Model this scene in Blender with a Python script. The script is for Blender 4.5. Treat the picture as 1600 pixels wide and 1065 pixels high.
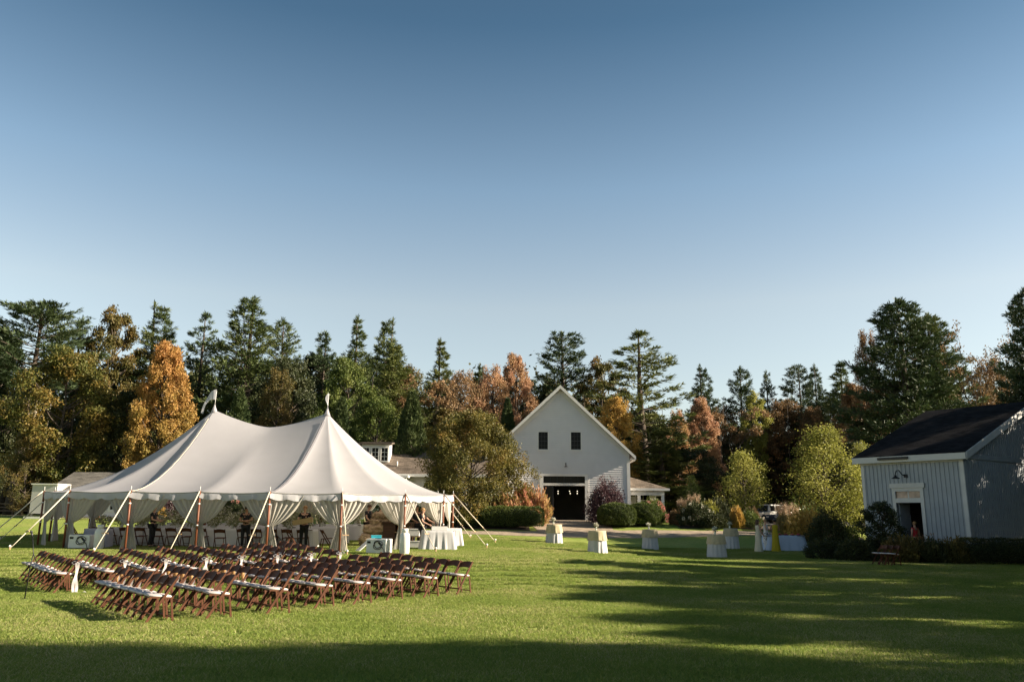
import bpy, math, random
import numpy as np
from mathutils import Vector, Matrix, Euler

R = math.radians
scene = bpy.context.scene
COL = scene.collection
for o in list(bpy.data.objects):
    bpy.data.objects.remove(o)

# ------------------------------------------------------------------ camera
CAM_H = 1.95
cam_data = bpy.data.cameras.new("camera")
cam_data.sensor_width = 36.0
cam_data.lens = 28.3
cam_data.clip_start = 0.1
cam_data.clip_end = 3000
cam = bpy.data.objects.new("camera", cam_data)
COL.objects.link(cam)
cam.matrix_world = (Matrix.Translation((0, 0, CAM_H)) @ Matrix.Rotation(R(90 + 12.2), 4, 'X') @ Matrix.Rotation(R(0.5), 4, 'Z'))
scene.camera = cam

# ------------------------------------------------------------------ light
SUN_EL = 22.8          # degrees above the horizon
SUN_FRONT = 5.0        # degrees that the sun stands towards the camera from due right
sdir = Vector((math.cos(R(SUN_EL)) * math.cos(R(SUN_FRONT)), -math.cos(R(SUN_EL)) * math.sin(R(SUN_FRONT)), math.sin(R(SUN_EL))))
world = bpy.data.worlds.new("World")
scene.world = world
world.use_nodes = True
wn = world.node_tree
bg = wn.nodes["Background"]
sky = wn.nodes.new("ShaderNodeTexSky")
sky.sky_type = 'NISHITA'
sky.sun_disc = False
sky.sun_elevation = R(SUN_EL)
sky.sun_rotation = math.atan2(sdir.x, sdir.y)
sky.altitude = 100
sky.air_density = 1.0
sky.dust_density = 0.6
sky.ozone_density = 1.3
# clear autumn air: pale haze low in the sky, deeper blue overhead, the same all round
geo = wn.nodes.new("ShaderNodeTexCoord")
sep = wn.nodes.new("ShaderNodeSeparateXYZ")
wn.links.new(geo.outputs["Generated"], sep.inputs[0])
deep = wn.nodes.new("ShaderNodeValToRGB")
stops = [(0.0, (0.60, 0.56, 0.50)), (0.12, (0.68, 0.58, 0.50)), (0.25, (0.81, 0.65, 0.51)), (0.386, (0.595, 0.58, 0.51)), (0.553, (0.255, 0.335, 0.335)), (1.0, (0.085, 0.125, 0.135))]
while len(deep.color_ramp.elements) < len(stops): deep.color_ramp.elements.new(0.5)
for e_, (p_, c_) in zip(deep.color_ramp.elements, stops): e_.position = p_; e_.color = (*c_, 1)
wn.links.new(sep.outputs[2], deep.inputs[0])
mul = wn.nodes.new("ShaderNodeMix"); mul.data_type = 'RGBA'; mul.blend_type = 'MULTIPLY'; mul.inputs[0].default_value = 1.0
wn.links.new(sky.outputs[0], mul.inputs[6]); wn.links.new(deep.outputs[0], mul.inputs[7])
wn.links.new(mul.outputs[2], bg.inputs[0])
bg.inputs[1].default_value = 0.112
sun_data = bpy.data.lights.new("sun", 'SUN')
sun_data.energy = 5.0
sun_data.angle = R(0.53)
sun_data.color = (1.0, 0.87, 0.68)
sun = bpy.data.objects.new("sun", sun_data)
COL.objects.link(sun)
sun.rotation_euler = sdir.to_track_quat('Z', 'Y').to_euler()
sun.location = (60, -10, 60)

vs = scene.view_settings
vs.view_transform = 'Standard'
vs.look = 'None'
vs.exposure = 1.6
vs.gamma = 1.0
vs.use_curve_mapping = False
scene.cycles.use_denoising = True
scene.cycles.max_bounces = 6
scene.cycles.diffuse_bounces = 3
scene.cycles.transmission_bounces = 4
scene.cycles.transparent_max_bounces = 8
scene.cycles.caustics_reflective = False
scene.cycles.caustics_refractive = False

# ------------------------------------------------------------------ helpers
def sst(a, b, x):
    t = np.clip((np.asarray(x, float) - a) / (b - a), 0, 1)
    return t * t * (3 - 2 * t)

def gz(x, y):
    """height of the ground: flat near the chairs, rising gently to the tent and the barn"""
    w = 1 - sst(-2, 9, x) * 0.75
    return (0.5 * sst(20, 32, y) * w + 0.25 * sst(32, 46, y) * w
            + (0.85 + 0.75 * (1 - w)) * sst(44, 60, y) * (1 - 0.5 * sst(12, 28, x)) + 0.6 * sst(62, 90, y) * sst(10, 28, x))

def g(x, y):
    return float(gz(x, y))

_p, _r = R(12.2), R(0.5)
_fw = np.array([0, math.cos(_p), math.sin(_p)])
_u0 = np.array([0, -math.sin(_p), math.cos(_p)])
_rt = math.cos(_r) * np.array([1., 0, 0]) + math.sin(_r) * _u0
_up = -math.sin(_r) * np.array([1., 0, 0]) + math.cos(_r) * _u0
FPX = 1258.0
def _ray(px, py):
    d = _fw + (px - 800) / FPX * _rt - (py - 532.5) / FPX * _up
    return d / d[1]
def at(px, py, y):
    """surveyed point: photograph pixel + distance y in metres"""
    d = _ray(px, py)
    return Vector((d[0] * y, y, CAM_H + d[2] * y))
def onground(px, py, z=0.0):
    d = _ray(px, py)
    ys = np.arange(6, 200, 0.05)
    hit = np.nonzero(CAM_H + d[2] * ys < gz(d[0] * ys, ys) + z)[0]
    y = ys[hit[0]] if len(hit) else 199
    return Vector((d[0] * y, y, g(d[0] * y, y)))

def tag(o, label=None, cat=None, group=None, kind=None):
    if label: o["label"] = label
    if cat: o["category"] = cat
    if group: o["group"] = group
    if kind: o["kind"] = kind
    return o

def empty(name, loc, rz=0.0, label=None, cat=None, group=None):
    o = bpy.data.objects.new(name, None)
    COL.objects.link(o)
    o.location = loc
    o.rotation_euler = (0, 0, rz)
    o.empty_display_size = 0.2
    return tag(o, label, cat, group)

def copy_tree(o, parent=None):
    c = o.copy()
    COL.objects.link(c)
    if parent is not None:
        c.parent = parent
    for ch in o.children:
        copy_tree(ch, c)
    return c

class MB:
    def __init__(self):
        self.v, self.f, self.s, self.m = [], [], [], []
    def add(self, verts, faces, smooth=False, mi=0):
        b = len(self.v)
        self.v += [tuple(p) for p in verts]
        self.f += [tuple(b + i for i in q) for q in faces]
        self.s += [smooth] * len(faces)
        self.m += [mi] * len(faces)
        return self
    def box(self, c, s, rot=None, mi=0):
        hx, hy, hz = s[0] / 2, s[1] / 2, s[2] / 2
        vs_ = [Vector((x, y, z)) for x in (-hx, hx) for y in (-hy, hy) for z in (-hz, hz)]
        if rot is not None:
            M = rot if isinstance(rot, Matrix) else Euler(rot).to_matrix()
            vs_ = [M @ p for p in vs_]
        c = Vector(c)
        return self.add([p + c for p in vs_], [(0, 1, 3, 2), (4, 6, 7, 5), (0, 4, 5, 1), (2, 3, 7, 6), (0, 2, 6, 4), (1, 5, 7, 3)], mi=mi)
    def b2(self, x0, x1, y0, y1, z0, z1, mi=0):
        return self.box(((x0 + x1) / 2, (y0 + y1) / 2, (z0 + z1) / 2), (abs(x1 - x0), abs(y1 - y0), abs(z1 - z0)), mi=mi)
    def bar(self, p, q, w, t, up=(0, 0, 1), mi=0):
        """rectangular bar from p to q, w wide (across), t thick (along the up side)"""
        p, q = Vector(p), Vector(q)
        d = (q - p); L = d.length; d.normalize()
        u = Vector(up)
        sx = d.cross(u)
        if sx.length < 1e-4:
            sx = d.cross(Vector((0, 1, 0)))
        sx.normalize()
        uz = sx.cross(d)
        M = Matrix((sx, d, uz)).transposed()
        return self.box((p + q) / 2, (w, L, t), M, mi=mi)
    def tube(self, path, radii, n=8, cap=True, smooth=True, mi=0):
        path = [Vector(p) for p in path]
        if not hasattr(radii, '__len__'):
            radii = [radii] * len(path)
        vs_, fs = [], []
        prev = None
        for i, p in enumerate(path):
            d = (path[min(i + 1, len(path) - 1)] - path[max(i - 1, 0)])
            if d.length < 1e-9: d = Vector((0, 0, 1))
            d.normalize()
            if prev is None:
                a = d.cross(Vector((0.13, 0.97, 0.2)))
                if a.length < 1e-3: a = d.cross(Vector((1, 0, 0)))
            else:
                a = prev - d * prev.dot(d)
            a.normalize(); prev = a
            b = d.cross(a)
            for k in range(n):
                t = 2 * math.pi * k / n
                vs_.append(p + (a * math.cos(t) + b * math.sin(t)) * radii[i])
        for i in range(len(path) - 1):
            for k in range(n):
                k2 = (k + 1) % n
                fs.append((i * n + k, i * n + k2, (i + 1) * n + k2, (i + 1) * n + k))
        self.add(vs_, fs, smooth, mi)
        if cap:
            b = len(self.v) - len(vs_)
            self.f.append(tuple(b + k for k in reversed(range(n)))); self.s.append(False); self.m.append(mi)
            e = b + (len(path) - 1) * n
            self.f.append(tuple(e + k for k in range(n))); self.s.append(False); self.m.append(mi)
        return self
    def lathe(self, prof, n=16, c=(0, 0, 0), wob=None, smooth=True, mi=0):
        vs_, fs = [], []
        for i, (r, z) in enumerate(prof):
            for k in range(n):
                t = 2 * math.pi * k / n
                rr = r * (wob(t, i / (len(prof) - 1)) if wob else 1)
                vs_.append((c[0] + rr * math.cos(t), c[1] + rr * math.sin(t), c[2] + z))
        for i in range(len(prof) - 1):
            for k in range(n):
                k2 = (k + 1) % n
                fs.append((i * n + k, i * n + k2, (i + 1) * n + k2, (i + 1) * n + k))
        fs.append(tuple(reversed(range(n))))
        fs.append(tuple((len(prof) - 1) * n + k for k in range(n)))
        return self.add(vs_, fs, smooth, mi)
    def ball(self, c, r, n=10, m=7, smooth=True, mi=0):
        rx, ry, rz = (r, r, r) if not hasattr(r, '__len__') else r
        vs_, fs = [], []
        for i in range(m + 1):
            ph = math.pi * (i + 0.02) / (m + 0.04)
            for k in range(n):
                t = 2 * math.pi * k / n
                vs_.append((c[0] + rx * math.sin(ph) * math.cos(t), c[1] + ry * math.sin(ph) * math.sin(t), c[2] - rz * math.cos(ph)))
        for i in range(m):
            for k in range(n):
                fs.append((i * n + k, i * n + (k + 1) % n, (i + 1) * n + (k + 1) % n, (i + 1) * n + k))
        return self.add(vs_, fs, smooth, mi)
    def grid(self, P, smooth=True, closed=False, mi=0):
        """P[i][j] points -> quads"""
        n, m = len(P), len(P[0])
        vs_ = [p for row in P for p in row]
        fs = []
        for i in range(n - 1):
            for j in range(m if closed else m - 1):
                j2 = (j + 1) % m
                fs.append((i * m + j, i * m + j2, (i + 1) * m + j2, (i + 1) * m + j))
        return self.add(vs_, fs, smooth, mi)
    def prism(self, poly, axis, a, b, mi=0):
        """poly: 2-D outline; axis 'y': poly is (x,z) extruded y=a..b; 'x': poly is (y,z); 'z': (x,y)"""
        def mk(p, t):
            return (p[0], t, p[1]) if axis == 'y' else (t, p[0], p[1]) if axis == 'x' else (p[0], p[1], t)
        n = len(poly)
        vs_ = [mk(p, a) for p in poly] + [mk(p, b) for p in poly]
        fs = [tuple(range(n)), tuple(reversed(range(n, 2 * n)))]
        fs += [(i, n + i, n + (i + 1) % n, (i + 1) % n) for i in range(n)]
        return self.add(vs_, fs, mi=mi)
    def mesh(self, name):
        me = bpy.data.meshes.new(name)
        me.from_pydata(self.v, [], self.f)
        me.polygons.foreach_set('use_smooth', self.s)
        me.polygons.foreach_set('material_index', self.m)
        me.validate()
        me.update()
        return me
    def build(self, name, mat, parent=None, loc=None, rz=None, bevel=0.0, recalc=True):
        me = self.mesh(name)
        if recalc:
            import bmesh
            bm = bmesh.new(); bm.from_mesh(me)
            bmesh.ops.recalc_face_normals(bm, faces=bm.faces)
            bm.to_mesh(me); bm.free()
        for m in (mat if isinstance(mat, (list, tuple)) else [mat]):
            me.materials.append(m)
        return put(name, me, parent, loc, rz, bevel)

def put(name, me, parent=None, loc=None, rz=None, bevel=0.0):
    o = bpy.data.objects.new(name, me)
    COL.objects.link(o)
    if parent is not None: o.parent = parent
    if loc is not None: o.location = loc
    if rz is not None: o.rotation_euler = (0, 0, rz)
    if bevel:
        b = o.modifiers.new("bevel", 'BEVEL'); b.width = bevel; b.segments = 2; b.limit_method = 'ANGLE'
    return o

def np_mesh(name, V, F, tint=None, smooth=False):
    """fast mesh from numpy: V (n,3), F (m,k); tint: one value for each face"""
    me = bpy.data.meshes.new(name)
    n, (m, k) = len(V), F.shape
    me.vertices.add(n); me.vertices.foreach_set('co', np.ascontiguousarray(V, dtype=np.float32).ravel())
    me.loops.add(m * k); me.loops.foreach_set('vertex_index', np.ascontiguousarray(F, dtype=np.int32).ravel())
    me.polygons.add(m)
    me.polygons.foreach_set('loop_start', np.arange(0, m * k, k, dtype=np.int32))
    if tint is not None:
        a = me.attributes.new('tint', 'FLOAT', 'FACE')
        a.data.foreach_set('value', np.asarray(tint, dtype=np.float32))
    me.update(calc_edges=True)
    if smooth:
        me.polygons.foreach_set('use_smooth', np.ones(m, dtype=bool))
    return me

# ------------------------------------------------------------------ materials
MATS = {}
def mat(name, col, rough=0.6, noise=0.0, nscale=8.0, bump=0.0, bscale=40.0, metal=0.0, spec=0.3, trans=0.0, sheen=0.0, stretch=None, col2=None):
    if name in MATS: return MATS[name]
    m = bpy.data.materials.new(name); m.use_nodes = True
    nt = m.node_tree; N = nt.nodes; L = nt.links
    b = N["Principled BSDF"]
    b.inputs["Roughness"].default_value = rough
    b.inputs["Metallic"].default_value = metal
    b.inputs["Specular IOR Level"].default_value = spec
    if sheen: b.inputs["Sheen Weight"].default_value = sheen
    c = (*col, 1)
    tc = N.new("ShaderNodeTexCoord")
    vec = tc.outputs["Object"]
    if stretch:
        mp = N.new("ShaderNodeMapping"); mp.inputs["Scale"].default_value = stretch
        L.new(vec, mp.inputs[0]); vec = mp.outputs[0]
    if noise or col2:
        nz = N.new("ShaderNodeTexNoise"); nz.inputs["Scale"].default_value = nscale; nz.inputs["Detail"].default_value = 5
        L.new(vec, nz.inputs["Vector"])
        rp = N.new("ShaderNodeValToRGB")
        rp.color_ramp.elements[0].position = 0.3; rp.color_ramp.elements[1].position = 0.7
        c2 = (*col2, 1) if col2 else tuple(min(1, v * (1 + noise)) for v in col) + (1,)
        c1 = c if col2 else tuple(v * (1 - noise) for v in col) + (1,)
        rp.color_ramp.elements[0].color = c1; rp.color_ramp.elements[1].color = c2
        L.new(nz.outputs[0], rp.inputs[0]); L.new(rp.outputs[0], b.inputs["Base Color"])
        colsock = rp.outputs[0]
    else:
        b.inputs["Base Color"].default_value = c
        colsock = None
    if bump:
        n2 = N.new("ShaderNodeTexNoise"); n2.inputs["Scale"].default_value = bscale; n2.inputs["Detail"].default_value = 4
        L.new(vec, n2.inputs["Vector"])
        bp = N.new("ShaderNodeBump"); bp.inputs["Strength"].default_value = bump; bp.inputs["Distance"].default_value = 0.02
        L.new(n2.outputs[0], bp.inputs["Height"]); L.new(bp.outputs[0], b.inputs["Normal"])
    if trans:
        tr = N.new("ShaderNodeBsdfTranslucent")
        if colsock: L.new(colsock, tr.inputs[0])
        else: tr.inputs[0].default_value = c
        mx = N.new("ShaderNodeMixShader"); mx.inputs[0].default_value = trans
        L.new(b.outputs[0], mx.inputs[1]); L.new(tr.outputs[0], mx.inputs[2])
        L.new(mx.outputs[0], N["Material Output"].inputs[0])
    MATS[name] = m
    return m

def leafmat(name, cols, trans=0.3, rough=0.55, clump=0.5):
    """leaf colours picked for each leaf (tint) and each clump (noise); cols from one end of the range to the other"""
    if name in MATS: return MATS[name]
    m = bpy.data.materials.new(name); m.use_nodes = True
    nt = m.node_tree; N = nt.nodes; L = nt.links
    b = N["Principled BSDF"]; b.inputs["Roughness"].default_value = rough; b.inputs["Specular IOR Level"].default_value = 0.25
    at_ = N.new("ShaderNodeAttribute"); at_.attribute_name = 'tint'
    tc = N.new("ShaderNodeTexCoord")
    oi = N.new("ShaderNodeObjectInfo")
    ad = N.new("ShaderNodeVectorMath"); ad.operation = 'ADD'
    L.new(tc.outputs["Object"], ad.inputs[0]); L.new(oi.outputs["Location"], ad.inputs[1])
    nz = N.new("ShaderNodeTexNoise"); nz.inputs["Scale"].default_value = 0.45; nz.inputs["Detail"].default_value = 3
    L.new(ad.outputs[0], nz.inputs["Vector"])
    mr = N.new("ShaderNodeMapRange"); mr.inputs[1].default_value = 0.3; mr.inputs[2].default_value = 0.7
    L.new(nz.outputs[0], mr.inputs[0])
    mx = N.new("ShaderNodeMix"); mx.inputs[0].default_value = clump
    L.new(at_.outputs["Fac"], mx.inputs[2]); L.new(mr.outputs[0], mx.inputs[3])
    rp = N.new("ShaderNodeValToRGB"); cr = rp.color_ramp
    k = len(cols)
    while len(cr.elements) < k: cr.elements.new(0.5)
    for i, c in enumerate(cols):
        cr.elements[i].position = 0.08 + 0.84 * i / max(1, k - 1); cr.elements[i].color = (*c, 1)
    L.new(mx.outputs[0], rp.inputs[0]); L.new(rp.outputs[0], b.inputs["Base Color"])
    tr = N.new("ShaderNodeBsdfTranslucent"); L.new(rp.outputs[0], tr.inputs[0])
    ms = N.new("ShaderNodeMixShader"); ms.inputs[0].default_value = trans
    L.new(b.outputs[0], ms.inputs[1]); L.new(tr.outputs[0], ms.inputs[2])
    L.new(ms.outputs[0], N["Material Output"].inputs[0])
    MATS[name] = m
    return m

def linemat(name, col, axis, step, depth, rough=0.7, noise=0.15, line=0.82, spec=0.2):
    """surface with fine courses (shingles): colour varies from course to course and piece to piece"""
    if name in MATS: return MATS[name]
    m = bpy.data.materials.new(name); m.use_nodes = True
    nt = m.node_tree; N = nt.nodes; L = nt.links
    b = N["Principled BSDF"]; b.inputs["Roughness"].default_value = rough; b.inputs["Specular IOR Level"].default_value = spec
    tc = N.new("ShaderNodeTexCoord")
    br = N.new("ShaderNodeTexBrick"); br.inputs["Scale"].default_value = 1.0
    br.inputs["Brick Width"].default_value = step * 2.2; br.inputs["Row Height"].default_value = step
    br.inputs["Mortar Size"].default_value = step * 0.06
    br.inputs["Color1"].default_value = tuple(v * (1 - noise) for v in col) + (1,)
    br.inputs["Color2"].default_value = tuple(v * (1 + noise) for v in col) + (1,)
    br.inputs["Mortar"].default_value = tuple(v * line * 0.6 for v in col) + (1,)
    mp = N.new("ShaderNodeMapping")
    if axis == 'xz': mp.inputs["Rotation"].default_value = (R(90), 0, 0)
    L.new(tc.outputs["Object"], mp.inputs[0]); L.new(mp.outputs[0], br.inputs["Vector"])
    nz = N.new("ShaderNodeTexNoise"); nz.inputs["Scale"].default_value = 1.3; nz.inputs["Detail"].default_value = 6
    L.new(tc.outputs["Object"], nz.inputs["Vector"])
    mr = N.new("ShaderNodeMapRange"); mr.inputs[1].default_value = 0.3; mr.inputs[2].default_value = 0.7; mr.inputs[3].default_value = 0.75; mr.inputs[4].default_value = 1.2
    L.new(nz.outputs[0], mr.inputs[0])
    vm = N.new("ShaderNodeVectorMath"); vm.operation = 'SCALE'
    L.new(br.outputs[0], vm.inputs[0]); L.new(mr.outputs[0], vm.inputs["Scale"])
    L.new(vm.outputs[0], b.inputs["Base Color"])
    bp = N.new("ShaderNodeBump"); bp.inputs["Strength"].default_value = depth; bp.inputs["Distance"].default_value = 0.01
    L.new(br.outputs["Fac"], bp.inputs["Height"]); bp.invert = True
    L.new(bp.outputs[0], b.inputs["Normal"])
    MATS[name] = m
    return m
# ================================================================== ground
def lawn_material():
    m = bpy.data.materials.new("lawn"); m.use_nodes = True
    N, L = m.node_tree.nodes, m.node_tree.links
    b = N["Principled BSDF"]; b.inputs["Roughness"].default_value = 0.85; b.inputs["Specular IOR Level"].default_value = 0.1
    tc = N.new("ShaderNodeTexCoord")
    def noise(s, d=4, r=0.5):
        n = N.new("ShaderNodeTexNoise"); n.inputs["Scale"].default_value = s; n.inputs["Detail"].default_value = d; n.inputs["Roughness"].default_value = r
        L.new(tc.outputs["Object"], n.inputs["Vector"]); return n.outputs[0]
    def ramp(src, stops):
        r = N.new("ShaderNodeValToRGB")
        while len(r.color_ramp.elements) < len(stops): r.color_ramp.elements.new(0.5)
        for e, (p, c) in zip(r.color_ramp.elements, stops): e.position = p; e.color = (*c, 1)
        L.new(src, r.inputs[0]); return r.outputs[0]
    big = ramp(noise(0.18, 5, 0.6), [(0.3, (0.165, 0.22, 0.045)), (0.5, (0.215, 0.265, 0.06)), (0.7, (0.29, 0.30, 0.09))])
    fine = ramp(noise(9.0, 6, 0.7), [(0.3, (0.72, 0.76, 0.7)), (0.7, (1.25, 1.22, 1.2))])
    mx = N.new("ShaderNodeMix"); mx.data_type = 'RGBA'; mx.blend_type = 'MULTIPLY'; mx.inputs[0].default_value = 1
    L.new(big, mx.inputs[6]); L.new(fine, mx.inputs[7]); L.new(mx.outputs[2], b.inputs["Base Color"])
    bp = N.new("ShaderNodeBump"); bp.inputs["Strength"].default_value = 0.9; bp.inputs["Distance"].default_value = 0.05
    L.new(noise(14.0, 8, 0.75), bp.inputs["Height"]); L.new(bp.outputs[0], b.inputs["Normal"])
    return m
M_LAWN = lawn_material()
M_GRAVEL = mat("gravel", (0.30, 0.235, 0.17), 0.9, noise=0.25, nscale=3.0, bump=0.6, bscale=60)
M_MULCH = mat("mulch", (0.05, 0.033, 0.022), 0.95, noise=0.4, nscale=6, bump=0.8, bscale=30)
M_ASPHALT = mat("asphalt", (0.085, 0.08, 0.075), 0.9, noise=0.2, nscale=2)

xs = np.concatenate([[-1500, -700, -350, -200, -120], np.arange(-80, 81, 1.0), [120, 200, 350, 700, 1500]])
ys = np.concatenate([[-300, -120, -60, -30], np.arange(-16, 124, 1.0), [140, 170, 230, 350, 700, 2500]])
X, Y = np.meshgrid(xs, ys)
bumpz = 0.02 * np.sin(X * 0.7 + 1.3 * np.sin(Y * 0.31)) * np.sin(Y * 0.53 + 0.6)
bumpz *= ((np.abs(X) < 80) & (Y > -16) & (Y < 60))
LZ = gz(X, Y) + bumpz * 0.0
V = np.stack([X, Y, LZ], -1).reshape(-1, 3)
ni, nj = X.shape
idx = np.arange(ni * nj).reshape(ni, nj)
F = np.stack([idx[:-1, :-1], idx[:-1, 1:], idx[1:, 1:], idx[1:, :-1]], -1).reshape(-1, 4)
me = np_mesh("lawn", V, F, smooth=True); me.materials.append(M_LAWN)
tag(put("lawn", me), "mown green lawn with long tree shadows across it", "lawn", kind="structure")

def sheet(name, near, far, m, lift, n=60, rows=6):
    """ground sheet between two polylines (x, y), draped on the terrain"""
    def res(pl):
        pl = np.array(pl, float); d = np.r_[0, np.cumsum(np.hypot(*np.diff(pl, axis=0).T))]
        t = np.linspace(0, d[-1], n); return np.stack([np.interp(t, d, pl[:, 0]), np.interp(t, d, pl[:, 1])], -1)
    a, b_ = res(near), res(far)
    t = np.linspace(0, 1, rows)[:, None, None]
    Q = a[None] * (1 - t) + b_[None] * t
    rng = np.random.default_rng(len(name))
    Q[0, :, 1] += rng.normal(0, 0.05, n); Q[-1, :, 1] += rng.normal(0, 0.06, n)
    Z = gz(Q[..., 0], Q[..., 1]) + lift
    V = np.concatenate([Q, Z[..., None]], -1).reshape(-1, 3)
    id_ = np.arange(rows * n).reshape(rows, n)
    F = np.stack([id_[:-1, :-1], id_[:-1, 1:], id_[1:, 1:], id_[1:, :-1]], -1).reshape(-1, 4)
    me = np_mesh(name, V, F, smooth=True); me.materials.append(m)
    return tag(put(name, me), kind="structure")
def line(*pts):
    return [tuple(onground(px, py).xy) for px, py in pts]
sheet("gravel_path", line((700, 833), (740, 834.5), (800, 836.5), (870, 838.5), (950, 840), (1030, 840), (1100, 838), (1180, 836), (1215, 835)),
      line((700, 829), (740, 829.5), (800, 830), (850, 830), (950, 828), (1030, 828), (1100, 829), (1180, 830), (1215, 831)), M_GRAVEL, 0.012)
sheet("forecourt", line((845, 833), (900, 833), (960, 832)), [(0.6, 61.9), (3, 61.9), (7.2, 61.9)], M_GRAVEL, 0.018, n=24, rows=14)
sheet("cottage_path", [(-60, 62), (-36, 61.0)], [(-60, 66), (-36, 63.4)], M_GRAVEL, 0.012, n=24)
sheet("parking_lot", [(14, 76), (30, 74), (60, 74)], [(10, 100), (30, 100), (60, 100)], M_ASPHALT, 0.012, n=60, rows=30)
sheet("flower_bed", [(11.2, 54.2), (14, 54.8), (19, 54.4), (22, 51.0)], [(11.2, 60), (14, 62), (19, 62), (24, 60)], M_MULCH, 0.02, n=40)
sheet("barn_bed", [(13.2, 36.4), (16.3, 33.9), (20.6, 33.6), (27, 33.4)], [(14.4, 41), (17.4, 39.6), (20.7, 36.5), (27, 40)], M_MULCH, 0.02, n=40)
sheet("hedge_bed", [(-7, 50.7), (-2.4, 51.0), (1.2, 50.9)], [(-7, 58), (-2.4, 58), (1.2, 55)], M_MULCH, 0.02, n=24)
sheet("shrub_bed", [(5.6, 55.2), (9.6, 57.2)], [(6.0, 61), (12.4, 61)], M_MULCH, 0.024, n=20)
sheet("barn_gravel", [(13.0, 38.2), (14.4, 36.2)], [(16.0, 40.2), (17.0, 38.9)], M_GRAVEL, 0.03, n=16)

# short grass blades, near the camera only: one mass nobody could count
def grass():
    rng = np.random.default_rng(5)
    nb = 3600
    T = 1.12
    rr, ra = 0.80 * np.sqrt(rng.random(nb)), rng.uniform(0, 2 * np.pi, nb)
    c = np.c_[rr * np.cos(ra), rr * np.sin(ra), np.zeros(nb)]
    a = rng.uniform(0, 2 * np.pi, nb); h = rng.uniform(0.022, 0.06, nb); w = rng.uniform(0.0035, 0.007, nb)
    lean = rng.normal(0, 0.5, (nb, 2)) * h[:, None]
    sx = np.c_[np.cos(a), np.sin(a), np.zeros(nb)] * w[:, None]
    tip = c + np.c_[lean, h]
    mid = c + np.c_[lean * 0.35, h * 0.6]
    V = np.stack([c - sx, c + sx, mid + sx * 0.8, tip, mid - sx * 0.8], 1).reshape(-1, 3)
    F = np.arange(nb * 5).reshape(nb, 5)
    me = np_mesh("grass_tuft", V, F, tint=rng.random(nb))
    gm = bpy.data.materials.new("grass_blade"); gm.use_nodes = True
    N, L = gm.node_tree.nodes, gm.node_tree.links
    b = N["Principled BSDF"]; b.inputs["Roughness"].default_value = 0.5; b.inputs["Specular IOR Level"].default_value = 0.2
    at_ = N.new("ShaderNodeAttribute"); at_.attribute_name = 'tint'
    rp = N.new("ShaderNodeValToRGB"); cr = rp.color_ramp
    cols = [(0.0, (0.165, 0.235, 0.045)), (0.55, (0.235, 0.295, 0.06)), (0.85, (0.32, 0.345, 0.10)), (1.0, (0.46, 0.41, 0.20))]
    while len(cr.elements) < len(cols): cr.elements.new(0.5)
    for e, (p, c_) in zip(cr.elements, cols): e.position = p; e.color = (*c_, 1)
    # broad patches over the lawn, in world space
    geo = N.new("ShaderNodeNewGeometry"); nz = N.new("ShaderNodeTexNoise"); nz.inputs["Scale"].default_value = 0.22; nz.inputs["Detail"].default_value = 5
    L.new(geo.outputs["Position"], nz.inputs["Vector"]); nz.inputs["Roughness"].default_value = 0.68
    mr = N.new("ShaderNodeMapRange"); mr.inputs[1].default_value = 0.3; mr.inputs[2].default_value = 0.7; mr.inputs[3].default_value = -0.38; mr.inputs[4].default_value = 0.42
    L.new(nz.outputs[0], mr.inputs[0])
    ad = N.new("ShaderNodeMath"); ad.operation = 'ADD'; ad.use_clamp = True
    L.new(at_.outputs["Fac"], ad.inputs[0]); L.new(mr.outputs[0], ad.inputs[1])
    L.new(ad.outputs[0], rp.inputs[0]); L.new(rp.outputs[0], b.inputs["Base Color"])
    tr = N.new("ShaderNodeBsdfTranslucent"); L.new(rp.outputs[0], tr.inputs[0])
    ms = N.new("ShaderNodeMixShader"); ms.inputs[0].default_value = 0.45
    L.new(b.outputs[0], ms.inputs[1]); L.new(tr.outputs[0], ms.inputs[2]); L.new(ms.outputs[0], N["Material Output"].inputs[0])
    me.materials.append(gm)
    tuft = bpy.data.objects.new("grass_tuft", me)          # source of the instances, not in the scene itself
    pts = []
    for iy, y in enumerate(np.arange(6.5, 46, 1.0)):
        half = 0.68 * y + 2
        for x in np.arange(-math.ceil(half), math.ceil(half) + 1, 1.0):
            x_ = x + rng.normal(0, 0.17); y_ = y + rng.normal(0, 0.17); pts.append((x_, y_, g(x_, y_)))
    P = np.array(pts)
    gme = bpy.data.meshes.new("lawn_grass"); gme.vertices.add(len(P)); gme.vertices.foreach_set('co', P.astype(np.float32).ravel()); gme.update()
    go = put("lawn_grass", gme)
    tag(go, "short mown grass blades covering the open lawn", "grass", kind="stuff")
    ng = bpy.data.node_groups.new("grass_scatter", 'GeometryNodeTree')
    ng.interface.new_socket("Geometry", in_out='INPUT', socket_type='NodeSocketGeometry')
    ng.interface.new_socket("Geometry", in_out='OUTPUT', socket_type='NodeSocketGeometry')
    gi = ng.nodes.new("NodeGroupInput"); gout = ng.nodes.new("NodeGroupOutput")
    ip = ng.nodes.new("GeometryNodeInstanceOnPoints"); ob = ng.nodes.new("GeometryNodeObjectInfo"); ob.inputs[0].default_value = tuft
    rv = ng.nodes.new("FunctionNodeRandomValue"); rv.data_type = 'INT'
    for s in rv.inputs:
        if s.type == 'INT' and s.name == 'Min': s.default_value = 0
        if s.type == 'INT' and s.name == 'Max': s.default_value = 628
    mul = ng.nodes.new("ShaderNodeMath"); mul.operation = 'MULTIPLY'; mul.inputs[1].default_value = 0.01
    cx = ng.nodes.new("ShaderNodeCombineXYZ")
    iout = [s for s in rv.outputs if s.type == 'INT'][0]
    ng.links.new(iout, mul.inputs[0]); ng.links.new(mul.outputs[0], cx.inputs[2])
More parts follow.
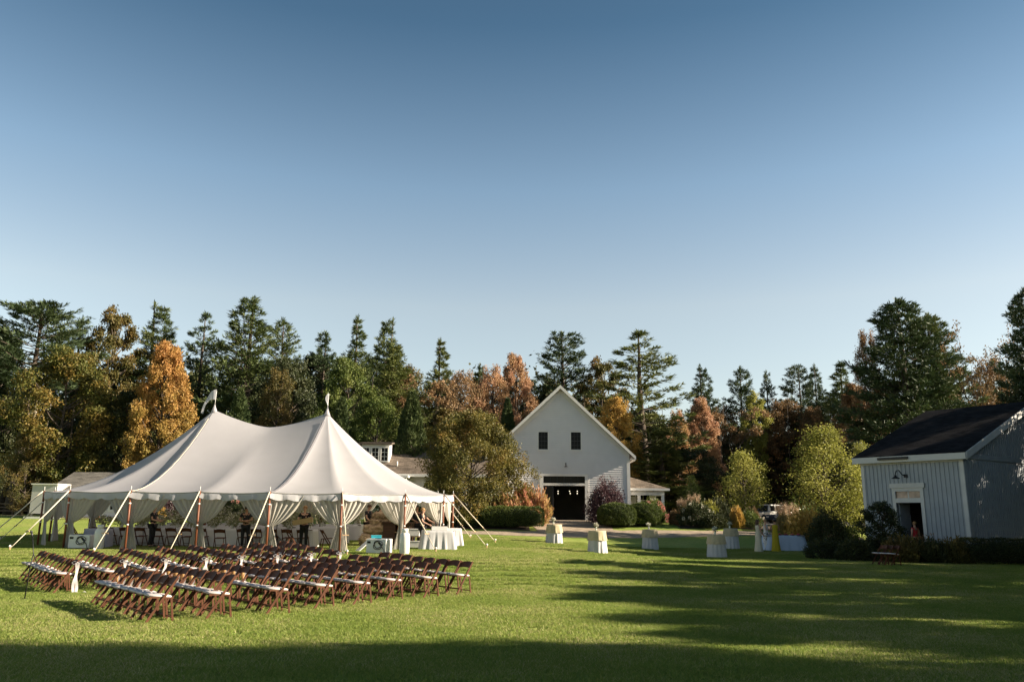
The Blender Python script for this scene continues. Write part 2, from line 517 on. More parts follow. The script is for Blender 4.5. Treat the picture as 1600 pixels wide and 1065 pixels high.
    ng.links.new(gi.outputs[0], ip.inputs["Points"]); ng.links.new(ob.outputs["Geometry"], ip.inputs["Instance"])
    ng.links.new(cx.outputs[0], ip.inputs["Rotation"]); ng.links.new(ip.outputs[0], gout.inputs[0])
    md = go.modifiers.new("scatter", 'NODES'); md.node_group = ng
grass()
# ================================================================== vegetation
def unit(a):
    return a / np.maximum(1e-9, np.linalg.norm(a, axis=-1, keepdims=True))

def leaf_quads(base, d, L, W, rng, curl=0.0):
    """diamond leaves: base point, direction, length, width"""
    n = len(base)
    side = unit(np.cross(d, rng.normal(size=(n, 3))))
    L = np.broadcast_to(L, (n,))[:, None]; W = np.broadcast_to(W, (n,))[:, None]
    mid = base + d * L * 0.45
    V = np.stack([base, mid + side * W * 0.5, base + d * L, mid - side * W * 0.5], 1).reshape(-1, 3)
    return V, np.arange(n * 4).reshape(n, 4)

def tree_parts(bark, leafV, leafF, tint):
    return bark.mesh("trunk"), np_mesh("crown", leafV, leafF, tint=tint)

def make_pine(seed, h=20.0, rad=3.4, base=0.18, whorl=0.62, gap=0.25, per=5, droop=0.0, top=0.9, dens=1.0):
    """eastern white pine: whorls of upswept limbs carrying needle brushes, with gaps between the tiers"""
    rng = np.random.default_rng(seed)
    bark = MB()
    zz = np.linspace(0, h, 9)
    lean = rng.normal(0, 0.01, 2)
    tp = [(lean[0] * z + 0.05 * math.sin(z * 0.5 + seed), lean[1] * z, z) for z in zz]
    bark.tube(tp, [0.017 * h * (1 - 0.93 * z / h) + 0.01 for z in zz], n=7)
    B, D = [], []
    z = base * h
    while z < h * 0.985:
        t = (z - base * h) / (h - base * h)
        prof = (min(1, t / 0.22) ** 0.6 * 0.55 + 0.45) * (1 - t) ** top + 0.05
        if rng.random() < gap * (0.4 + t * 0.3): prof *= rng.uniform(0.35, 0.7)
        nb = max(3, int(per + rng.integers(-1, 2)))
        a0 = rng.uniform(0, 6.28)
        for k in range(nb):
            if rng.random() < 0.10: continue
            ln = rad * prof * rng.uniform(0.65, 1.25)
            an = a0 + 6.283 * k / nb + rng.normal(0, 0.25)
            el = R(8) + R(38) * t + rng.normal(0, 0.09) - droop
            m = 6
            s = np.linspace(0, 1, m)
            hx = np.cos(an); hy = np.sin(an)
            r_ = s * ln
            zz_ = z + r_ * math.tan(el) * 0.6 + 0.16 * ln * s ** 2.2 + rng.normal(0, 0.05)
            path = np.c_[np.interp(z, [p[2] for p in tp], [p[0] for p in tp]) + hx * r_, hy * r_, zz_]
            if ln > 0.7:
                bark.tube([path[0], path[2], path[5]], [0.018 * ln + 0.012, 0.011 * ln + 0.008, 0.008], n=4, cap=False)
            nt = max(4, int(ln * 10 * dens))
            u = np.sqrt(rng.uniform(0.10, 1.0, nt))
            pc = np.stack([np.interp(u, s, path[:, i]) for i in range(3)], -1)
            sp = (0.10 + 0.30 * u) * min(1.0, ln * 0.55)
            lat = rng.normal(0, 1, nt) * sp
            pc[:, 0] += -hy * lat; pc[:, 1] += hx * lat
            pc[:, 2] += rng.normal(0.03, 0.07, nt) + 0.03 * np.abs(lat)
            dd = unit(np.c_[hx * 0.75 - hy * lat * 0.9, hy * 0.75 + hx * lat * 0.9, np.full(nt, 0.62)])
            B.append(pc); D.append(dd)
        z += whorl * rng.uniform(0.75, 1.3) * (1.0 - 0.35 * t)
    # leader
    B.append(np.c_[np.full(8, tp[-1][0]), np.full(8, tp[-1][1]), np.linspace(h * 0.97, h * 1.005, 8)]); D.append(np.tile([0, 0, 1.0], (8, 1)))
    B = np.concatenate(B); D = np.concatenate(D)
    k = 9
    Bn = np.repeat(B, k, 0) + rng.normal(0, 0.06, (len(B) * k, 3))
    Dn = unit(np.repeat(D, k, 0) + rng.normal(0, 0.55, (len(B) * k, 3)))
    n = len(Bn)
    V, F = leaf_quads(Bn, Dn, rng.uniform(0.24, 0.46, n), rng.uniform(0.05, 0.085, n), rng)
    tint = np.clip(np.repeat(rng.random(len(B)), k) * 0.6 + rng.random(n) * 0.4, 0, 1)
    return tree_parts(bark, V, F, tint)

def make_broadleaf(seed, h=14.0, rad=4.5, base=0.14, lobes=26, clusters=16, leaves=42, leaf=0.22, shape='oval', spread=0.5, grad=0.0, loose=1.0):
    """broadleaf tree: limbs to uneven lobes, twigs to leaf clusters; gaps between the lobes"""
    rng = np.random.default_rng(seed)
    bark = MB()
    nz = np.linspace(0, h * 0.8, 7)
    w = rng.normal(0, 0.12, (7, 2)) * np.linspace(0, 1, 7)[:, None]
    tp = [(w[i, 0], w[i, 1], z) for i, z in enumerate(nz)]
    bark.tube(tp, [0.016 * h * (1 - 0.85 * z / (h * 0.82)) + 0.01 for z in nz], n=7)
    C = []
    for i in range(lobes):
        t = (i + rng.uniform(0.1, 0.9)) / lobes
        if shape == 'oval': pr = math.sin(math.pi * (0.10 + 0.86 * t)) ** 0.75
        elif shape == 'cone': pr = (1 - t) ** 0.8 * min(1, 0.5 + t * 4) + 0.06
        elif shape == 'birch': pr = (math.sin(math.pi * (0.16 + 0.80 * t)) ** 0.9) * rng.uniform(0.55, 1.15) * (1 - 0.35 * t)
        elif shape == 'vase': pr = (0.35 + 0.75 * t) * (1 - max(0, t - 0.75) * 3.0)
        else: pr = math.sqrt(max(0.02, 1 - (t * 0.98) ** 2.2))      # dome
        an = i * 2.39996 + rng.normal(0, 0.3)
        rr = rad * pr * rng.uniform(0.45, 0.98)
        lz = h * (base + (1 - base) * t) * 0.97
        lc = np.array([rr * math.cos(an), rr * math.sin(an), lz])
        lr = rad * rng.uniform(0.20, 0.36) * (0.55 + 0.45 * pr) * loose
        zb = max(h * base * 0.6, lz - rr * rng.uniform(0.5, 0.9) - 0.3)
        zb = min(zb, h * 0.78)
        tx = np.interp(zb, nz, [p[0] for p in tp]); ty = np.interp(zb, nz, [p[1] for p in tp])
        mid = (lc + [tx, ty, zb]) / 2 + [0, 0, -0.08 * rr]
        bark.tube([(tx, ty, zb), mid, lc], [0.006 * h, 0.004 * h, 0.012], n=5, cap=False)
        q = unit(rng.normal(size=(clusters, 3))) * (lr * rng.uniform(0.35, 1.05, (clusters, 1)))
        q[:, 2] *= 0.75
        cc = lc + q
        C.append(cc)
        for p in cc[::3]:
            bark.tube([lc, p], [0.012, 0.004], n=3, cap=False)
    C = np.concatenate(C)
    k = leaves
    P = np.repeat(C, k, 0) + np.clip(rng.normal(0, 1, (len(C) * k, 3)), -1.7, 1.7) * (spread * rad * 0.12 * np.array([1, 1, 0.7]))
    n = len(P)
    d = unit(rng.normal(size=(n, 3)) + np.array([0, 0, -0.25]))
    V, F = leaf_quads(P, d, rng.uniform(0.7, 1.3, n) * leaf, rng.uniform(0.7, 1.2, n) * leaf * 0.72, rng)
    tint = np.repeat(rng.random(len(C)), k) * 0.45 + rng.random(n) * 0.55
    if grad:
        hh = (P[:, 2] - P[:, 2].min()) / np.ptp(P[:, 2])
        tint = np.clip(tint * (1 - grad) + grad * hh, 0, 1)
    return tree_parts(bark, V, F, tint)

def make_bare(seed, h=16.0, rad=2.6, leaves=900):
    """nearly bare tree: upswept branches, a few leaves left on the twigs"""
    rng = np.random.default_rng(seed)
    bark = MB(); tips = []
    def grow(p, d, ln, r, lv):
        q = p + d * ln; mid = (p + q) / 2 + rng.normal(0, 0.03 * ln, 3)
        bark.tube([p, mid, q], [r, r * 0.85, r * 0.65], n=5 if lv < 2 else 3, cap=False)
        if lv >= 5 or ln < 0.35:
            tips.append(q); return
        for _ in range(2 if lv else 3):
            a = unit((d + rng.normal(0, 0.33 if lv else 0.25, 3) + [0, 0, 0.12])[None])[0]
            grow(q, a, ln * rng.uniform(0.6, 0.85), r * 0.62, lv + 1)
    grow(np.zeros(3), np.array([0, 0, 1.0]), h * 0.30, 0.010 * h, 0)
    T = np.array(tips); T = T[rng.integers(0, len(T), leaves)] + np.clip(rng.normal(0, 0.2, (leaves, 3)), -0.35, 0.35)
    V, F = leaf_quads(T, unit(rng.normal(size=(leaves, 3))), 0.2, 0.14, rng)
    return tree_parts(bark, V, F, rng.random(leaves))

def make_cone(seed, h=7.0, rad=1.6, n=16000):
    """dense clipped-looking conical evergreen: upright sprays over a solid inner body"""
    rng = np.random.default_rng(seed)
    bark = MB(); bark.tube([(0, 0, 0), (0, 0, h * 0.9)], [0.14, 0.02], n=6)
    t = rng.random(n) ** 1.4
    an = rng.uniform(0, 6.283, n)
    lob = 1 + 0.13 * np.sin(an * 5 + t * 9) + 0.10 * np.sin(an * 3 - t * 17) + 0.07 * np.sin(t * 60 + an * 2)
    rr = rad * (1 - t) ** 0.72 * np.minimum(1, 0.55 + t * 4) * lob * (1 - np.abs(rng.normal(0, 0.12, n)))
    P = np.c_[rr * np.cos(an), rr * np.sin(an), h * (0.02 + 0.97 * t)]
    d = unit(np.c_[np.cos(an) * 0.5, np.sin(an) * 0.5, np.full(n, 0.9)] + rng.normal(0, 0.35, (n, 3)))
    V, F = leaf_quads(P, d, rng.uniform(0.16, 0.34, n), rng.uniform(0.06, 0.11, n), rng)
    return tree_parts(bark, V, F, rng.random(n))

def make_shrub(seed, w=1.0, h=1.0, n=4000, leaf=0.09, upright=0.35, stems=14, lobed=0.22, shell=0.75):
    """leafy shrub: stems fanning from the base, leaves through an uneven dome"""
    rng = np.random.default_rng(seed)
    bark = MB()
    for i in range(stems):
        a = i * 2.4; r_ = w * 0.7 * math.sqrt((i + 0.5) / stems)
        bark.tube([(0.12 * w * math.cos(a), 0.12 * w * math.sin(a), 0), (r_ * 0.6 * math.cos(a), r_ * 0.6 * math.sin(a), h * 0.45), (r_ * math.cos(a), r_ * math.sin(a), h * 0.8)], [0.02, 0.014, 0.005], n=4, cap=False)
    an = rng.uniform(0, 6.283, n); el = np.arcsin(rng.uniform(0.0, 1, n))
    s = rng.uniform(0, 6.28, 4)
    lob = 1 + lobed * (np.sin(3 * an + s[0]) * np.cos(2 * el + s[1]) * 0.6 + np.sin(7 * an + s[2] + el * 6) * 0.4 + np.sin(13 * an + el * 9 + s[3]) * 0.25)
    rr = lob * (shell + (1 - shell) * rng.random(n) ** 0.5) * rng.uniform(0.86, 1.04, n)
    P = np.c_[w * rr * np.cos(an) * np.cos(el), w * rr * np.sin(an) * np.cos(el), 0.04 + h * rr * np.sin(el) * 0.98 + 0.0]
    P[:, :2] *= (0.78 + 0.22 * np.minimum(1, P[:, 2:3] / (0.35 * h)))
    d = unit(unit(P - [0, 0, h * 0.3]) * 0.7 + [0, 0, upright] + rng.normal(0, 0.6, (n, 3)))
    V, F = leaf_quads(P, d, rng.uniform(0.7, 1.4, n) * leaf, rng.uniform(0.6, 1.1, n) * leaf * 0.55, rng)
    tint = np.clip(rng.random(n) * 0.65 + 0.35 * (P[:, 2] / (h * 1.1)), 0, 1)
    return tree_parts(bark, V, F, tint)

def make_plume_grass(seed, w=0.7, h=1.3, n=700):
    """ornamental grass: arching blades and feathery plumes"""
    rng = np.random.default_rng(seed)
    a = rng.uniform(0, 6.283, n); r_ = rng.uniform(0, 0.16, n) * w
    out = rng.uniform(0.1, 1.0, n) * w; hh = rng.uniform(0.55, 0.9, n) * h * (1 - 0.3 * (out / w) ** 2)
    b = np.c_[r_ * np.cos(a), r_ * np.sin(a), np.zeros(n)]
    m = np.c_[(r_ + out * 0.45) * np.cos(a), (r_ + out * 0.45) * np.sin(a), hh]
    t = np.c_[(r_ + out) * np.cos(a), (r_ + out) * np.sin(a), hh * rng.uniform(0.55, 1.0, n)]
    sd = np.c_[-np.sin(a), np.cos(a), np.zeros(n)] * 0.012
    V = np.stack([b - sd, b + sd, m + sd, m - sd], 1).reshape(-1, 3); V2 = np.stack([m - sd, m + sd, t + sd * 0.2, t - sd * 0.2], 1).reshape(-1, 3)
    bl = np_mesh("blade_mass", np.concatenate([V, V2]), np.arange(n * 8).reshape(-1, 4), tint=rng.random(2 * n))
    k = 46
    a = rng.uniform(0, 6.283, k); out = rng.uniform(0.05, 0.75, k) * w
    c = np.c_[out * np.cos(a), out * np.sin(a), h * rng.uniform(0.82, 1.1, k)]
    kk = 34
    P = np.repeat(c, kk, 0) + rng.normal(0, 1, (k * kk, 3)) * [0.035, 0.035, 0.10]
    V, F = leaf_quads(P, unit(rng.normal(size=(k * kk, 3)) + [0, 0, 1.2]), 0.07, 0.02, rng)
    return bl, np_mesh("plume_mass", V, F, tint=rng.random(k * kk))

# leaf colours (base colours of the leaves themselves, one also darkened for shade)
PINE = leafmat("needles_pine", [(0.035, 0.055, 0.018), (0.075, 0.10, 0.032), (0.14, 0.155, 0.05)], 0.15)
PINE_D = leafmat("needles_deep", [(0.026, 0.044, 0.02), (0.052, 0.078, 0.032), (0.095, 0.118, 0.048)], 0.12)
PINE_Y = leafmat("needles_yellowing", [(0.06, 0.08, 0.02), (0.11, 0.13, 0.035), (0.20, 0.19, 0.06)], 0.2)
CEDAR = leafmat("sprays_cedar", [(0.018, 0.035, 0.014), (0.05, 0.07, 0.024), (0.085, 0.105, 0.034)], 0.12)
ORANGE = leafmat("leaves_orange", [(0.13, 0.14, 0.03), (0.28, 0.20, 0.05), (0.38, 0.215, 0.065), (0.42, 0.19, 0.065)], 0.35, clump=0.25)
GOLDGREEN = leafmat("leaves_gold_green", [(0.04, 0.055, 0.014), (0.08, 0.09, 0.02), (0.15, 0.115, 0.026), (0.21, 0.125, 0.03)], 0.3)  # darkened as a whole, putting the shade on this maple into its colour
BROWNGREEN = leafmat("leaves_brown_green", [(0.05, 0.06, 0.016), (0.11, 0.09, 0.025), (0.19, 0.11, 0.035)], 0.3)
GREEN = leafmat("leaves_green", [(0.045, 0.07, 0.016), (0.085, 0.115, 0.024), (0.15, 0.165, 0.04)], 0.3)
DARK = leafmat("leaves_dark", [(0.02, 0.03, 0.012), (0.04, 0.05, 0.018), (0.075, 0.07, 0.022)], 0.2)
YELLOWG = leafmat("leaves_yellow_green", [(0.14, 0.15, 0.03), (0.27, 0.27, 0.055), (0.42, 0.38, 0.10)], 0.4)
PINKOR = leafmat("leaves_salmon", [(0.27, 0.18, 0.08), (0.40, 0.24, 0.13), (0.48, 0.26, 0.17)], 0.35)
GOLD = leafmat("leaves_gold", [(0.22, 0.16, 0.03), (0.42, 0.26, 0.06), (0.52, 0.33, 0.10)], 0.35)
RUST = leafmat("leaves_rust", [(0.09, 0.075, 0.035), (0.18, 0.11, 0.05), (0.30, 0.15, 0.07)], 0.3)
TAN = leafmat("leaves_tan", [(0.14, 0.10, 0.05), (0.22, 0.14, 0.07), (0.30, 0.17, 0.08)], 0.25)
CRAB = leafmat("leaves_olive_rust", [(0.045, 0.05, 0.014), (0.10, 0.095, 0.022), (0.17, 0.135, 0.03), (0.24, 0.12, 0.03)], 0.3)
PURPLE = leafmat("leaves_purple", [(0.03, 0.016, 0.02), (0.07, 0.035, 0.042), (0.14, 0.075, 0.075)], 0.2)
BOX = leafmat("leaves_box", [(0.035, 0.055, 0.012), (0.07, 0.095, 0.02), (0.13, 0.15, 0.035)], 0.2)
REDORANGE = leafmat("leaves_red_orange", [(0.16, 0.16, 0.04), (0.36, 0.25, 0.09), (0.44, 0.23, 0.12), (0.42, 0.15, 0.12)], 0.3, clump=0.4)
PLUME = leafmat("plumes_tan", [(0.36, 0.24, 0.15), (0.50, 0.36, 0.24)], 0.3)
PLUMEG = leafmat("plume_blades", [(0.10, 0.10, 0.03), (0.22, 0.17, 0.06), (0.34, 0.24, 0.10)], 0.3)
SAGE = leafmat("leaves_sage", [(0.12, 0.14, 0.06), (0.24, 0.25, 0.12), (0.38, 0.36, 0.20)], 0.35)
PINKF = leafmat("petals_pink", [(0.45, 0.14, 0.12), (0.62, 0.26, 0.22), (0.70, 0.42, 0.34)], 0.3)
WHITEF = leafmat("petals_white", [(0.55, 0.52, 0.42), (0.75, 0.72, 0.62)], 0.3)
M_BARK = mat("bark", (0.075, 0.058, 0.045), 0.95, noise=0.45, nscale=5, bump=0.7, bscale=18)
M_BARKP = mat("bark_pale", (0.22, 0.19, 0.155), 0.95, noise=0.4, nscale=4, bump=0.5, bscale=18)

SRC = {}
def source(key):
    if key in SRC: return SRC[key]
    mk = {
        'pineA': lambda: make_pine(11, 20, 3.5, 0.12, 0.62, 0.25, 6),
        'pineB': lambda: make_pine(12, 20, 3.0, 0.15, 0.60, 0.35, 5, top=0.8),
        'pineC': lambda: make_pine(13, 20, 4.0, 0.10, 0.66, 0.2, 6, top=0.95),
        'pineD': lambda: make_pine(14, 20, 3.4, 0.22, 0.85, 0.4, 5, top=0.7),            # open, tiers apart
        'pineE': lambda: make_pine(15, 22, 3.6, 0.58, 0.60, 0.25, 6, top=0.55),           # bare trunk, crown on top
        'pineF': lambda: make_pine(16, 20, 4.6, 0.06, 0.58, 0.25, 7, top=0.75),           # broad and heavy
        'pineG': lambda: make_pine(17, 20, 3.3, 0.20, 0.70, 0.5, 5, top=0.65),
        'pineH': lambda: make_pine(18, 20, 3.8, 0.12, 0.60, 0.35, 6, top=1.1),
        'pineI': lambda: make_pine(19, 20, 3.0, 0.30, 0.66, 0.3, 5, top=0.5, droop=0.08),
        'ovalA': lambda: make_broadleaf(21, 14, 4.6, 0.10, 44, 18, 48, 0.20, 'oval', 0.55),
        'ovalB': lambda: make_broadleaf(22, 14, 4.0, 0.12, 42, 18, 46, 0.20, 'oval', 0.5),
        'ovalC': lambda: make_broadleaf(23, 14, 3.6, 0.06, 54, 20, 48, 0.19, 'oval', 0.5, grad=0.65),
        'tallA': lambda: make_broadleaf(24, 16, 3.4, 0.2, 38, 17, 46, 0.20, 'vase', 0.55, loose=1.05),
        'airyA': lambda: make_broadleaf(25, 13, 3.6, 0.1, 48, 12, 36, 0.17, 'oval', 0.6, loose=1.05),
        'domeA': lambda: make_broadleaf(26, 8, 5.0, 0.15, 70, 22, 46, 0.14, 'dome', 0.40, loose=0.85),
        'birchA': lambda: make_broadleaf(27, 8, 3.1, 0.08, 84, 8, 22, 0.13, 'birch', 0.95, loose=0.9),
        'birchB': lambda: make_broadleaf(28, 6, 2.4, 0.22, 58, 7, 18, 0.115, 'birch', 1.0, loose=0.9),
        'sapling': lambda: make_broadleaf(29, 3.6, 1.25, 0.12, 40, 10, 26, 0.10, 'oval', 0.7, loose=1.0),
        'bareA': lambda: make_bare(31, 16),
        'bareB': lambda: make_bare(32, 12, leaves=2600),
        'coneA': lambda: make_cone(41, 8, 1.9, 20000),
        'coneB': lambda: make_cone(42, 8, 1.6, 18000),
    }[key]
    SRC[key] = mk()
    return SRC[key]
SRC_H = dict(pineA=20, pineB=20, pineC=20, pineD=20, pineE=22, pineF=20, ovalA=14, ovalB=14, ovalC=14, tallA=16, airyA=13, domeA=8, birchA=8, birchB=6, sapling=3.6, bareA=13.5, bareB=10.3, coneA=8, coneB=8)
SRC_R = dict(pineA=2.7, pineB=2.3, pineC=3.0, pineD=2.7, pineE=2.8, pineF=3.8, pineG=2.7, pineH=2.9, pineI=2.6, ovalA=5.4, ovalB=4.8, ovalC=4.3, tallA=4.0, airyA=4.6, domeA=5.8, birchA=3.8, birchB=3.0, sapling=1.5, bareA=2.8, bareB=3.2, coneA=1.9, coneB=1.6)

AUTO_H = {}
def link_mesh(name, me, parent, m):
    if not me.materials: me.materials.append(m)
    o = put(name, me, parent)
    if o.material_slots[0].material is not m:
        o.material_slots[0].link = 'OBJECT'; o.material_slots[0].material = m
    return o

def tree(name, key, x, y, h, w, leaf, label, cat="tree", group=None, rot=None, bark=None, tilt=0.0):
    """w: crown width in metres"""
    tr_, cr = source(key)
    rot = rot if rot is not None else (x * 7.13 + y * 3.7) % 6.283
    e = empty(name, (x, y, g(x, y) - 0.05), rot, label, cat, group)
    if tilt: e.rotation_euler = (0, tilt, 0)
    if key not in AUTO_H:
        co = np.empty(len(cr.vertices) * 3, dtype=np.float32); cr.vertices.foreach_get('co', co); AUTO_H[key] = float(np.percentile(co[2::3], 99.9))
    sz = h / AUTO_H[key]; sx = (w / 2) / SRC_R[key]
    e.scale = (sx, sx, sz)
    link_mesh("trunk", tr_, e, bark or M_BARK)
    link_mesh("crown", cr, e, leaf)
    return e

def ptree(name, key, px, ptop, y, wpx, leaf, label, **kw):
    """tree surveyed from the photograph: crown centre px, top row, distance, crown width in pixels"""
    p = at(px, ptop, y)
    w = wpx / (FPX / y) * (1.22 if key.startswith('pine') else 1.08)
    return tree(name, key, p.x, y, p.z - g(p.x, y) + 0.05, w, leaf, label, **kw)

PT = [
 # left edge of the wood
 ("white_pine", 'pineE', 62, 470, 74, 125, PINE_D, "tall white pine with long bare trunk and tufted crown, behind the cottage", {}),
 ("oak_tree", 'ovalB', 8, 512, 76, 120, DARK, "dark green broadleaf tree beside the tall bare-trunked pine", {}),
 ("white_pine", 'pineB', 128, 498, 84, 75, PINE_D, "narrow dark pine between the tall bare-trunked pine and the rusty oak top", {}),
 ("maple_tree", 'ovalA', 112, 545, 66, 185, GOLDGREEN, "large green maple turning gold above the cottage roof", {}),
 ("maple_tree", 'airyA', 52, 665, 64, 80, BROWNGREEN, "low gold-brown maple at the cottage's gable end", {}),
 ("oak_tree", 'tallA', 186, 480, 80, 105, BROWNGREEN, "tall oak with rust-brown top rising behind the orange maple", {}),
 ("maple_tree", 'ovalC', 264, 536, 66, 108, ORANGE, "bright orange maple shading to green at its foot, beside the tent peak with the pennant", {}),
 ("white_pine", 'pineC', 255, 479, 84, 105, PINE, "full green pine standing behind the bright orange maple", {}),
 ("white_pine", 'pineD', 325, 489, 86, 80, PINE_D, "open thin-topped pine right of the orange maple", {}),
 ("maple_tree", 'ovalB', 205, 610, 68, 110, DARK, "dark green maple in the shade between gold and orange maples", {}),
 ("white_pine", 'pineC', 398, 464, 82, 140, PINE, "tallest broad sunlit pine above the middle of the tent", {}),
 ("white_pine", 'pineG', 448, 500, 86, 80, PINE, "slim pine leaning against the tallest pine over the tent", {}),
 ("arborvitae", 'coneA', 376, 606, 60, 72, CEDAR, "dark conical evergreen rising above the tent's ridge", {}),
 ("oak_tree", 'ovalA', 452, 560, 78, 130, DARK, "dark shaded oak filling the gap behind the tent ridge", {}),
 ("beech_tree", 'airyA', 438, 575, 72, 90, BROWNGREEN, "thin brown-leaved beech above the tent's sagging ridge", {}),
 ("white_pine", 'pineA', 506, 520, 88, 75, PINE_D, "small dark pine above the plain tent peak", {}),
 ("white_pine", 'pineH', 560, 498, 82, 88, PINE, "pointed pine, first of a pair behind the plain tent peak", {}),
 ("white_pine", 'pineC', 606, 499, 84, 85, PINE, "pointed pine, second of the pair beyond the plain tent peak", {}),
 ("poplar_tree", 'ovalB', 545, 560, 70, 115, GREEN, "leafy green poplar below the pair of pointed pines", {}),
 ("white_pine", 'pineA', 618, 540, 74, 95, PINE_Y, "yellow-green sunlit pine above the house roof", {}),
 ("poplar_tree", 'ovalA', 592, 620, 66, 110, GREEN, "bright green young poplar behind the house dormer", {}),
 ("arborvitae", 'coneB', 645, 612, 64, 75, CEDAR, "broad conical evergreen beside the house ridge", {}),
 ("arborvitae", 'coneB', 535, 620, 64, 55, CEDAR, "slim conical evergreen against the plain tent peak", {}),
 ("white_pine", 'pineH', 690, 533, 86, 85, PINE_Y, "round-shouldered pine over the grey-brown bare trees", {}),
 ("ash_tree", 'bareB', 668, 585, 74, 100, TAN, "almost leafless grey-brown tree behind the house", {}),
 ("ash_tree", 'airyA', 722, 578, 78, 110, TAN, "thin tan-leaved tree beside the salmon maple", {}),
 ("maple_tree", 'airyA', 770, 572, 80, 95, PINKOR, "salmon-orange maple over the olive spreading tree", {}),
 ("maple_tree", 'ovalB', 806, 553, 82, 72, PINKOR, "pink-topped salmon maple, brightest, left of the barn gable", {}),
 ("white_pine", 'pineB', 752, 570, 94, 45, PINE_D, "distant small pine tip above the salmon maples", {}),
 ("oak_tree", 'ovalB', 700, 640, 68, 120, BROWNGREEN, "brown-green oak above the olive spreading tree", {}),
 ("arborvitae", 'coneB', 793, 622, 66, 50, CEDAR, "dark conical evergreen at the barn's left rake", {}),
 ("maple_tree", 'ovalB', 832, 640, 72, 80, RUST, "rust-red maple tucked behind the barn's left roof edge", {}),
 ("white_pine", 'pineI', 882, 519, 86, 92, PINE_D, "dark flat-tiered pine directly above the barn ridge", {}),
 ("oak_tree", 'tallA', 940, 558, 84, 88, BROWNGREEN, "olive oak with pinkish edges, right of the barn ridge", {}),
 ("white_pine", 'pineD', 1003, 517, 78, 135, PINE_Y, "tall open pine with visible trunk right of the barn", {}),
 ("maple_tree", 'ovalB', 962, 622, 72, 85, GOLD, "pale gold maple against the barn's right roof edge", {}),
 ("maple_tree", 'ovalA', 1000, 640, 84, 150, DARK, "dark maple under the tall open pine", {}),
 ("maple_tree", 'airyA', 1058, 640, 80, 60, REDORANGE, "small red-orange maple beneath the tall open pine", {}),
 ("maple_tree", 'ovalC', 1094, 622, 86, 70, PINKOR, "orange maple behind the utility pole", {}),
 ("white_pine", 'pineC', 1094, 575, 100, 70, PINE_D, "dark bushy pine behind the orange maple near the utility pole", {}),
 ("white_pine", 'pineB', 1032, 690, 72, 110, PINE_Y, "low spreading pine by the barn porch", {}),
 ("white_pine", 'pineG', 1155, 574, 104, 62, PINE_D, "pine with two-pointed top above the parked cars", {}),
 ("white_pine", 'pineB', 1197, 581, 106, 42, PINE_D, "small isolated pine tip over the rust-coloured trees", {}),
 ("ash_tree", 'bareB', 1135, 640, 92, 105, TAN, "bare twiggy brown tree behind the parked cars", {}),
 ("poplar_tree", 'tallA', 1177, 612, 96, 55, YELLOWG, "slender yellow-green poplar behind the bare twiggy tree", {}),
 ("maple_tree", 'ovalA', 1224, 625, 98, 105, RUST, "rust-orange maple behind the yellow-green birches", {}),
 ("maple_tree", 'airyA', 1268, 635, 94, 80, RUST, "second rust maple, thinner, beside the dark pines", {}),
 ("white_pine", 'pineI', 1246, 570, 104, 58, PINE_D, "short dark pine with a crooked side branch", {}),
 ("white_pine", 'pineC', 1268, 574, 106, 56, PINE_D, "short dark pine touching the crooked-branched pine", {}),
 ("white_pine", 'pineH', 1312, 567, 92, 95, PINE, "olive pine between short pines and the giant dark pine", {}),
 ("oak_tree", 'ovalB', 1338, 600, 84, 100, RUST, "dark rust oak at the foot of the giant pine", {}),
 ("maple_tree", 'airyA', 1352, 515, 74, 75, RUST, "red-leaved maple edge beside the giant dark pine", {}),
 ("white_pine", 'pineF', 1400, 472, 70, 165, PINE_D, "giant dark pine behind the grey-blue barn's ridge", {}),
 ("white_pine", 'pineF', 1446, 494, 72, 130, PINE, "second giant pine, shorter, merged with the giant dark pine", {}),
 ("maple_tree", 'ovalB', 1330, 690, 64, 95, DARK, "dark shaded maple behind the grey-blue barn's eave", {}),
 ("birch_tree", 'bareA', 1518, 492, 66, 80, TAN, "bare tall tree with few pink leaves above the barn roof", {}),
 ("birch_tree", 'bareA', 1550, 478, 68, 70, RUST, "bare tall tree next to the pine at the barn roof's far end", {}),
 ("oak_tree", 'airyA', 1540, 560, 74, 110, RUST, "brown thin-leaved oak over the barn roof", {}),
 ("white_pine", 'pineF', 1602, 455, 48, 125, PINE_D, "dark pine overhanging the far end of the barn roof", {}),
 # nearer trees
 ("crabapple_tree", 'domeA', 737, 642, 54, 196, CRAB, "broad olive and rust spreading tree between house and barn", {}),
 ("birch_tree", 'birchA', 1284, 663, 60, 170, YELLOWG, "tall bright yellow-green birch clump beside the grey-blue barn", {}),
 ("birch_tree", 'birchA', 1345, 690, 61, 90, YELLOWG, "yellow-green birch touching the grey-blue barn's corner", {}),
 ("birch_tree", 'birchB', 1160, 702, 63, 115, YELLOWG, "small pale-green birch in front of the parked cars", {}),
 ("pear_tree", 'birchB', 1080, 742, 64, 50, GREEN, "small round ornamental tree beside the barn porch", {}),
 ("hemlock_tree", 'pineF', 1215, 700, 100, 110, PINE_D, "black-green hemlock between the two birches", {}),
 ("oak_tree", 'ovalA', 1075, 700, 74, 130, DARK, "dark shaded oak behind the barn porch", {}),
 ("pear_tree", 'sapling', 1374, 783, 36.6, 76, DARK, "young dark-leaved tree in front of the grey-blue barn's door", {}),
]
for nm, key, px, top, y, wpx, lf, lab, kw in PT:
    ptree(nm, key, px, top, y, wpx, lf, lab, **kw)

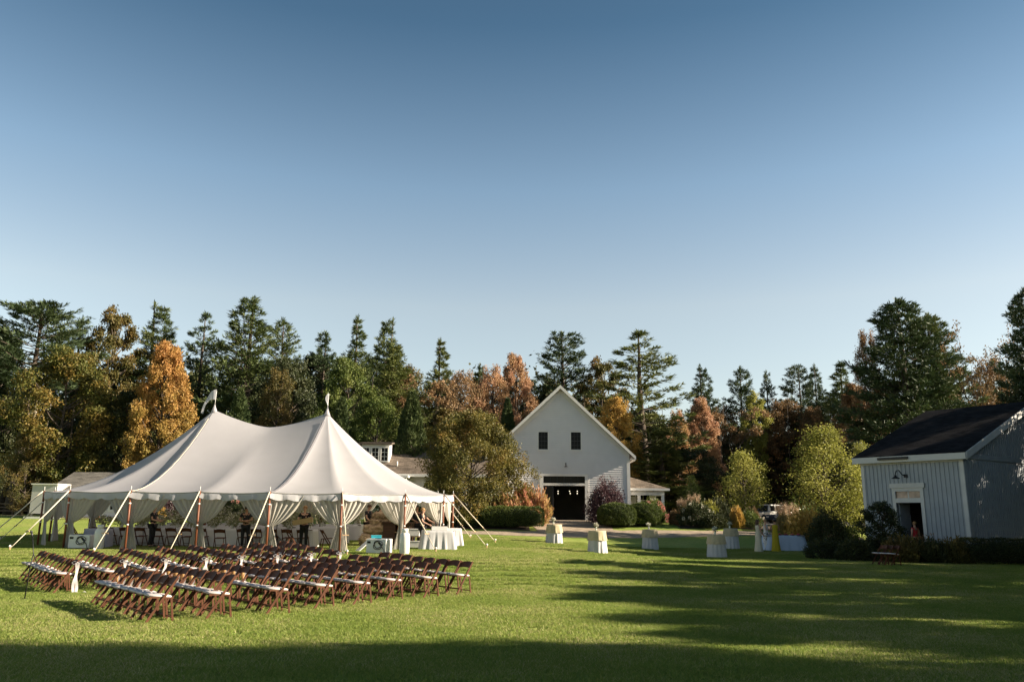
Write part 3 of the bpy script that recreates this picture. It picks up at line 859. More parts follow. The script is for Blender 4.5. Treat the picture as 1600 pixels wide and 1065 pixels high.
# second row of the wood, filling the gaps between the front trees
_sr = random.Random(8)
WPX = [60, 200, 320, 470, 560, 680, 800, 890, 960, 1060, 1150, 1240, 1345, 1450]
WHERE = ["left of the cottage", "above the cottage roof", "behind the bright orange maple", "behind the tent's sagging ridge", "behind the plain tent peak", "above the house roof", "above the olive spreading tree", "at the white barn's left roof edge", "at the white barn's right roof edge", "behind the tall open pine", "behind the black car", "behind the white wagon", "behind the tall birch clump", "behind the giant dark pine", "above the grey-blue barn's ridge"]
for i in range(46):
    px = -260 + 1870 * (i + _sr.random() * 0.8) / 46
    y_ = _sr.uniform(86, 97) + (10 if px > 1010 else 0)
    top_ = (np.interp(px, [0, 250, 420, 600, 800, 900, 1050, 1250, 1400, 1640], [560, 560, 560, 570, 600, 605, 635, 640, 590, 580])) + _sr.uniform(-14, 34)
    key_, lf_, nm_ = _sr.choice([('ovalA', BROWNGREEN, "oak_tree"), ('ovalB', DARK, "oak_tree"), ('pineG', PINE_D, "white_pine"), ('pineH', PINE, "white_pine"), ('airyA', TAN, "ash_tree"), ('airyA', RUST, "maple_tree"), ('ovalB', GREEN, "poplar_tree"), ('pineI', PINE_D, "white_pine")])
    ptree(nm_, key_, px, top_, y_, _sr.uniform(75, 110), lf_, "%s in the wood's second row, half hidden, %s" % ({"oak_tree": "shaded oak", "white_pine": "dark pine", "ash_tree": "thin tan ash", "maple_tree": "rusty maple", "poplar_tree": "green poplar"}[nm_], WHERE[int(np.searchsorted(WPX, px))]), group="trees in the wood's second row, " + nm_.split('_')[0])

# trees of the neighbouring wood: outside the frame on the right and behind, their shade lies on the lawn
for i, (x, y, h, w, key) in enumerate([
    (20, 7.0, 16.5, 9, 'ovalA'), (26, 6.8, 19, 9.5, 'ovalB'), (33, 6.0, 21, 10, 'ovalA'), (40, 5.6, 23, 10, 'ovalB'), (16, 2.5, 14, 9, 'ovalA'), (24, 0, 18, 10, 'ovalB'), (32, -1, 20, 10, 'pineF'), (12, -3, 12, 8, 'ovalA'),
    (24.5, 12.6, 9.4, 6.5, 'ovalB'), (28, 14.2, 11.0, 7, 'ovalA'), (26, 18.4, 10.6, 7.0, 'ovalB'), (31, 19.6, 12.4, 6.0, 'ovalA'), (30, 23.4, 12.0, 7, 'ovalA'), (29, 27.2, 11.6, 6.5, 'ovalB'), (33, 30.8, 11.5, 6, 'ovalA'), (38, 15.6, 14.6, 6, 'pineF'), (40, 20.6, 15.2, 6, 'pineC'), (39, 25.8, 14.4, 5.5, 'pineF'), (42, 29.5, 15.6, 6, 'pineC'),
    (36, 11, 13, 7, 'ovalB'), (30.5, 36.5, 11.0, 9, 'ovalA'), (32.5, 41.5, 11.6, 9.5, 'ovalA'), (36, 36, 12.4, 10, 'pineF'), (38, 44, 13, 10, 'ovalA'), (32, 47, 11, 8, 'ovalA')]):
    tree("white_pine" if key.startswith('pine') else "oak_tree", key, x, y, h, w, PINE_D if key.startswith('pine') else DARK,
         "tree of the wood beyond the lawn, casting long shade across it", group="trees shading the lawn")

# the depth of the wood: dark mass of trunks and foliage that nobody could count
def woodland():
    rng = np.random.default_rng(77)
    Ps, T = [], []
    for i in range(900):
        x = rng.uniform(-95, 110); y = rng.uniform(88, 118) + (14 if x > 10 else 0)
        h = rng.uniform(9, 18.5) if x < 8 else rng.uniform(7, 14.5); r_ = rng.uniform(1.6, 3.2); z0 = g(x, y)
        n = 320
        u = unit(rng.normal(size=(n, 3))) * rng.random((n, 1)) ** 0.4
        P = np.c_[x + u[:, 0] * r_, y + u[:, 1] * r_, z0 + h * 0.52 + u[:, 2] * h * 0.52]
        Ps.append(P); T.append(np.full(n, rng.random()) * 0.5 + rng.random(n) * 0.5)
    for i in range(500):       # undergrowth
        x = rng.uniform(-95, 110); y = rng.uniform(82, 112) + (12 if x > 10 else 0)
        n = 90; r_ = rng.uniform(0.8, 1.8); z0 = g(x, y)
        u = unit(rng.normal(size=(n, 3))) * rng.random((n, 1)) ** 0.4
        Ps.append(np.c_[x + u[:, 0] * r_, y + u[:, 1] * r_, z0 + 0.9 + u[:, 2] * r_]); T.append(rng.random(n))
    P = np.concatenate(Ps); n = len(P)
    V, F = leaf_quads(P, unit(rng.normal(size=(n, 3))), rng.uniform(0.3, 0.55, n), rng.uniform(0.2, 0.4, n), rng)
    me = np_mesh("woodland", V, F, tint=np.concatenate(T)); me.materials.append(leafmat("leaves_wood", [(0.03, 0.042, 0.014), (0.06, 0.068, 0.022), (0.15, 0.10, 0.04)], 0.25))
    tag(put("woodland", me), "dark depth of the wood behind the front trees", "woodland", kind="stuff")
    b = MB()
    for i in range(420):
        x = rng.uniform(-95, 110); y = rng.uniform(78, 112) + (14 if x > 10 else 0); h = rng.uniform(8, 15); a = rng.normal(0, 0.02, 2)
        z0 = g(x, y) - 0.1
        b.tube([(x, y, z0), (x + a[0] * h, y + a[1] * h, z0 + h)], [rng.uniform(0.09, 0.2), 0.03], n=5, cap=False)
    tag(b.build("woodland_trunks", M_BARK, recalc=False), "thin grey trunks standing deep in the shaded wood", "woodland", kind="stuff")
woodland()
for i, (px, pyb, y, tl) in enumerate([(28, 790, 72, 0.05), (12, 795, 75, 0.02), (48, 792, 70, 0.06)]):
    p = at(px, pyb, y); b = MB(); hgt = 12.5 - 1.5 * i
    b.tube([(0, 0, -0.3), (0.25 * tl * 20, 0, hgt * 0.5), (tl * hgt, 0, hgt)], [0.30 - 0.05 * i, 0.22 - 0.04 * i, 0.03], n=9)
    e = empty("pine_trunk", (p.x, y, g(p.x, y)), 0, ["thick pale bare pine trunk catching sun beside the cottage", "thin dark bare trunk left of the pale trunk, deep in shade", "slim grey bare trunk leaning towards the gold maple"][i], "tree trunk")
    b.build("trunk", M_BARKP, e)
    for k in range(7):
        b2_ = MB()
        z = hgt * (0.45 + 0.08 * k); a = k * 2.4
        b2_.tube([(tl * z, 0, z), (tl * z + 0.7 * math.cos(a), 0.7 * math.sin(a), z + 0.1), (tl * z + 1.1 * math.cos(a), 1.1 * math.sin(a), z - 0.05)], [0.035, 0.02, 0.006], n=4, cap=False)
        b2_.build("branch", M_BARKP, e)
# ================================================================== buildings
M_WHITE = mat("white_paint", (0.40, 0.39, 0.375), 0.55, noise=0.06, nscale=2.5)
M_CLAP = mat("white_clapboard", (0.63, 0.61, 0.60), 0.6, noise=0.03, nscale=1.5)
M_TRIM = mat("white_trim", (0.66, 0.64, 0.60), 0.5, noise=0.05, nscale=2)
M_BLACK = mat("black_paint", (0.012, 0.012, 0.013), 0.45)
M_BARS = mat("grey_glazing_bars", (0.03, 0.03, 0.03), 0.6)
M_GLASS = mat("dark_glass", (0.004, 0.0045, 0.005), 0.1, spec=0.12)
M_INSIDE = mat("dark_timber", (0.05, 0.038, 0.03), 0.8, noise=0.3)
M_SHING = linemat("brown_shingles", (0.145, 0.115, 0.09), 'xy', 0.16, 0.5, noise=0.3)
M_SHINGG = linemat("grey_shingles", (0.13, 0.12, 0.105), 'xy', 0.16, 0.5, noise=0.3)
M_SHINGD = linemat("charcoal_shingles", (0.018, 0.017, 0.018), 'xy', 0.16, 0.4, noise=0.35, rough=0.95, spec=0.02)
M_GREY = mat("grey_blue_boards", (0.30, 0.32, 0.345), 0.6, noise=0.08, nscale=2)
M_GTRIM = mat("grey_white_trim", (0.50, 0.49, 0.47), 0.55, noise=0.06, nscale=2)
M_STONE = mat("stone_base", (0.22, 0.20, 0.18), 0.9, noise=0.3, nscale=4, bump=0.5)

def emis(name, col, strength):
    m = bpy.data.materials.new(name); m.use_nodes = True
    b = m.node_tree.nodes["Principled BSDF"]
    b.inputs["Base Color"].default_value = (*col, 1); b.inputs["Emission Color"].default_value = (*col, 1); b.inputs["Emission Strength"].default_value = strength
    return m
M_BULB = emis("lit_bulb", (1.0, 0.86, 0.62), 0.7)

def subtract(iv, a, b):
    out = []
    for x0, x1 in iv:
        if b <= x0 or a >= x1: out.append((x0, x1)); continue
        if a > x0: out.append((x0, a))
        if b < x1: out.append((b, x1))
    return out

def clapboards(xf, z0, z1, step, openings, y=0.0, lap=0.022, back=0.12):
    """overlapping boards, each course a wedge; xf(z) -> (x0, x1); wall faces -y"""
    mb = MB(); z = z0
    while z < z1 - 1e-6:
        zt = min(z + step, z1)
        a0, b0 = xf(z); a1, b1 = xf(zt)
        iv = [(a0, b0)]
        for (ox0, ox1, oz0, oz1) in openings:
            if min(zt, oz1) - max(z, oz0) > 0.5 * (zt - z): iv = subtract(iv, ox0, ox1)
        for x0, x1 in iv:
            if x1 - x0 < 0.02: continue
            tx0 = a1 if abs(x0 - a0) < 1e-9 else x0
            tx1 = b1 if abs(x1 - b0) < 1e-9 else x1
            if tx1 - tx0 < 0.01: tx0 = tx1 = (tx0 + tx1) / 2
            mb.add([(x0, y - lap, z), (x1, y - lap, z), (tx1, y - 0.004, zt), (tx0, y - 0.004, zt), (x0, y + back, z), (x1, y + back, z), (tx1, y + back, zt), (tx0, y + back, zt)],
                   [(0, 1, 2, 3), (5, 4, 7, 6), (4, 5, 1, 0), (4, 0, 3, 7), (1, 5, 6, 2)])
        z = zt
    return mb

def window(parent, x0, x1, z0, z1, y=0.0, cols=3, rows=4, trim=0.09, frame=M_TRIM, name="window", dark=False):
    """window in a wall facing -y: casing round the opening, sash, glass panes set back, glazing bars"""
    f = MB()
    f.b2(x0 - trim, x0, y - 0.05, y + 0.08, z0 - trim, z1 + trim); f.b2(x1, x1 + trim, y - 0.05, y + 0.08, z0 - trim, z1 + trim)
    f.b2(x0 + 0.001, x1 - 0.001, y - 0.048, y + 0.08, z1, z1 + trim); f.b2(x0 + 0.001, x1 - 0.001, y - 0.08, y + 0.08, z0 - trim, z0)
    w = f.build(name, frame, parent)
    bars = MB()
    for c in range(1, cols):
        x = x0 + (x1 - x0) * c / cols; bars.b2(x - 0.011, x + 0.011, y + 0.0, y + 0.03, z0, z1)
    for r_ in range(1, rows):
        z = z0 + (z1 - z0) * r_ / rows; t = 0.014 if r_ * 2 != rows else 0.026; bars.b2(x0, x1, y + 0.002, y + 0.032, z - t, z + t)
    if cols > 1 or rows > 1: tag(bars.build("glazing_bar", M_BARS if dark else frame, w), kind="stuff")
    MB().b2(x0, x1, y + 0.034, y + 0.045, z0, z1).build("pane", M_GLASS, w)
    return w

def ridge_roof(name, mat_, parent, x0, x1, y0, y1, ze, zr, th=0.18, yr=None):
    """gable roof with its ridge along x; eaves at y0 and y1"""
    yr = (y0 + y1) / 2 if yr is None else yr
    out = []
    for (a, b, side) in ((y0, yr, 0), (yr, y1, 1)):
        za, zb = (ze, zr) if side == 0 else (zr, ze)
        m = MB(); m.prism([(a, za), (b, zb), (b, zb - th), (a, za - th)], 'x', x0, x1)
        out.append(m.build(name, mat_, parent))
    return out

# ------------------------------------------------------------------ the white barn
def white_barn():
    Y0 = 62.0
    c = at(876, 812.5, Y0)
    base = g(c.x, Y0)
    E = empty("white_barn", (c.x, Y0, base), R(-1.0), "white clapboard barn with steep gable and wide dark doorway", "barn")
    def L(px, py):
        p = at(px, py, Y0); return p.x - c.x, p.z - base
    HW, ZE, ZA, D = 5.25, 5.0, 10.0, 18.0
    sl = (ZA - ZE) / HW
    dx0, dz1 = L(849, 758); dx1, _ = L(914, 758)
    _, tz0 = L(880, 754.5); _, tz1 = L(880, 743.5)
    ops = [(dx0, dx1, 0, dz1), (dx0, dx1, tz0, tz1), (dx0, dx1, dz1 - 0.01, tz0 + 0.01)]
    wins = []
    for a, b_ in ((841.5, 856), (892, 907.5)):
        x0, z1 = L(a, 674.5); x1, z0 = L(b_, 702.5); wins.append((x0, x1, z0, z1)); ops.append((x0, x1, z0, z1))
    def xf(z):
        if z <= ZE: return -HW, HW
        w = HW * (1 - (z - ZE) / (ZA - ZE)); return -w, w
    sd = clapboards(xf, 0.35, ZA - 0.12, 0.165, ops, lap=0.042)
    tag(sd.build("siding", M_CLAP, E), kind="stuff")
    body = MB()
    body.b2(-HW, -HW + 0.12, 0.13, D, 0, ZE); body.b2(HW - 0.12, HW, 0.13, D, 0, ZE); body.prism([(-HW, 0), (HW, 0), (HW, ZE), (0, ZA - 0.1), (-HW, ZE)], 'y', D, D + 0.12)
    body.build("wall", M_CLAP, E)
    MB().b2(-HW + 0.14, HW - 0.14, 0.2, D - 0.1, -0.25, 0.02).build("plank_floor", M_INSIDE, E)
    for xa, xb in ((-HW - 0.02, dx0 - 0.28), (dx1 + 0.28, HW + 0.02)): MB().b2(xa, xb, -0.03, 0.12, -0.5, 0.35).build("stone_foundation", M_STONE, E)
    # roof slopes with overhang
    ov, oe, th = 0.42, 0.42, 0.20
    for s in (-1, 1):
        xe, ze = s * (HW + oe), ZE - oe * sl
        m = MB(); m.prism([(0, ZA + th), (xe, ze + th), (xe, ze), (0, ZA)], 'y', -ov, D + 0.4); m.build("roof_slope", M_SHINGG, E)
        f = MB(); f.prism([(0, ZA + th + 0.02), (xe + s * 0.03, ze + th + 0.02 - 0.03 * sl), (xe + s * 0.03, ze - 0.06), (0, ZA - 0.06)], 'y', -ov - 0.04, -ov - 0.004); f.build("rake_board", M_TRIM, E)
        f = MB(); w = 0.40; f.prism([(0, ZA - 0.01), (s * HW, ZE - 0.01), (s * HW, ZE - 0.01 - w), (0, ZA - 0.01 - w)], 'y', -0.055, -0.026); f.build("frieze_board", M_TRIM, E)
        f = MB(); f.b2(s * (HW - 0.20), s * (HW + 0.035), -0.06, 0.14, 0.3, ZE - 0.42); f.build("corner_board", M_TRIM, E)
        f = MB(); f.b2(s * (HW + 0.04), s * (HW + oe + 0.03), -ov - 0.002, 0.2, ze - 0.05, ze - 0.003); f.build("eave_return", M_TRIM, E)
        f = MB(); f.b2(s * (HW + oe - 0.01), s * (HW + oe + 0.06), 0.2, D, ze - 0.1, ze + 0.06); f.build("gutter", M_TRIM, E)
    for x0, x1, z0, z1 in wins: window(E, x0, x1, z0, z1, cols=3, rows=4, dark=True)
    # belt board below the windows
    MB().b2(-HW + 0.21, HW - 0.21, -0.034, -0.0245, wins[0][2] - 0.26, wins[0][2] - 0.23).build("belt_board", M_CLAP, E)
    # doorway casing, transom, glazed door leaves
    f = MB(); t = 0.27
    _, hz = L(880, 740)
    f.b2(dx0 - t, dx0, -0.075, 0.14, 0, hz + 0.02); f.b2(dx1, dx1 + t, -0.075, 0.14, 0, hz + 0.02); f.b2(dx0 + 0.001, dx1 - 0.001, -0.073, 0.14, tz1, hz + 0.018); f.b2(dx0 + 0.001, dx1 - 0.001, -0.073, 0.14, dz1, tz0)
    f.build("door_casing", M_TRIM, E)
    tr = MB(); n = 6
    for k in range(n + 1):
        x = dx0 + (dx1 - dx0) * k / n; tr.b2(x - 0.02, x + 0.02, 0.03, 0.07, tz0, tz1)
    w = MB().b2(dx0, dx1, 0.072, 0.08, tz0, tz1).build("transom_window", M_GLASS, E)
    tag(tr.build("glazing_bar", M_BLACK, w), kind="stuff")
    n = 4; wd = (dx1 - dx0) / n
    for k in range(n):
        x0 = dx0 + wd * k; open_ = k in (1, 2, 3)
        if open_: continue
        f = MB()
        f.b2(x0 + 0.005, x0 + 0.1, 0.05, 0.1, 0.05, dz1 - 0.02); f.b2(x0 + wd - 0.1, x0 + wd - 0.005, 0.05, 0.1, 0.05, dz1 - 0.02); f.b2(x0 + 0.1, x0 + wd - 0.1, 0.052, 0.098, dz1 - 0.14, dz1 - 0.02); f.b2(x0 + 0.1, x0 + wd - 0.1, 0.052, 0.098, 0.05, 0.3); f.b2(x0 + 0.1, x0 + wd - 0.1, 0.06, 0.09, 1.3, 1.34)
        d = f.build("door_leaf", M_BLACK, E)
        MB().b2(x0 + 0.1, x0 + wd - 0.1, 0.066, 0.074, 0.3, dz1 - 0.14).build("pane", M_GLASS, d)
    MB().b2(dx0 - 0.4, dx1 + 0.4, -0.5, 0.16, -0.3, 0.03).build("door_sill", M_STONE, E)
    # small lamp over the doorway
    lx, lz = L(884, 728)
    l = MB(); l.tube([(lx, -0.02, lz + 0.15), (lx, -0.25, lz + 0.25), (lx, -0.36, lz + 0.1)], 0.02, 6); l.lathe([(0.03, 0.12), (0.05, 0.05), (0.17, 0.0), (0.165, -0.01), (0.03, 0.03)], 12, (lx, -0.36, lz - 0.05)); l.box((lx, -0.01, lz + 0.15), (0.1, 0.05, 0.14)); l.build("wall_lamp", M_BLACK, E)
    # porch on the right flank
    px0 = HW + 0.05; px1 = L(1040, 760)[0]; zf = L(1000, 768)[1]; zr = L(990, 744)[1]; ze = L(1045, 763)[1]
    P1 = 0.9; P2 = 9.0
    m = MB(); m.add([(px0, P1 + 1.5, zr + 0.15), (px1 + 0.35, P1 - 0.35, ze + 0.02), (px1 + 0.35, P2, ze + 0.02), (px0, P2, zr + 0.15), (px0, P1 - 0.35, ze + 0.02)], [(0, 4, 1), (0, 1, 2, 3)]); m.build("porch_roof", M_SHING, E, recalc=False)
    m = MB(); m.b2(px0, px1 + 0.38, P1 - 0.4, P1 - 0.32, ze - 0.14, ze + 0.03); m.b2(px1 + 0.30, px1 + 0.38, P1 - 0.31, P2, ze - 0.14, ze + 0.03); m.build("porch_fascia", M_TRIM, E)
    m = MB(); m.b2(px0, px1, P1 - 0.1, P1 + 0.12, ze - 0.48, ze - 0.15); m.b2(px1 - 0.2, px1, P1 + 0.13, P2, ze - 0.48, ze - 0.15); m.build("porch_beam", M_TRIM, E)
    for x, y in ((px1 - 0.12, P1), (px1 - 0.12, P1 + 4), (px1 - 0.12, P1 + 8), (px0 + 0.75, P1 + 0.02)):
        MB().b2(x - 0.11, x + 0.11, y - 0.09, y + 0.10, -0.3, ze - 0.482).build("porch_post", M_TRIM, E)
    m = MB(); m.b2(px0, px1 - 0.3, P1 + 3.5, P1 + 3.6, -0.3, ze - 0.5); m.build("porch_back_wall", M_CLAP, E)
    window(E, px0 + 1.0, px0 + 2.1, 1.1, 2.15, y=P1 + 3.43, cols=2, rows=2)
    # pendants inside: lit globes that show in the doorway
    for i, (px, py) in enumerate(((872, 767), (872, 770.5), (890, 767), (891, 770.5), (902, 767), (902, 770.5))):
        q = at(px, py, Y0 + 6 + (i % 3)); lb = empty("pendant_lamp", (q.x, q.y, q.z), 0, ["upper", "lower"][i % 2] + " lit globe of the " + ["first", "middle", "last"][i // 2] + " pair hanging inside the white barn's doorway", "lamp", "globes lit inside the white barn")
        MB().ball((0, 0, 0), 0.042).build("globe", M_BULB, lb); MB().tube([(0, 0, 0.07), (0, 0, 2.2 + 0.2 * (i % 2))], 0.008, 5).build("cord", M_BLACK, lb)
    return E
white_barn()

# ------------------------------------------------------------------ house with dormer behind the tent
def house():
    Y0 = 60.5
    a = at(455, 800, Y0); b = at(790, 800, Y0)
    x0, x1 = a.x, b.x; cx = (x0 + x1) / 2; hw = (x1 - x0) / 2
    base = g(cx, Y0)
    E = empty("house", (cx, Y0, base), 0, "long white house with brown shingle roof and dormer, behind the tent", "house")
    ze = at(630, 740, Y0 - 0.6).z - base; zr = at(600, 690, Y0 + 4.6).z - base
    sl = (zr - ze) / 5.2
    ops = []
    def lx(px): return at(px, 800, Y0).x - cx
    wins = [(lx(a_), lx(b_), 0.95, 2.45) for a_, b_ in ((498, 514), (519, 535), (548, 562), (660, 676), (690, 706))]
    door = (lx(592), lx(608), 0, 2.35)
    ops = wins + [door]
    tag(clapboards(lambda z: (-hw, hw), 0.2, ze + 0.3, 0.118, ops).build("siding", M_CLAP, E), kind="stuff")
    m = MB(); m.prism([(0.13, 0), (9.2, 0), (9.2, ze), (4.6, zr - 0.2), (0.13, ze + 0.2)], 'x', -hw, -hw + 0.12); m.prism([(0.13, 0), (9.2, 0), (9.2, ze), (4.6, zr - 0.2), (0.13, ze + 0.2)], 'x', hw - 0.12, hw); m.b2(-hw + 0.121, hw - 0.121, 9.0, 9.19, 0, ze); m.b2(-hw + 0.121, hw - 0.121, 0.5, 9, -0.2, 0.05); m.build("wall", M_CLAP, E)
    MB().b2(-hw, hw, -0.02, 0.14, -0.6, 0.2).build("stone_foundation", M_STONE, E)
    for w in wins: window(E, *w, cols=2, rows=4)
    d = MB(); d.b2(door[0] + 0.002, door[1] - 0.002, 0.04, 0.09, 0.02, 2.34); d = d.build("door", M_BLACK, E); MB().ball((door[1] - 0.08, 0.02, 1.05), 0.035).build("handle", mat("brass", (0.4, 0.3, 0.12), 0.3, metal=1), d)
    f = MB(); f.b2(door[0] - 0.12, door[0], -0.05, 0.1, 0, 2.47); f.b2(door[1], door[1] + 0.12, -0.05, 0.1, 0, 2.47); f.b2(door[0] + 0.001, door[1] - 0.001, -0.048, 0.1, 2.35, 2.468); f.build("door_casing", M_TRIM, E)
    for r_ in ridge_roof("roof_slope", M_SHING, E, -hw - 0.3, hw + 0.3, -0.6, 9.8, ze, zr): pass
    MB().b2(-hw - 0.3, hw + 0.3, -0.72, -0.605, ze - 0.2, ze + 0.0).build("gutter", M_TRIM, E)
    # porch columns of the entrance
    for px in (571, 583, 618, 634):
        x = lx(px); MB().b2(x - 0.14, x + 0.14, -1.5, -1.22, -0.3, ze - 0.3).build("porch_column", M_TRIM, E)
    m = MB(); m.b2(lx(565), lx(640), -1.7, -0.61, ze - 0.3, ze - 0.15); m.build("porch_roof", M_TRIM, E)
    # dormer
    da, db = lx(556) * 1.0, lx(601)
    zt = zr - 0.35; yf = 1.1
    zb = ze + sl * (yf + 0.6)
    dm = MB(); dm.prism([(yf, zb - 0.05), (yf, zt - 0.15), (yf + 3.2, zt + 0.1), (yf + 3.2, zt - 0.4)], 'x', da, db); d = dm.build("dormer", M_CLAP, E)
    rf = MB(); rf.prism([(yf - 0.3, zt - 0.17), (yf + 3.4, zt + 0.22), (yf + 3.4, zt + 0.32), (yf - 0.3, zt - 0.05)], 'x', da - 0.2, db + 0.2); rf.build("dormer_roof", M_SHING, d)
    n = 3
    for k in range(n):
        wx = da + (db - da) * (k + 0.5) / n; w_ = (db - da) / n * 0.34
        window(d, wx - w_, wx + w_, zb + 0.14, zt - 0.42, y=yf - 0.06, cols=2, rows=3, trim=0.07, name="dormer_window")
    # vent pipe and skylight on the roof
    p = MB(); x = lx(616); yy = 0.6; p.tube([(x, yy, ze + sl * 1.2 - 0.1), (x, yy, ze + sl * 1.2 + 0.35)], 0.05, 8); p.build("vent_pipe", M_TRIM, E)
    s = MB(); x = lx(655); s.box((x, 3.4, ze + sl * 4.0 + 0.06), (0.9, 0.55, 0.12), (math.atan(sl), 0, 0)); s.build("skylight", M_BLACK, E)
house()

# ------------------------------------------------------------------ cottage left of the tent
def cottage():
    Y0 = 57.0
    a = at(80, 800, Y0); b = at(262, 800, Y0); cx = (a.x + b.x) / 2; hw = (b.x - a.x) / 2; base = g(cx, Y0)
    E = empty("cottage", (cx, Y0, base), 0, "low white cottage with weathered grey roof behind the tent's curtains", "cottage")
    ze = at(80, 766, Y0 - 0.4).z - base; zr = at(110, 737, Y0 + 3).z - base
    def lx(px): return at(px, 800, Y0).x - cx
    def lz(py, px=150): return at(px, py, Y0).z - base
    wins = [(lx(134.5), lx(142.5), lz(799), lz(787)), (lx(156), lx(163.5), lz(796), lz(774)), (lx(171.5), lx(179), lz(796), lz(774))]
    tag(clapboards(lambda z: (-hw, hw), 0.1, ze + 0.15, 0.12, wins).build("siding", M_CLAP, E), kind="stuff")
    m = MB()
    for s in (-1, 1): m.prism([(0.13, 0), (6, 0), (6, ze), (3, zr - 0.2), (0.13, ze + 0.1)], 'x', s * hw, s * (hw - 0.1))
    m.b2(-hw + 0.11, hw - 0.11, 5.9, 6, 0, ze); m.build("wall", M_CLAP, E)
    for w in wins: window(E, *w, cols=2, rows=2 if w is wins[0] else 3, trim=0.14)
    ridge_roof("roof_slope", M_SHINGG, E, -hw - 0.35, hw + 0.35, -0.4, 6.4, ze, zr)
    MB().b2(-hw - 0.2, hw, -0.5, 0.13, -0.5, 0.1).build("doorstep", M_STONE, E)
    MB().b2(-hw - 0.35, hw + 0.35, -0.48, -0.402, ze - 0.2, ze - 0.02).build("fascia", M_TRIM, E)
    # annex at the gable end
    A = empty("garden_shed", (at(65, 800, Y0 - 1).x, Y0 - 1, g(-32, 56)), 0, "plain white shed wall at the cottage's end with open dark base", "shed")
    w = 0.85
    m = MB(); m.b2(-w, w, 0, 3.0, 0.32, 2.25); m.build("wall", M_WHITE, A)
    m = MB(); m.b2(-w - 0.06, w + 0.06, -0.1, 3.1, 2.252, 2.33); m.build("roof", M_TRIM, A)
    for x in (-w + 0.1, 0, w - 0.1): MB().b2(x - 0.07, x + 0.07, 0.1, 0.25, -0.4, 0.318).build("footing", M_STONE, A)
    MB().b2(-w - 0.15, w + 0.5, -0.35, -0.05, -0.4, 0.12).build("kerb", M_TRIM, A)
cottage()

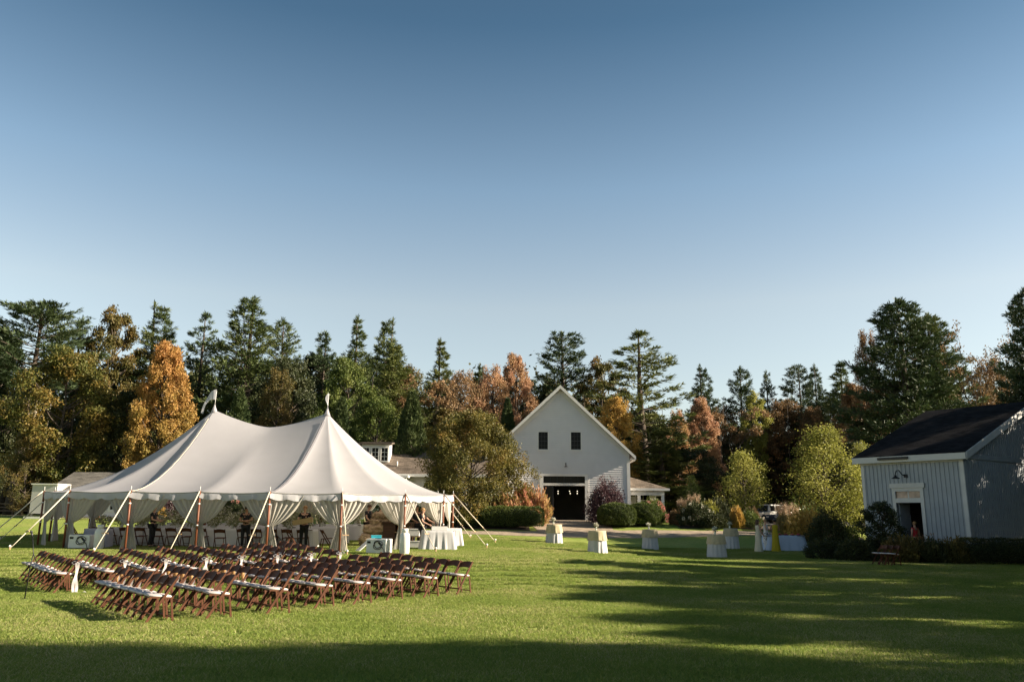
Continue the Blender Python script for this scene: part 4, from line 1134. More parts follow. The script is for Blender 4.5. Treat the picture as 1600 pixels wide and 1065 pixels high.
# ------------------------------------------------------------------ grey-blue barn on the right
def grey_barn():
    A2, B2 = Vector((20.6, 37.0)), Vector((17.7, 41.0))
    base = 0.12
    u = (A2 - B2).normalized()                 # along the door wall, towards the near corner
    rz = math.atan2(u.y, u.x)
    LEN = (A2 - B2).length
    E = empty("grey_barn", (B2.x, B2.y, base), rz, "grey-blue board and batten barn with dark roof and open door", "barn")
    Minv = Matrix.Translation((B2.x, B2.y, base)) @ Matrix.Rotation(rz, 4, 'Z'); Minv = Minv.inverted()
    def W(px, py):                               # pixel -> local (x along the wall, z)
        d = Vector(_ray(px, py)); o = Minv @ Vector((0, 0, CAM_H)); dl = Minv.to_3x3() @ d
        t = -o.y / dl.y; p = o + dl * t; return p.x, p.z
    ZE, HWD, ZR = 4.72, 7.5, 7.6
    DEP = 2 * HWD
    dx0, dz1 = W(1401, 785); dx1, _ = W(1440, 786)
    tx0, tz1 = W(1400, 767.5); tx1, tz0 = W(1437.5, 777.5)
    top = W(1395, 759)[1]
    wall = MB()
    wall.b2(0, dx0, 0, 0.14, -0.4, ZE); wall.b2(dx1, LEN, 0, 0.14, -0.4, ZE); wall.b2(dx0, dx1, 0.001, 0.139, tz1, ZE); wall.b2(dx0, dx1, 0.001, 0.139, dz1, tz0)
    wall.build("door_wall", M_GREY, E)
    MB().prism([(0.141, -0.4), (DEP, -0.4), (DEP, ZE), (HWD, ZR), (0.141, ZE + 0.05)], 'x', LEN - 0.14, LEN - 0.001).build("gable_wall", M_GREY, E)
    MB().prism([(0.141, -0.4), (DEP, -0.4), (DEP, ZE), (HWD, ZR), (0.141, ZE + 0.05)], 'x', 0.001, 0.14).build("gable_wall", M_GREY, E)
    MB().b2(0.15, LEN - 0.15, DEP - 0.14, DEP, -0.4, ZE).build("back_wall", M_GREY, E)
    MB().b2(0.15, LEN - 0.15, 0.15, DEP - 0.15, -0.3, -0.02).build("plank_floor", M_INSIDE, E)
    MB().b2(0.15, LEN - 0.15, 2.6, 2.7, -0.02, ZE - 0.1).build("inner_partition", M_INSIDE, E)
    bt = MB(); x = 0.16
    while x < LEN - 0.2:
        z0, z1 = -0.3, ZE - 0.30
        if dx0 - 0.25 < x < dx1 + 0.25: z0 = top + 0.02
        bt.b2(x - 0.025, x + 0.025, -0.028, 0.0, z0, z1); x += 0.205
    tag(bt.build("battens", M_GREY, E), kind="stuff")
    bt = MB(); y = 0.25
    while y < DEP - 0.2:
        zt = ZE - 0.2; bt.b2(LEN - 0.001, LEN + 0.026, y - 0.025, y + 0.025, -0.3, zt - 0.05)
        zz = ZE + (ZR - ZE) * (1 - abs(y - HWD) / HWD) - 0.35
        if zz > ZE + 0.1: bt.b2(LEN - 0.001, LEN + 0.026, y - 0.025, y + 0.025, ZE + 0.08, zz)
        y += 0.205
    tag(bt.build("battens", M_GREY, E), kind="stuff")
    for x0, x1 in ((-0.03, 0.13), (LEN - 0.15, LEN + 0.032)): MB().b2(x0, x1, -0.05, 0.0 - 0.001, -0.35, ZE - 0.3).build("corner_board", M_GTRIM, E)
    MB().b2(LEN + 0.0, LEN + 0.05, -0.001, 0.2, -0.35, ZE - 0.3).build("corner_board", M_GREY, E)
    MB().b2(-0.05, LEN + 0.04, -0.055, -0.001, ZE - 0.298, ZE - 0.02).build("frieze_board", M_GTRIM, E)
    MB().b2(LEN + 0.0, LEN + 0.045, 0.21, DEP, ZE - 0.16, ZE + 0.06).build("belt_board", M_GREY, E)
    sl = (ZR - ZE) / HWD; oe, ov, th = 0.28, 0.3, 0.2
    for s in (0, 1):
        ye, yr_ = (-oe, HWD) if s == 0 else (DEP + oe, HWD)
        MB().prism([(ye, ZE - oe * sl + 0.02), (yr_, ZR + 0.02), (yr_, ZR + 0.02 + th), (ye, ZE - oe * sl + 0.02 + th)], 'x', -ov, LEN + ov).build("roof_slope", M_SHINGD, E)
        for xx in (-ov - 0.04, LEN + ov + 0.003):
            MB().prism([(ye, ZE - oe * sl - 0.14), (yr_, ZR - 0.14), (yr_, ZR + th + 0.0), (ye, ZE - oe * sl + th + 0.0)], 'x', xx, xx + 0.037).build("rake_board", M_GTRIM, E)
    MB().b2(-ov, LEN + ov, -oe - 0.06, -oe - 0.004, ZE - oe * sl - 0.12, ZE - oe * sl + 0.17).build("fascia", M_GTRIM, E)
    MB().b2(-ov + 0.05, LEN, -oe + 0.02, -0.056, ZE - oe * sl - 0.06, ZE - oe * sl - 0.03).build("soffit", M_GTRIM, E)
    MB().b2(1.1, 2.6, -oe - 0.17, -oe - 0.065, ZE - oe * sl + 0.0, ZE - oe * sl + 0.12).build("gutter", M_BLACK, E)
    f = MB(); t = 0.16
    f.b2(dx0 - t, dx0, -0.06, 0.145, -0.1, top - 0.1); f.b2(dx1, dx1 + t, -0.06, 0.145, -0.1, top - 0.1); f.b2(dx0 + 0.001, dx1 - 0.001, -0.058, 0.143, tz1, top - 0.101); f.b2(dx0 + 0.001, dx1 - 0.001, -0.058, 0.143, dz1, tz0); f.b2(dx0 - t - 0.08, dx1 + t + 0.08, -0.10, 0.0, top - 0.099, top + 0.12)
    f.build("door_casing", M_GTRIM, E)
    tr = MB(); xm = (dx0 + dx1) / 2; tr.b2(xm - 0.03, xm + 0.03, 0.02, 0.06, tz0, tz1); w = tr.build("transom_window", M_GTRIM, E)
    for (a, b) in ((dx0 + 0.002, xm - 0.032), (xm + 0.032, dx1 - 0.002)): MB().b2(a, b, 0.03, 0.04, tz0 + 0.002, tz1 - 0.002).build("pane", mat("transom_glass", (0.28, 0.2, 0.15), 0.15, noise=0.5, nscale=3, spec=0.5), w)
    # door leaf swung inwards
    MB().b2(dx0 + 0.01, dx0 + 0.06, 0.15, 1.1, 0.0, dz1 - 0.03).build("door_leaf", M_GREY, E)
    # gooseneck lamp
    lx, lz = W(1412, 745)
    l = MB(); pts = [(lx + 0.12, -0.02, lz + 0.05), (lx + 0.05, -0.2, lz + 0.1), (lx, -0.4, lz + 0.3), (lx - 0.02, -0.58, lz + 0.28), (lx - 0.04, -0.66, lz + 0.1)]
    l.tube(pts, 0.025, 7); l.lathe([(0.04, 0.16), (0.06, 0.08), (0.20, 0.0), (0.195, -0.012), (0.04, 0.05)], 14, (lx - 0.04, -0.66, lz - 0.08)); l.box((lx + 0.12, -0.03, lz + 0.05), (0.16, 0.06, 0.16)); l.build("gooseneck_lamp", M_BLACK, E)
    return E
grey_barn()
# ================================================================== sailcloth tent
M_CANVAS = mat("sailcloth", (0.53, 0.515, 0.54), 0.7, noise=0.03, nscale=1.2, trans=0.45, bump=0.05, bscale=3)
M_VAL = mat("sailcloth_valance", (0.48, 0.47, 0.49), 0.7, trans=0.25, bump=0.15, bscale=5)
M_CURT = mat("curtain_cloth", (0.50, 0.47, 0.42), 0.8, trans=0.35)
M_POLE = mat("varnished_pole", (0.17, 0.058, 0.028), 0.45, noise=0.3, nscale=3, stretch=(6, 6, 0.6))
M_ROPE = mat("rope", (0.60, 0.52, 0.40), 0.9, noise=0.15, nscale=30)
M_WOODT = mat("tan_wood", (0.42, 0.27, 0.15), 0.6, noise=0.25, nscale=6)
M_STAKE = mat("stake_cap", (0.75, 0.73, 0.70), 0.5)

PK1, PK2 = Vector((-14.35, 38.75)), Vector((-8.80, 38.35))
TU = (PK2 - PK1).normalized(); TV = Vector((TU.y, -TU.x))           # along the ridge; towards the front
RW, RL, RR = 6.75, 6.7, 6.1
def tent_outline():
    """pole spots in order, starting at the front lace of the left end, going round counter-clockwise"""
    P = [PK1 + TV * RW, (PK1 + PK2) / 2 + TV * RW]
    for k in range(8):
        a = math.pi * k / 7; P.append(PK2 + TV * RW * math.cos(a) + TU * RR * math.sin(a))
    P.append((PK1 + PK2) / 2 - TV * RW)
    for k in range(8):
        a = math.pi * k / 7; P.append(PK1 - TV * RW * math.cos(a) - TU * RL * math.sin(a))
    return P[:-1]                                                     # the last equals the first
def tent():
    poles = tent_outline(); n = len(poles)
    EH = 2.22
    c2 = (PK1 + PK2) / 2
    base = g(c2.x, c2.y)
    E = empty("wedding_tent", (c2.x, c2.y, base), 0, "large white sailcloth tent with two peaks, curtains and wooden poles", "tent")
    off = -Vector(E.location)
    def ez(p): return g(p.x, p.y) + EH
    ZP1, ZP2 = at(329, 640, PK1.y).z, at(508, 645, PK2.y).z
    ZMID = at(418, 667, 38.5).z
    PW = 1.66
    def edge(i, f):
        """eave point between pole i and i+1: bowed inwards, drooping"""
        a, b = poles[i % n], poles[(i + 1) % n]
        p = a.lerp(b, f); q = 4 * f * (1 - f)
        inn = (c2 - p).normalized()
        return Vector((p.x + inn.x * 0.13 * q, p.y + inn.y * 0.13 * q, ez(a) * (1 - f) + ez(b) * f - 0.05 * q)), q
    NB, NR = 10, 26
    def radial(pk, zp, ids, closing=True):
        rows = []
        cols = [(i, k / NB) for i in ids for k in range(NB)] + [(ids[-1], 1.0)]
        for j in range(NR + 1):
            r_ = j / NR; row = []
            for (i, f) in cols:
                e, q = edge(i, f)
                x = pk.x + (e.x - pk.x) * r_; y = pk.y + (e.y - pk.y) * r_
                z = e.z + (zp - e.z) * (1 - r_) ** PW - 0.08 * q * math.sin(math.pi * r_) * r_ + 0.014 * math.sin(f * 44 + i) * r_ ** 5 * (1 - q) * (1 - r_) * 8
                row.append((x, y, z))
            rows.append(row)
        return rows
    MB().grid(radial(PK2, ZP2, list(range(2, 9)))).build("canopy_end", M_CANVAS, E, loc=off, recalc=False)
    MB().grid(radial(PK1, ZP1, list(range(11, 18)))).build("canopy_end", M_CANVAS, E, loc=off, recalc=False)
    # middle section: ridge to each eave
    def ridge(s):
        p = PK1.lerp(PK2, s); z = (ZP1 * (1 - s) + ZP2 * s); dip = (ZP1 + ZP2) / 2 - ZMID
        return Vector((p.x, p.y, z - dip * (1 - abs(2 * s - 1) ** 1.5)))
    for side in (0, 1):
        ids = (0, 1) if side == 0 else (9, 10)
        rows = []
        cols = [(i, k / NB) for i in ids for k in range(NB)] + [(ids[-1], 1.0)]
        m = len(cols) - 1
        for j in range(NR + 1):
            r_ = j / NR; row = []
            for k, (i, f) in enumerate(cols):
                s = k / m; s = s if side == 0 else 1 - s
                e, q = edge(i, f); rg = ridge(s)
                pw = PW - 0.18 * 4 * s * (1 - s)
                row.append((rg.x + (e.x - rg.x) * r_, rg.y + (e.y - rg.y) * r_, e.z + (rg.z - e.z) * (1 - r_) ** pw - 0.14 * q * math.sin(math.pi * r_) * r_))
            rows.append(row)
        MB().grid(rows).build("canopy_middle", M_CANVAS, E, loc=off, recalc=False)
    # lace flaps along the section joints
    for (pk, zp, i, dark) in ((PK1, ZP1, 0, 0), (PK2, ZP2, 2, 1), (PK2, ZP2, 9, 0), (PK1, ZP1, 11, 0)):
        e, _ = edge(i, 0.0); L_, R_ = [], []
        rng = random.Random(i)
        for j in range(2, NR + 1):
            r_ = j / NR
            p = Vector((pk.x + (e.x - pk.x) * r_, pk.y + (e.y - pk.y) * r_, e.z + (zp - e.z) * (1 - r_) ** PW + 0.012))
            t = Vector((TU.x, TU.y, 0)); w = 0.09 + 0.03 * rng.random()
            L_.append(p - t * w + Vector((0, 0, 0.01))); R_.append(p + t * 0.07 + Vector((0, 0, 0.012 + 0.012 * rng.random())))
        MB().grid([L_, R_]).build("lace_flap", M_CANVAS, E, loc=off, recalc=False)
        MB().tube([((a + b) / 2) + Vector((0, 0, 0.004)) for a, b in zip(L_, R_)], 0.014, 5).build("lace_rope", M_ROPE if not dark else mat("grey_rope", (0.16, 0.15, 0.15), 0.9), E, loc=off)
    # eave rope and valance, one piece for each bay
    for i in range(n):
        top, bot = [], []
        rng = random.Random(100 + i); ph = rng.random() * 6
        K = 26
        for k in range(K + 1):
            f = k / K; e, q = edge(i, f)
            out = (Vector((e.x, e.y)) - c2).normalized()
            wv = 0.035 * math.sin(f * 23 + ph) + 0.02 * math.sin(f * 51 + ph * 2)
            top.append(Vector((e.x + out.x * 0.01, e.y + out.y * 0.01, e.z + 0.005)))
            sc = abs(math.sin(math.pi * f * 4))
            bot.append(Vector((e.x + out.x * (0.05 + wv), e.y + out.y * (0.05 + wv), e.z - 0.20 - 0.075 * sc)))
        mid = [a.lerp(b, 0.5) + Vector(((b.x - a.x) * 0.3, (b.y - a.y) * 0.3, 0)) for a, b in zip(top, bot)]
        v = MB().grid([top, mid, bot]).build("valance", M_VAL, E, loc=off, recalc=False)
        MB().tube([t + Vector((0, 0, 0.01)) for t in top], 0.022, 6).build("eave_rope", mat("grey_webbing", (0.30, 0.29, 0.28), 0.8), E, loc=off)
    # poles, curtains, guys
    def curtain(p, dvec, inn, h, seed):
        rng = random.Random(seed)
        wd = 1.15 + 0.25 * rng.random(); tie = 0.92 + 0.1 * rng.random(); NU, NVV = 30, 22
        ph = rng.random() * 6; rows = []
        gz0 = g(p.x, p.y)
        for j in range(NVV + 1):
            v = j / NVV; row = []
            if v < 0.6:
                t = v / 0.6; z = (h - 0.10) + (tie - (h - 0.10)) * t; ww = wd * (1 - t) ** 0.80 * (1 - 0.1 * t) + 0.11 * t
            else:
                t = (v - 0.6) / 0.4; z = tie * (1 - t) + 0.015; ww = 0.11 + 0.27 * t ** 0.9
            sag = 0.0
            for k in range(NU + 1):
                f = k / NU
                amp = 0.020 + 0.045 * min(1, ww)
                o = 0.16 + amp * math.sin(f * 34 + ph + 0.6 * math.sin(v * 5)) + 0.02 * math.sin(f * 61 + ph)
                zz = z - (0.18 * f * math.sin(math.pi * min(1, v / 0.6)) if v < 0.6 else 0)
                row.append((p.x + dvec.x * ww * f + inn.x * o, p.y + dvec.y * ww * f + inn.y * o, gz0 + zz))
            rows.append(row)
        return MB().grid(rows)
    for i, p in enumerate(poles):
        h = EH; z0 = g(p.x, p.y)
        out = (p - c2); 
        if i in (0, 1, 2): out = TV.copy()
        elif i in (9, 10, 11): out = -TV
        elif 2 < i < 9: out = p - PK2
        else: out = p - PK1
        out.normalize(); inn = -out
        sp = MB(); sp.tube([(p.x, p.y, z0 - 0.02), (p.x, p.y, z0 + h + 0.05)], [0.042, 0.042], 10); pl = sp.build("side_pole", M_POLE, E, loc=off)
        MB().tube([(p.x, p.y, z0 + h + 0.05), (p.x, p.y, z0 + h + 0.22)], [0.012, 0.010], 6).build("pole_pin", M_STAKE, pl)
        bb = MB()
        for zz in (0.97, 1.78): bb.tube([(p.x, p.y, z0 + zz - 0.025), (p.x, p.y, z0 + zz + 0.025)], 0.05, 10)
        tag(bb.build("tie_band", M_STAKE, pl), kind="stuff")
        for s, q in ((1, poles[(i + 1) % n]), (-1, poles[(i - 1) % n])):
            d = (q - p).normalized()
            curtain(p, d, inn, h, i * 2 + s + 5).build("curtain", M_CURT, E, loc=off, recalc=False)
        # guy rope to a stake
        spread = 2.05
        st = p + out * spread; zs = g(st.x, st.y)
        top = Vector((p.x + out.x * 0.05, p.y + out.y * 0.05, z0 + h + 0.03)); bt = Vector((st.x, st.y, zs + 0.10))
        mid = top.lerp(bt, 0.72)
        MB().tube([top, top.lerp(bt, 0.4) - Vector((0, 0, 0.02)), mid], 0.024, 7).build("guy_rope", M_ROPE, E, loc=off)
        MB().tube([mid, bt], 0.016, 6).build("guy_rope", M_ROPE, E, loc=off)
        sd = Vector((-out.y, out.x, 0)) * 0.12
        MB().bar(mid - sd, mid + sd, 0.03, 0.035).build("rope_tensioner", M_WOODT, E, loc=off)
        s_ = MB(); s_.tube([(st.x, st.y, zs - 0.1), (st.x + out.x * 0.03, st.y + out.y * 0.03, zs + 0.14)], [0.02, 0.024], 8); so = s_.build("stake", M_WOODT, E, loc=off)
        MB().ball((st.x + out.x * 0.03, st.y + out.y * 0.03, zs + 0.17), 0.045).build("stake_cap", M_STAKE, so)
    # centre poles with finials; the first flies a drooping pennant
    for k, (pk, zp) in enumerate(((PK1, ZP1), (PK2, ZP2))):
        z0 = g(pk.x, pk.y)
        cp = MB().tube([(pk.x, pk.y, z0), (pk.x, pk.y, zp - 0.02)], [0.075, 0.06], 12).build("centre_pole", M_POLE, E, loc=off)
        MB().lathe([(0.17, -0.16), (0.10, 0.02), (0.05, 0.16), (0.03, 0.24)], 12, (pk.x, pk.y, zp)).build("peak_boot", M_CANVAS, E, loc=off)
        MB().tube([(pk.x, pk.y, zp + 0.2), (pk.x + 0.03, pk.y, zp + 0.92)], [0.014, 0.010], 6).build("flag_staff", M_STAKE, cp)
        if k == 0:      # pennant hanging left from the staff top in a limp curve
            A, B = [], []
            for j in range(15):
                t = j / 14
                x = pk.x + 0.03 - 0.66 * t ** 0.75; z = zp + 1.0 - 0.30 * t - 0.85 * t ** 2.4
                w = 0.46 * (1 - t) ** 0.9 + 0.06
                A.append((x, pk.y - 0.05 * math.sin(t * 9), z)); B.append((x + 0.09 * t, pk.y - 0.05 * math.sin(t * 9 + 1), z - w * (1 - 0.3 * t)))
        else:           # furled along the staff
            A, B = [], []
            for j in range(15):
                t = j / 14; w = 0.11 * math.sin(math.pi * min(1, t * 1.2 + 0.05)) + 0.01
                A.append((pk.x + 0.03 - 0.02 * t, pk.y - 0.02, zp + 0.95 - 0.85 * t)); B.append((pk.x + 0.03 - w - 0.04 * math.sin(t * 7), pk.y - 0.05, zp + 0.95 - 0.85 * t))
        MB().grid([A, B]).build("pennant", M_VAL, cp, recalc=False)
    return E
TENT = tent()
# ================================================================== folding chairs
M_CHAIR = mat("mahogany_wood", (0.085, 0.034, 0.018), 0.6, noise=0.25, nscale=5, spec=0.12)
M_PAD = mat("white_pad", (0.53, 0.475, 0.455), 0.7, spec=0.1)
M_RIB = mat("white_ribbon", (0.56, 0.53, 0.525), 0.6, trans=0.25)
M_KRAFT = mat("kraft_paper", (0.58, 0.36, 0.16), 0.8, trans=0.2)
CHAIR_PARTS = None
def chair_meshes():
    """wooden folding chair facing -y: slanted long legs that carry the back, rear legs, seat, pad"""
    out = []
    W = 0.212
    ft, tp = Vector((0, -0.27, 0)), Vector((0, 0.235, 0.785))
    def on_leg(z): return ft.lerp(tp, z / tp.z)
    for s in (-1, 1):
        m = MB(); m.bar((s * W, ft.y, 0), (s * W, tp.y, tp.z), 0.022, 0.042, up=(0, -1, 0.6)); out.append(("long_leg", m, M_CHAIR))
    for s in (-1, 1):
        m = MB(); m.bar((s * (W - 0.028), 0.155, 0.425), (s * (W - 0.028), 0.215, 0.0), 0.02, 0.036, up=(0, 1, 0.4)); out.append(("rear_leg", m, M_CHAIR))
    # curved back board
    m = MB(); F_, B_ = [], []
    K = 8
    for lv in (0, 1):
        rf, rb = [], []
        for k in range(K + 1):
            x = -W + 0.012 + (2 * W - 0.024) * k / K; q = 1 - (2 * k / K - 1) ** 2
            z = (0.635 + 0.018 * q) if lv == 0 else (0.765 + 0.028 * q)
            y = on_leg(min(z, 0.785)).y + 0.035 * q
            rf.append((x, y - 0.009, z)); rb.append((x, y + 0.009, z))
        F_.append(rf); B_.append(rb)
    m.grid([F_[0], F_[1]], smooth=False); m.grid([B_[1], B_[0]], smooth=False); m.grid([F_[1], B_[1]], smooth=False); m.grid([B_[0], F_[0]], smooth=False)
    m.f.append((0, K + 1, 2 * (K + 1), 3 * (K + 1))); m.s.append(False); m.m.append(0)
    m.f.append((K, 2 * K + 1, 3 * K + 2, 4 * K + 3)); m.s.append(False); m.m.append(0)
    out.append(("backrest", m, M_CHAIR))
    st = MB(); st.bar((0, -0.225, 0.455), (0, 0.165, 0.425), 0.375, 0.024); out.append(("seat", st, M_CHAIR))
    pad = MB(); rows = []
    prof = [(0.0, 0.0), (0.0, 0.022), (0.02, 0.034), (0.06, 0.037)]
    a, b = Vector((0, -0.235, 0.469)), Vector((0, 0.155, 0.439))
    NX = 8; 
    loops = []
    for ins, hgt in [(0.004, 0.0), (-0.004, 0.016), (0.006, 0.032), (0.05, 0.042)]:
        x0, y0, y1 = 0.19 - ins, 0.0 + ins, 0.39 - ins
        ring = []
        for (sx, ty) in ((-1, y0), (-0.33, y0), (0.33, y0), (1, y0), (1, (y0 + y1) / 2), (1, y1), (0.33, y1), (-0.33, y1), (-1, y1), (-1, (y0 + y1) / 2)):
            p = a.lerp(b, ty / 0.39); ring.append((sx * x0, p.y, p.z + hgt))
        loops.append(ring)
    pad.grid(loops, closed=True); nn = len(pad.v); pad.f.append(tuple(range(nn - 10, nn))); pad.s.append(True); pad.m.append(0)
    pad.f.append(tuple(reversed(range(10)))); pad.s.append(True); pad.m.append(0)
    out.append(("seat_pad", pad, M_PAD))
    m = MB(); m.bar((-W + 0.011, on_leg(0.16).y, 0.16), (W - 0.011, on_leg(0.16).y, 0.16), 0.03, 0.018); out.append(("stretcher", m, M_CHAIR))
    m = MB(); m.bar((-W + 0.04, 0.202, 0.09), (W - 0.04, 0.202, 0.09), 0.03, 0.018); out.append(("stretcher", m, M_CHAIR))
    res = []
    for nm, mb, mt in out:
        me = mb.mesh(nm)
        import bmesh
        bm = bmesh.new(); bm.from_mesh(me); bmesh.ops.recalc_face_normals(bm, faces=bm.faces); bm.to_mesh(me); bm.free()
        me.materials.append(mt); res.append((nm, me))
    return res
CHAIR_PARTS = chair_meshes()
def chair(x, y, face, label, group, pad=True, tilt=(0, 0)):
    """face: unit direction the sitter would look"""
    rz = math.atan2(face[1], face[0]) + math.pi / 2
    e = empty("folding_chair", (x, y, g(x, y)), rz, label, "chair", group)
    e.rotation_euler = (tilt[0], tilt[1], rz)
    for nm, me in CHAIR_PARTS:
        if nm == "seat_pad" and not pad: continue
        put(nm, me, e)
    return e

ORD = ["first", "second", "third", "fourth", "fifth", "sixth", "seventh", "eighth"]
rngc = random.Random(3)
near_end = [(-6.46, 15.0), (-5.57, 15.65), (-4.77, 16.6), (-4.06, 17.5), (-3.39, 18.3), (-2.8, 19.15), (-2.07, 19.9), (-1.29, 20.65)]
aisle_far = [(-10.75, 20.3), (-9.9, 20.95), (-9.05, 21.45), (-8.2, 21.9), (-7.4, 22.4), (-6.6, 22.85), (-5.8, 23.3), (-5.05, 23.75)]
AISLE = []
for r_ in range(8):
    t = r_ / 7
    # block on the open lawn: the row runs from its outer end (near) to the aisle
    d = Vector((-0.64 - 0.05 * t, 0.77 - 0.05 * t)).normalized()
    face = Vector((-d.y, d.x)) if (-d.y) < 0 else Vector((d.y, -d.x))
    n0 = Vector(near_end[r_]) - face * 0.27                       # centre line of the row (feet stand 0.27 ahead)
    for k in range(8):
        seat_no = 8 - k
        p = n0 + d * (0.22 + 0.505 * k) + Vector((rngc.gauss(0, 0.018), rngc.gauss(0, 0.022)))
        a = rngc.gauss(0, 0.05); fc = Vector((face.x * math.cos(a) - face.y * math.sin(a), face.x * math.sin(a) + face.y * math.cos(a)))
        chair(p.x, p.y, fc, "wooden folding chair, %s from the aisle, %s row from microphone stand, open-lawn block" % (ORD[seat_no - 1], ORD[r_]), "ceremony chairs in the open-lawn block")
        if seat_no <= 4 and r_ <= 3:
            AISLE.append(('cone', p.copy(), fc.copy(), r_, seat_no))
    # block beside the tent
    d2 = Vector((-0.66, 0.75)).normalized(); face2 = Vector((-d2.y, d2.x)) if (-d2.y) < 0 else Vector((d2.y, -d2.x))
    n2 = Vector(aisle_far[r_])
    for k in range(8):
        p = n2 + d2 * (0.22 + 0.49 * k) + Vector((rngc.gauss(0, 0.018), rngc.gauss(0, 0.022)))
        a = rngc.gauss(0, 0.05); fc = Vector((face2.x * math.cos(a) - face2.y * math.sin(a), face2.x * math.sin(a) + face2.y * math.cos(a)))
        chair(p.x, p.y, fc, "wooden folding chair, %s from the aisle, %s row from microphone stand, tent-side block" % (ORD[k], ORD[r_]), "ceremony chairs in the tent-side block")
        if k == 0: AISLE.append(('ribbon', p.copy(), fc.copy(), r_, 1))

def ribbon_mesh(seed, long_):
    """bow with two tails tied to the aisle post; local: post at origin, +z up, -x outwards"""
    rng = random.Random(seed); m = MB()
    for s in (-1, 1):       # loops
        path = [Vector((0.0, 0, 0)), Vector((s * 0.07, -0.03, 0.05)), Vector((s * 0.13, -0.02, 0.01)), Vector((s * 0.08, 0.0, -0.035)), Vector((0, 0, 0))]
        A = [p + Vector((0, 0.028, 0)) for p in path]; B = [p - Vector((0, 0.028, 0)) for p in path]
        m.grid([A, B])
    m.ball((0, 0, 0), 0.022, 8, 5)
    for s in (-1, 1):
        A, B = [], []
        ln = long_ * (0.85 + 0.2 * rng.random())
        for j in range(12):
            t = j / 11; w = 0.020 + 0.014 * t
            x = s * (0.012 + 0.018 * t) + 0.018 * math.sin(t * 8 + s); z = -ln * t
            A.append((x - w, -0.01 + 0.012 * math.sin(t * 11), z)); B.append((x + w, -0.01 - 0.012 * math.sin(t * 10 + 1), z))
        m.grid([A, B])
    return m
def cone_mesh(seed):
    m = MB(); n = 14
    m.lathe([(0.008, -0.20), (0.045, -0.05), (0.07, 0.04), (0.066, 0.05)], n, (0, 0, 0), wob=lambda t, v: 1 + 0.08 * math.sin(3 * t + seed))
    return m
for kind, p, fc, r_, s in AISLE:
    rt = Vector((-fc.y, fc.x))                                    # sitter's left ... sideways
    top = p - fc * 0.20
    gz0 = g(p.x, p.y)
    if kind == 'ribbon':
        side = Vector((0.66, -0.75))                               # outwards into the aisle
        q = top + side * 0.25
        e = empty("ribbon_bow", (q.x, q.y, gz0 + 0.72), math.atan2(side.y, side.x) + math.pi / 2, ("long white ribbon trailing to the grass" if r_ == 0 else "white ribbon bow") + " on the aisle chair, %s tent-side row" % ORD[r_], "ribbon", "ribbons on the aisle chairs")
        m = ribbon_mesh(r_, 0.70 if r_ == 0 else 0.42)
        if r_ == 0:
            A, B = [], []
            for j in range(8):
                t = j / 7; A.append((0.02 + 0.22 * t, -0.04 - 0.12 * t, -0.69)); B.append((0.02 + 0.22 * t, 0.05 + 0.05 * math.sin(t * 6) - 0.1 * t, -0.69 + 0.03 * math.sin(t * 9)))
            m.grid([A, B])
        m.build("ribbon", M_RIB, e, recalc=False)
    else:
        side = Vector((-0.64, 0.77))
        q = p - fc * 0.24 + side * 0.235
        e = empty("paper_cone", (q.x, q.y, gz0 + 0.60), 0, "kraft paper petal cone on chair %s from the aisle, %s open-lawn row" % (ORD[s - 1], ORD[r_]), "paper cone", "paper cones hung on chairs")
        q2 = cone_mesh(s + r_); q2.build("cone", M_KRAFT, e)
        A, B = [], []
        for j in range(6):
            t = j / 5; A.append((-0.012 - 0.02 * t, 0.0, 0.05 + 0.13 * (1 - t))); B.append((0.02 + 0.015 * t, 0.01, 0.05 + 0.13 * (1 - t)))
        MB().grid([A, B]).build("hanging_ribbon", M_RIB, e, recalc=False)
        A, B = [], []
        for j in range(7):
            t = j / 6; A.append((0.05 - 0.01 * t, -0.05, 0.05 - 0.30 * t)); B.append((0.085 + 0.01 * math.sin(t * 6), -0.045, 0.05 - 0.30 * t))
        MB().grid([A, B]).build("ribbon_tail", M_RIB, e, recalc=False)
# three chairs standing by themselves near the grey-blue barn
for k, (px, py) in enumerate(((1377, 883), (1386, 883.5), (1396, 884))):
    p = onground(px, py); fc = Vector((-0.97, -0.2)).normalized()
    chair(p.x, p.y, fc, "wooden folding chair with white pad, %s of three by the grey-blue barn's bed" % ["front", "middle", "rear"][k], "chairs standing by the barn bed")
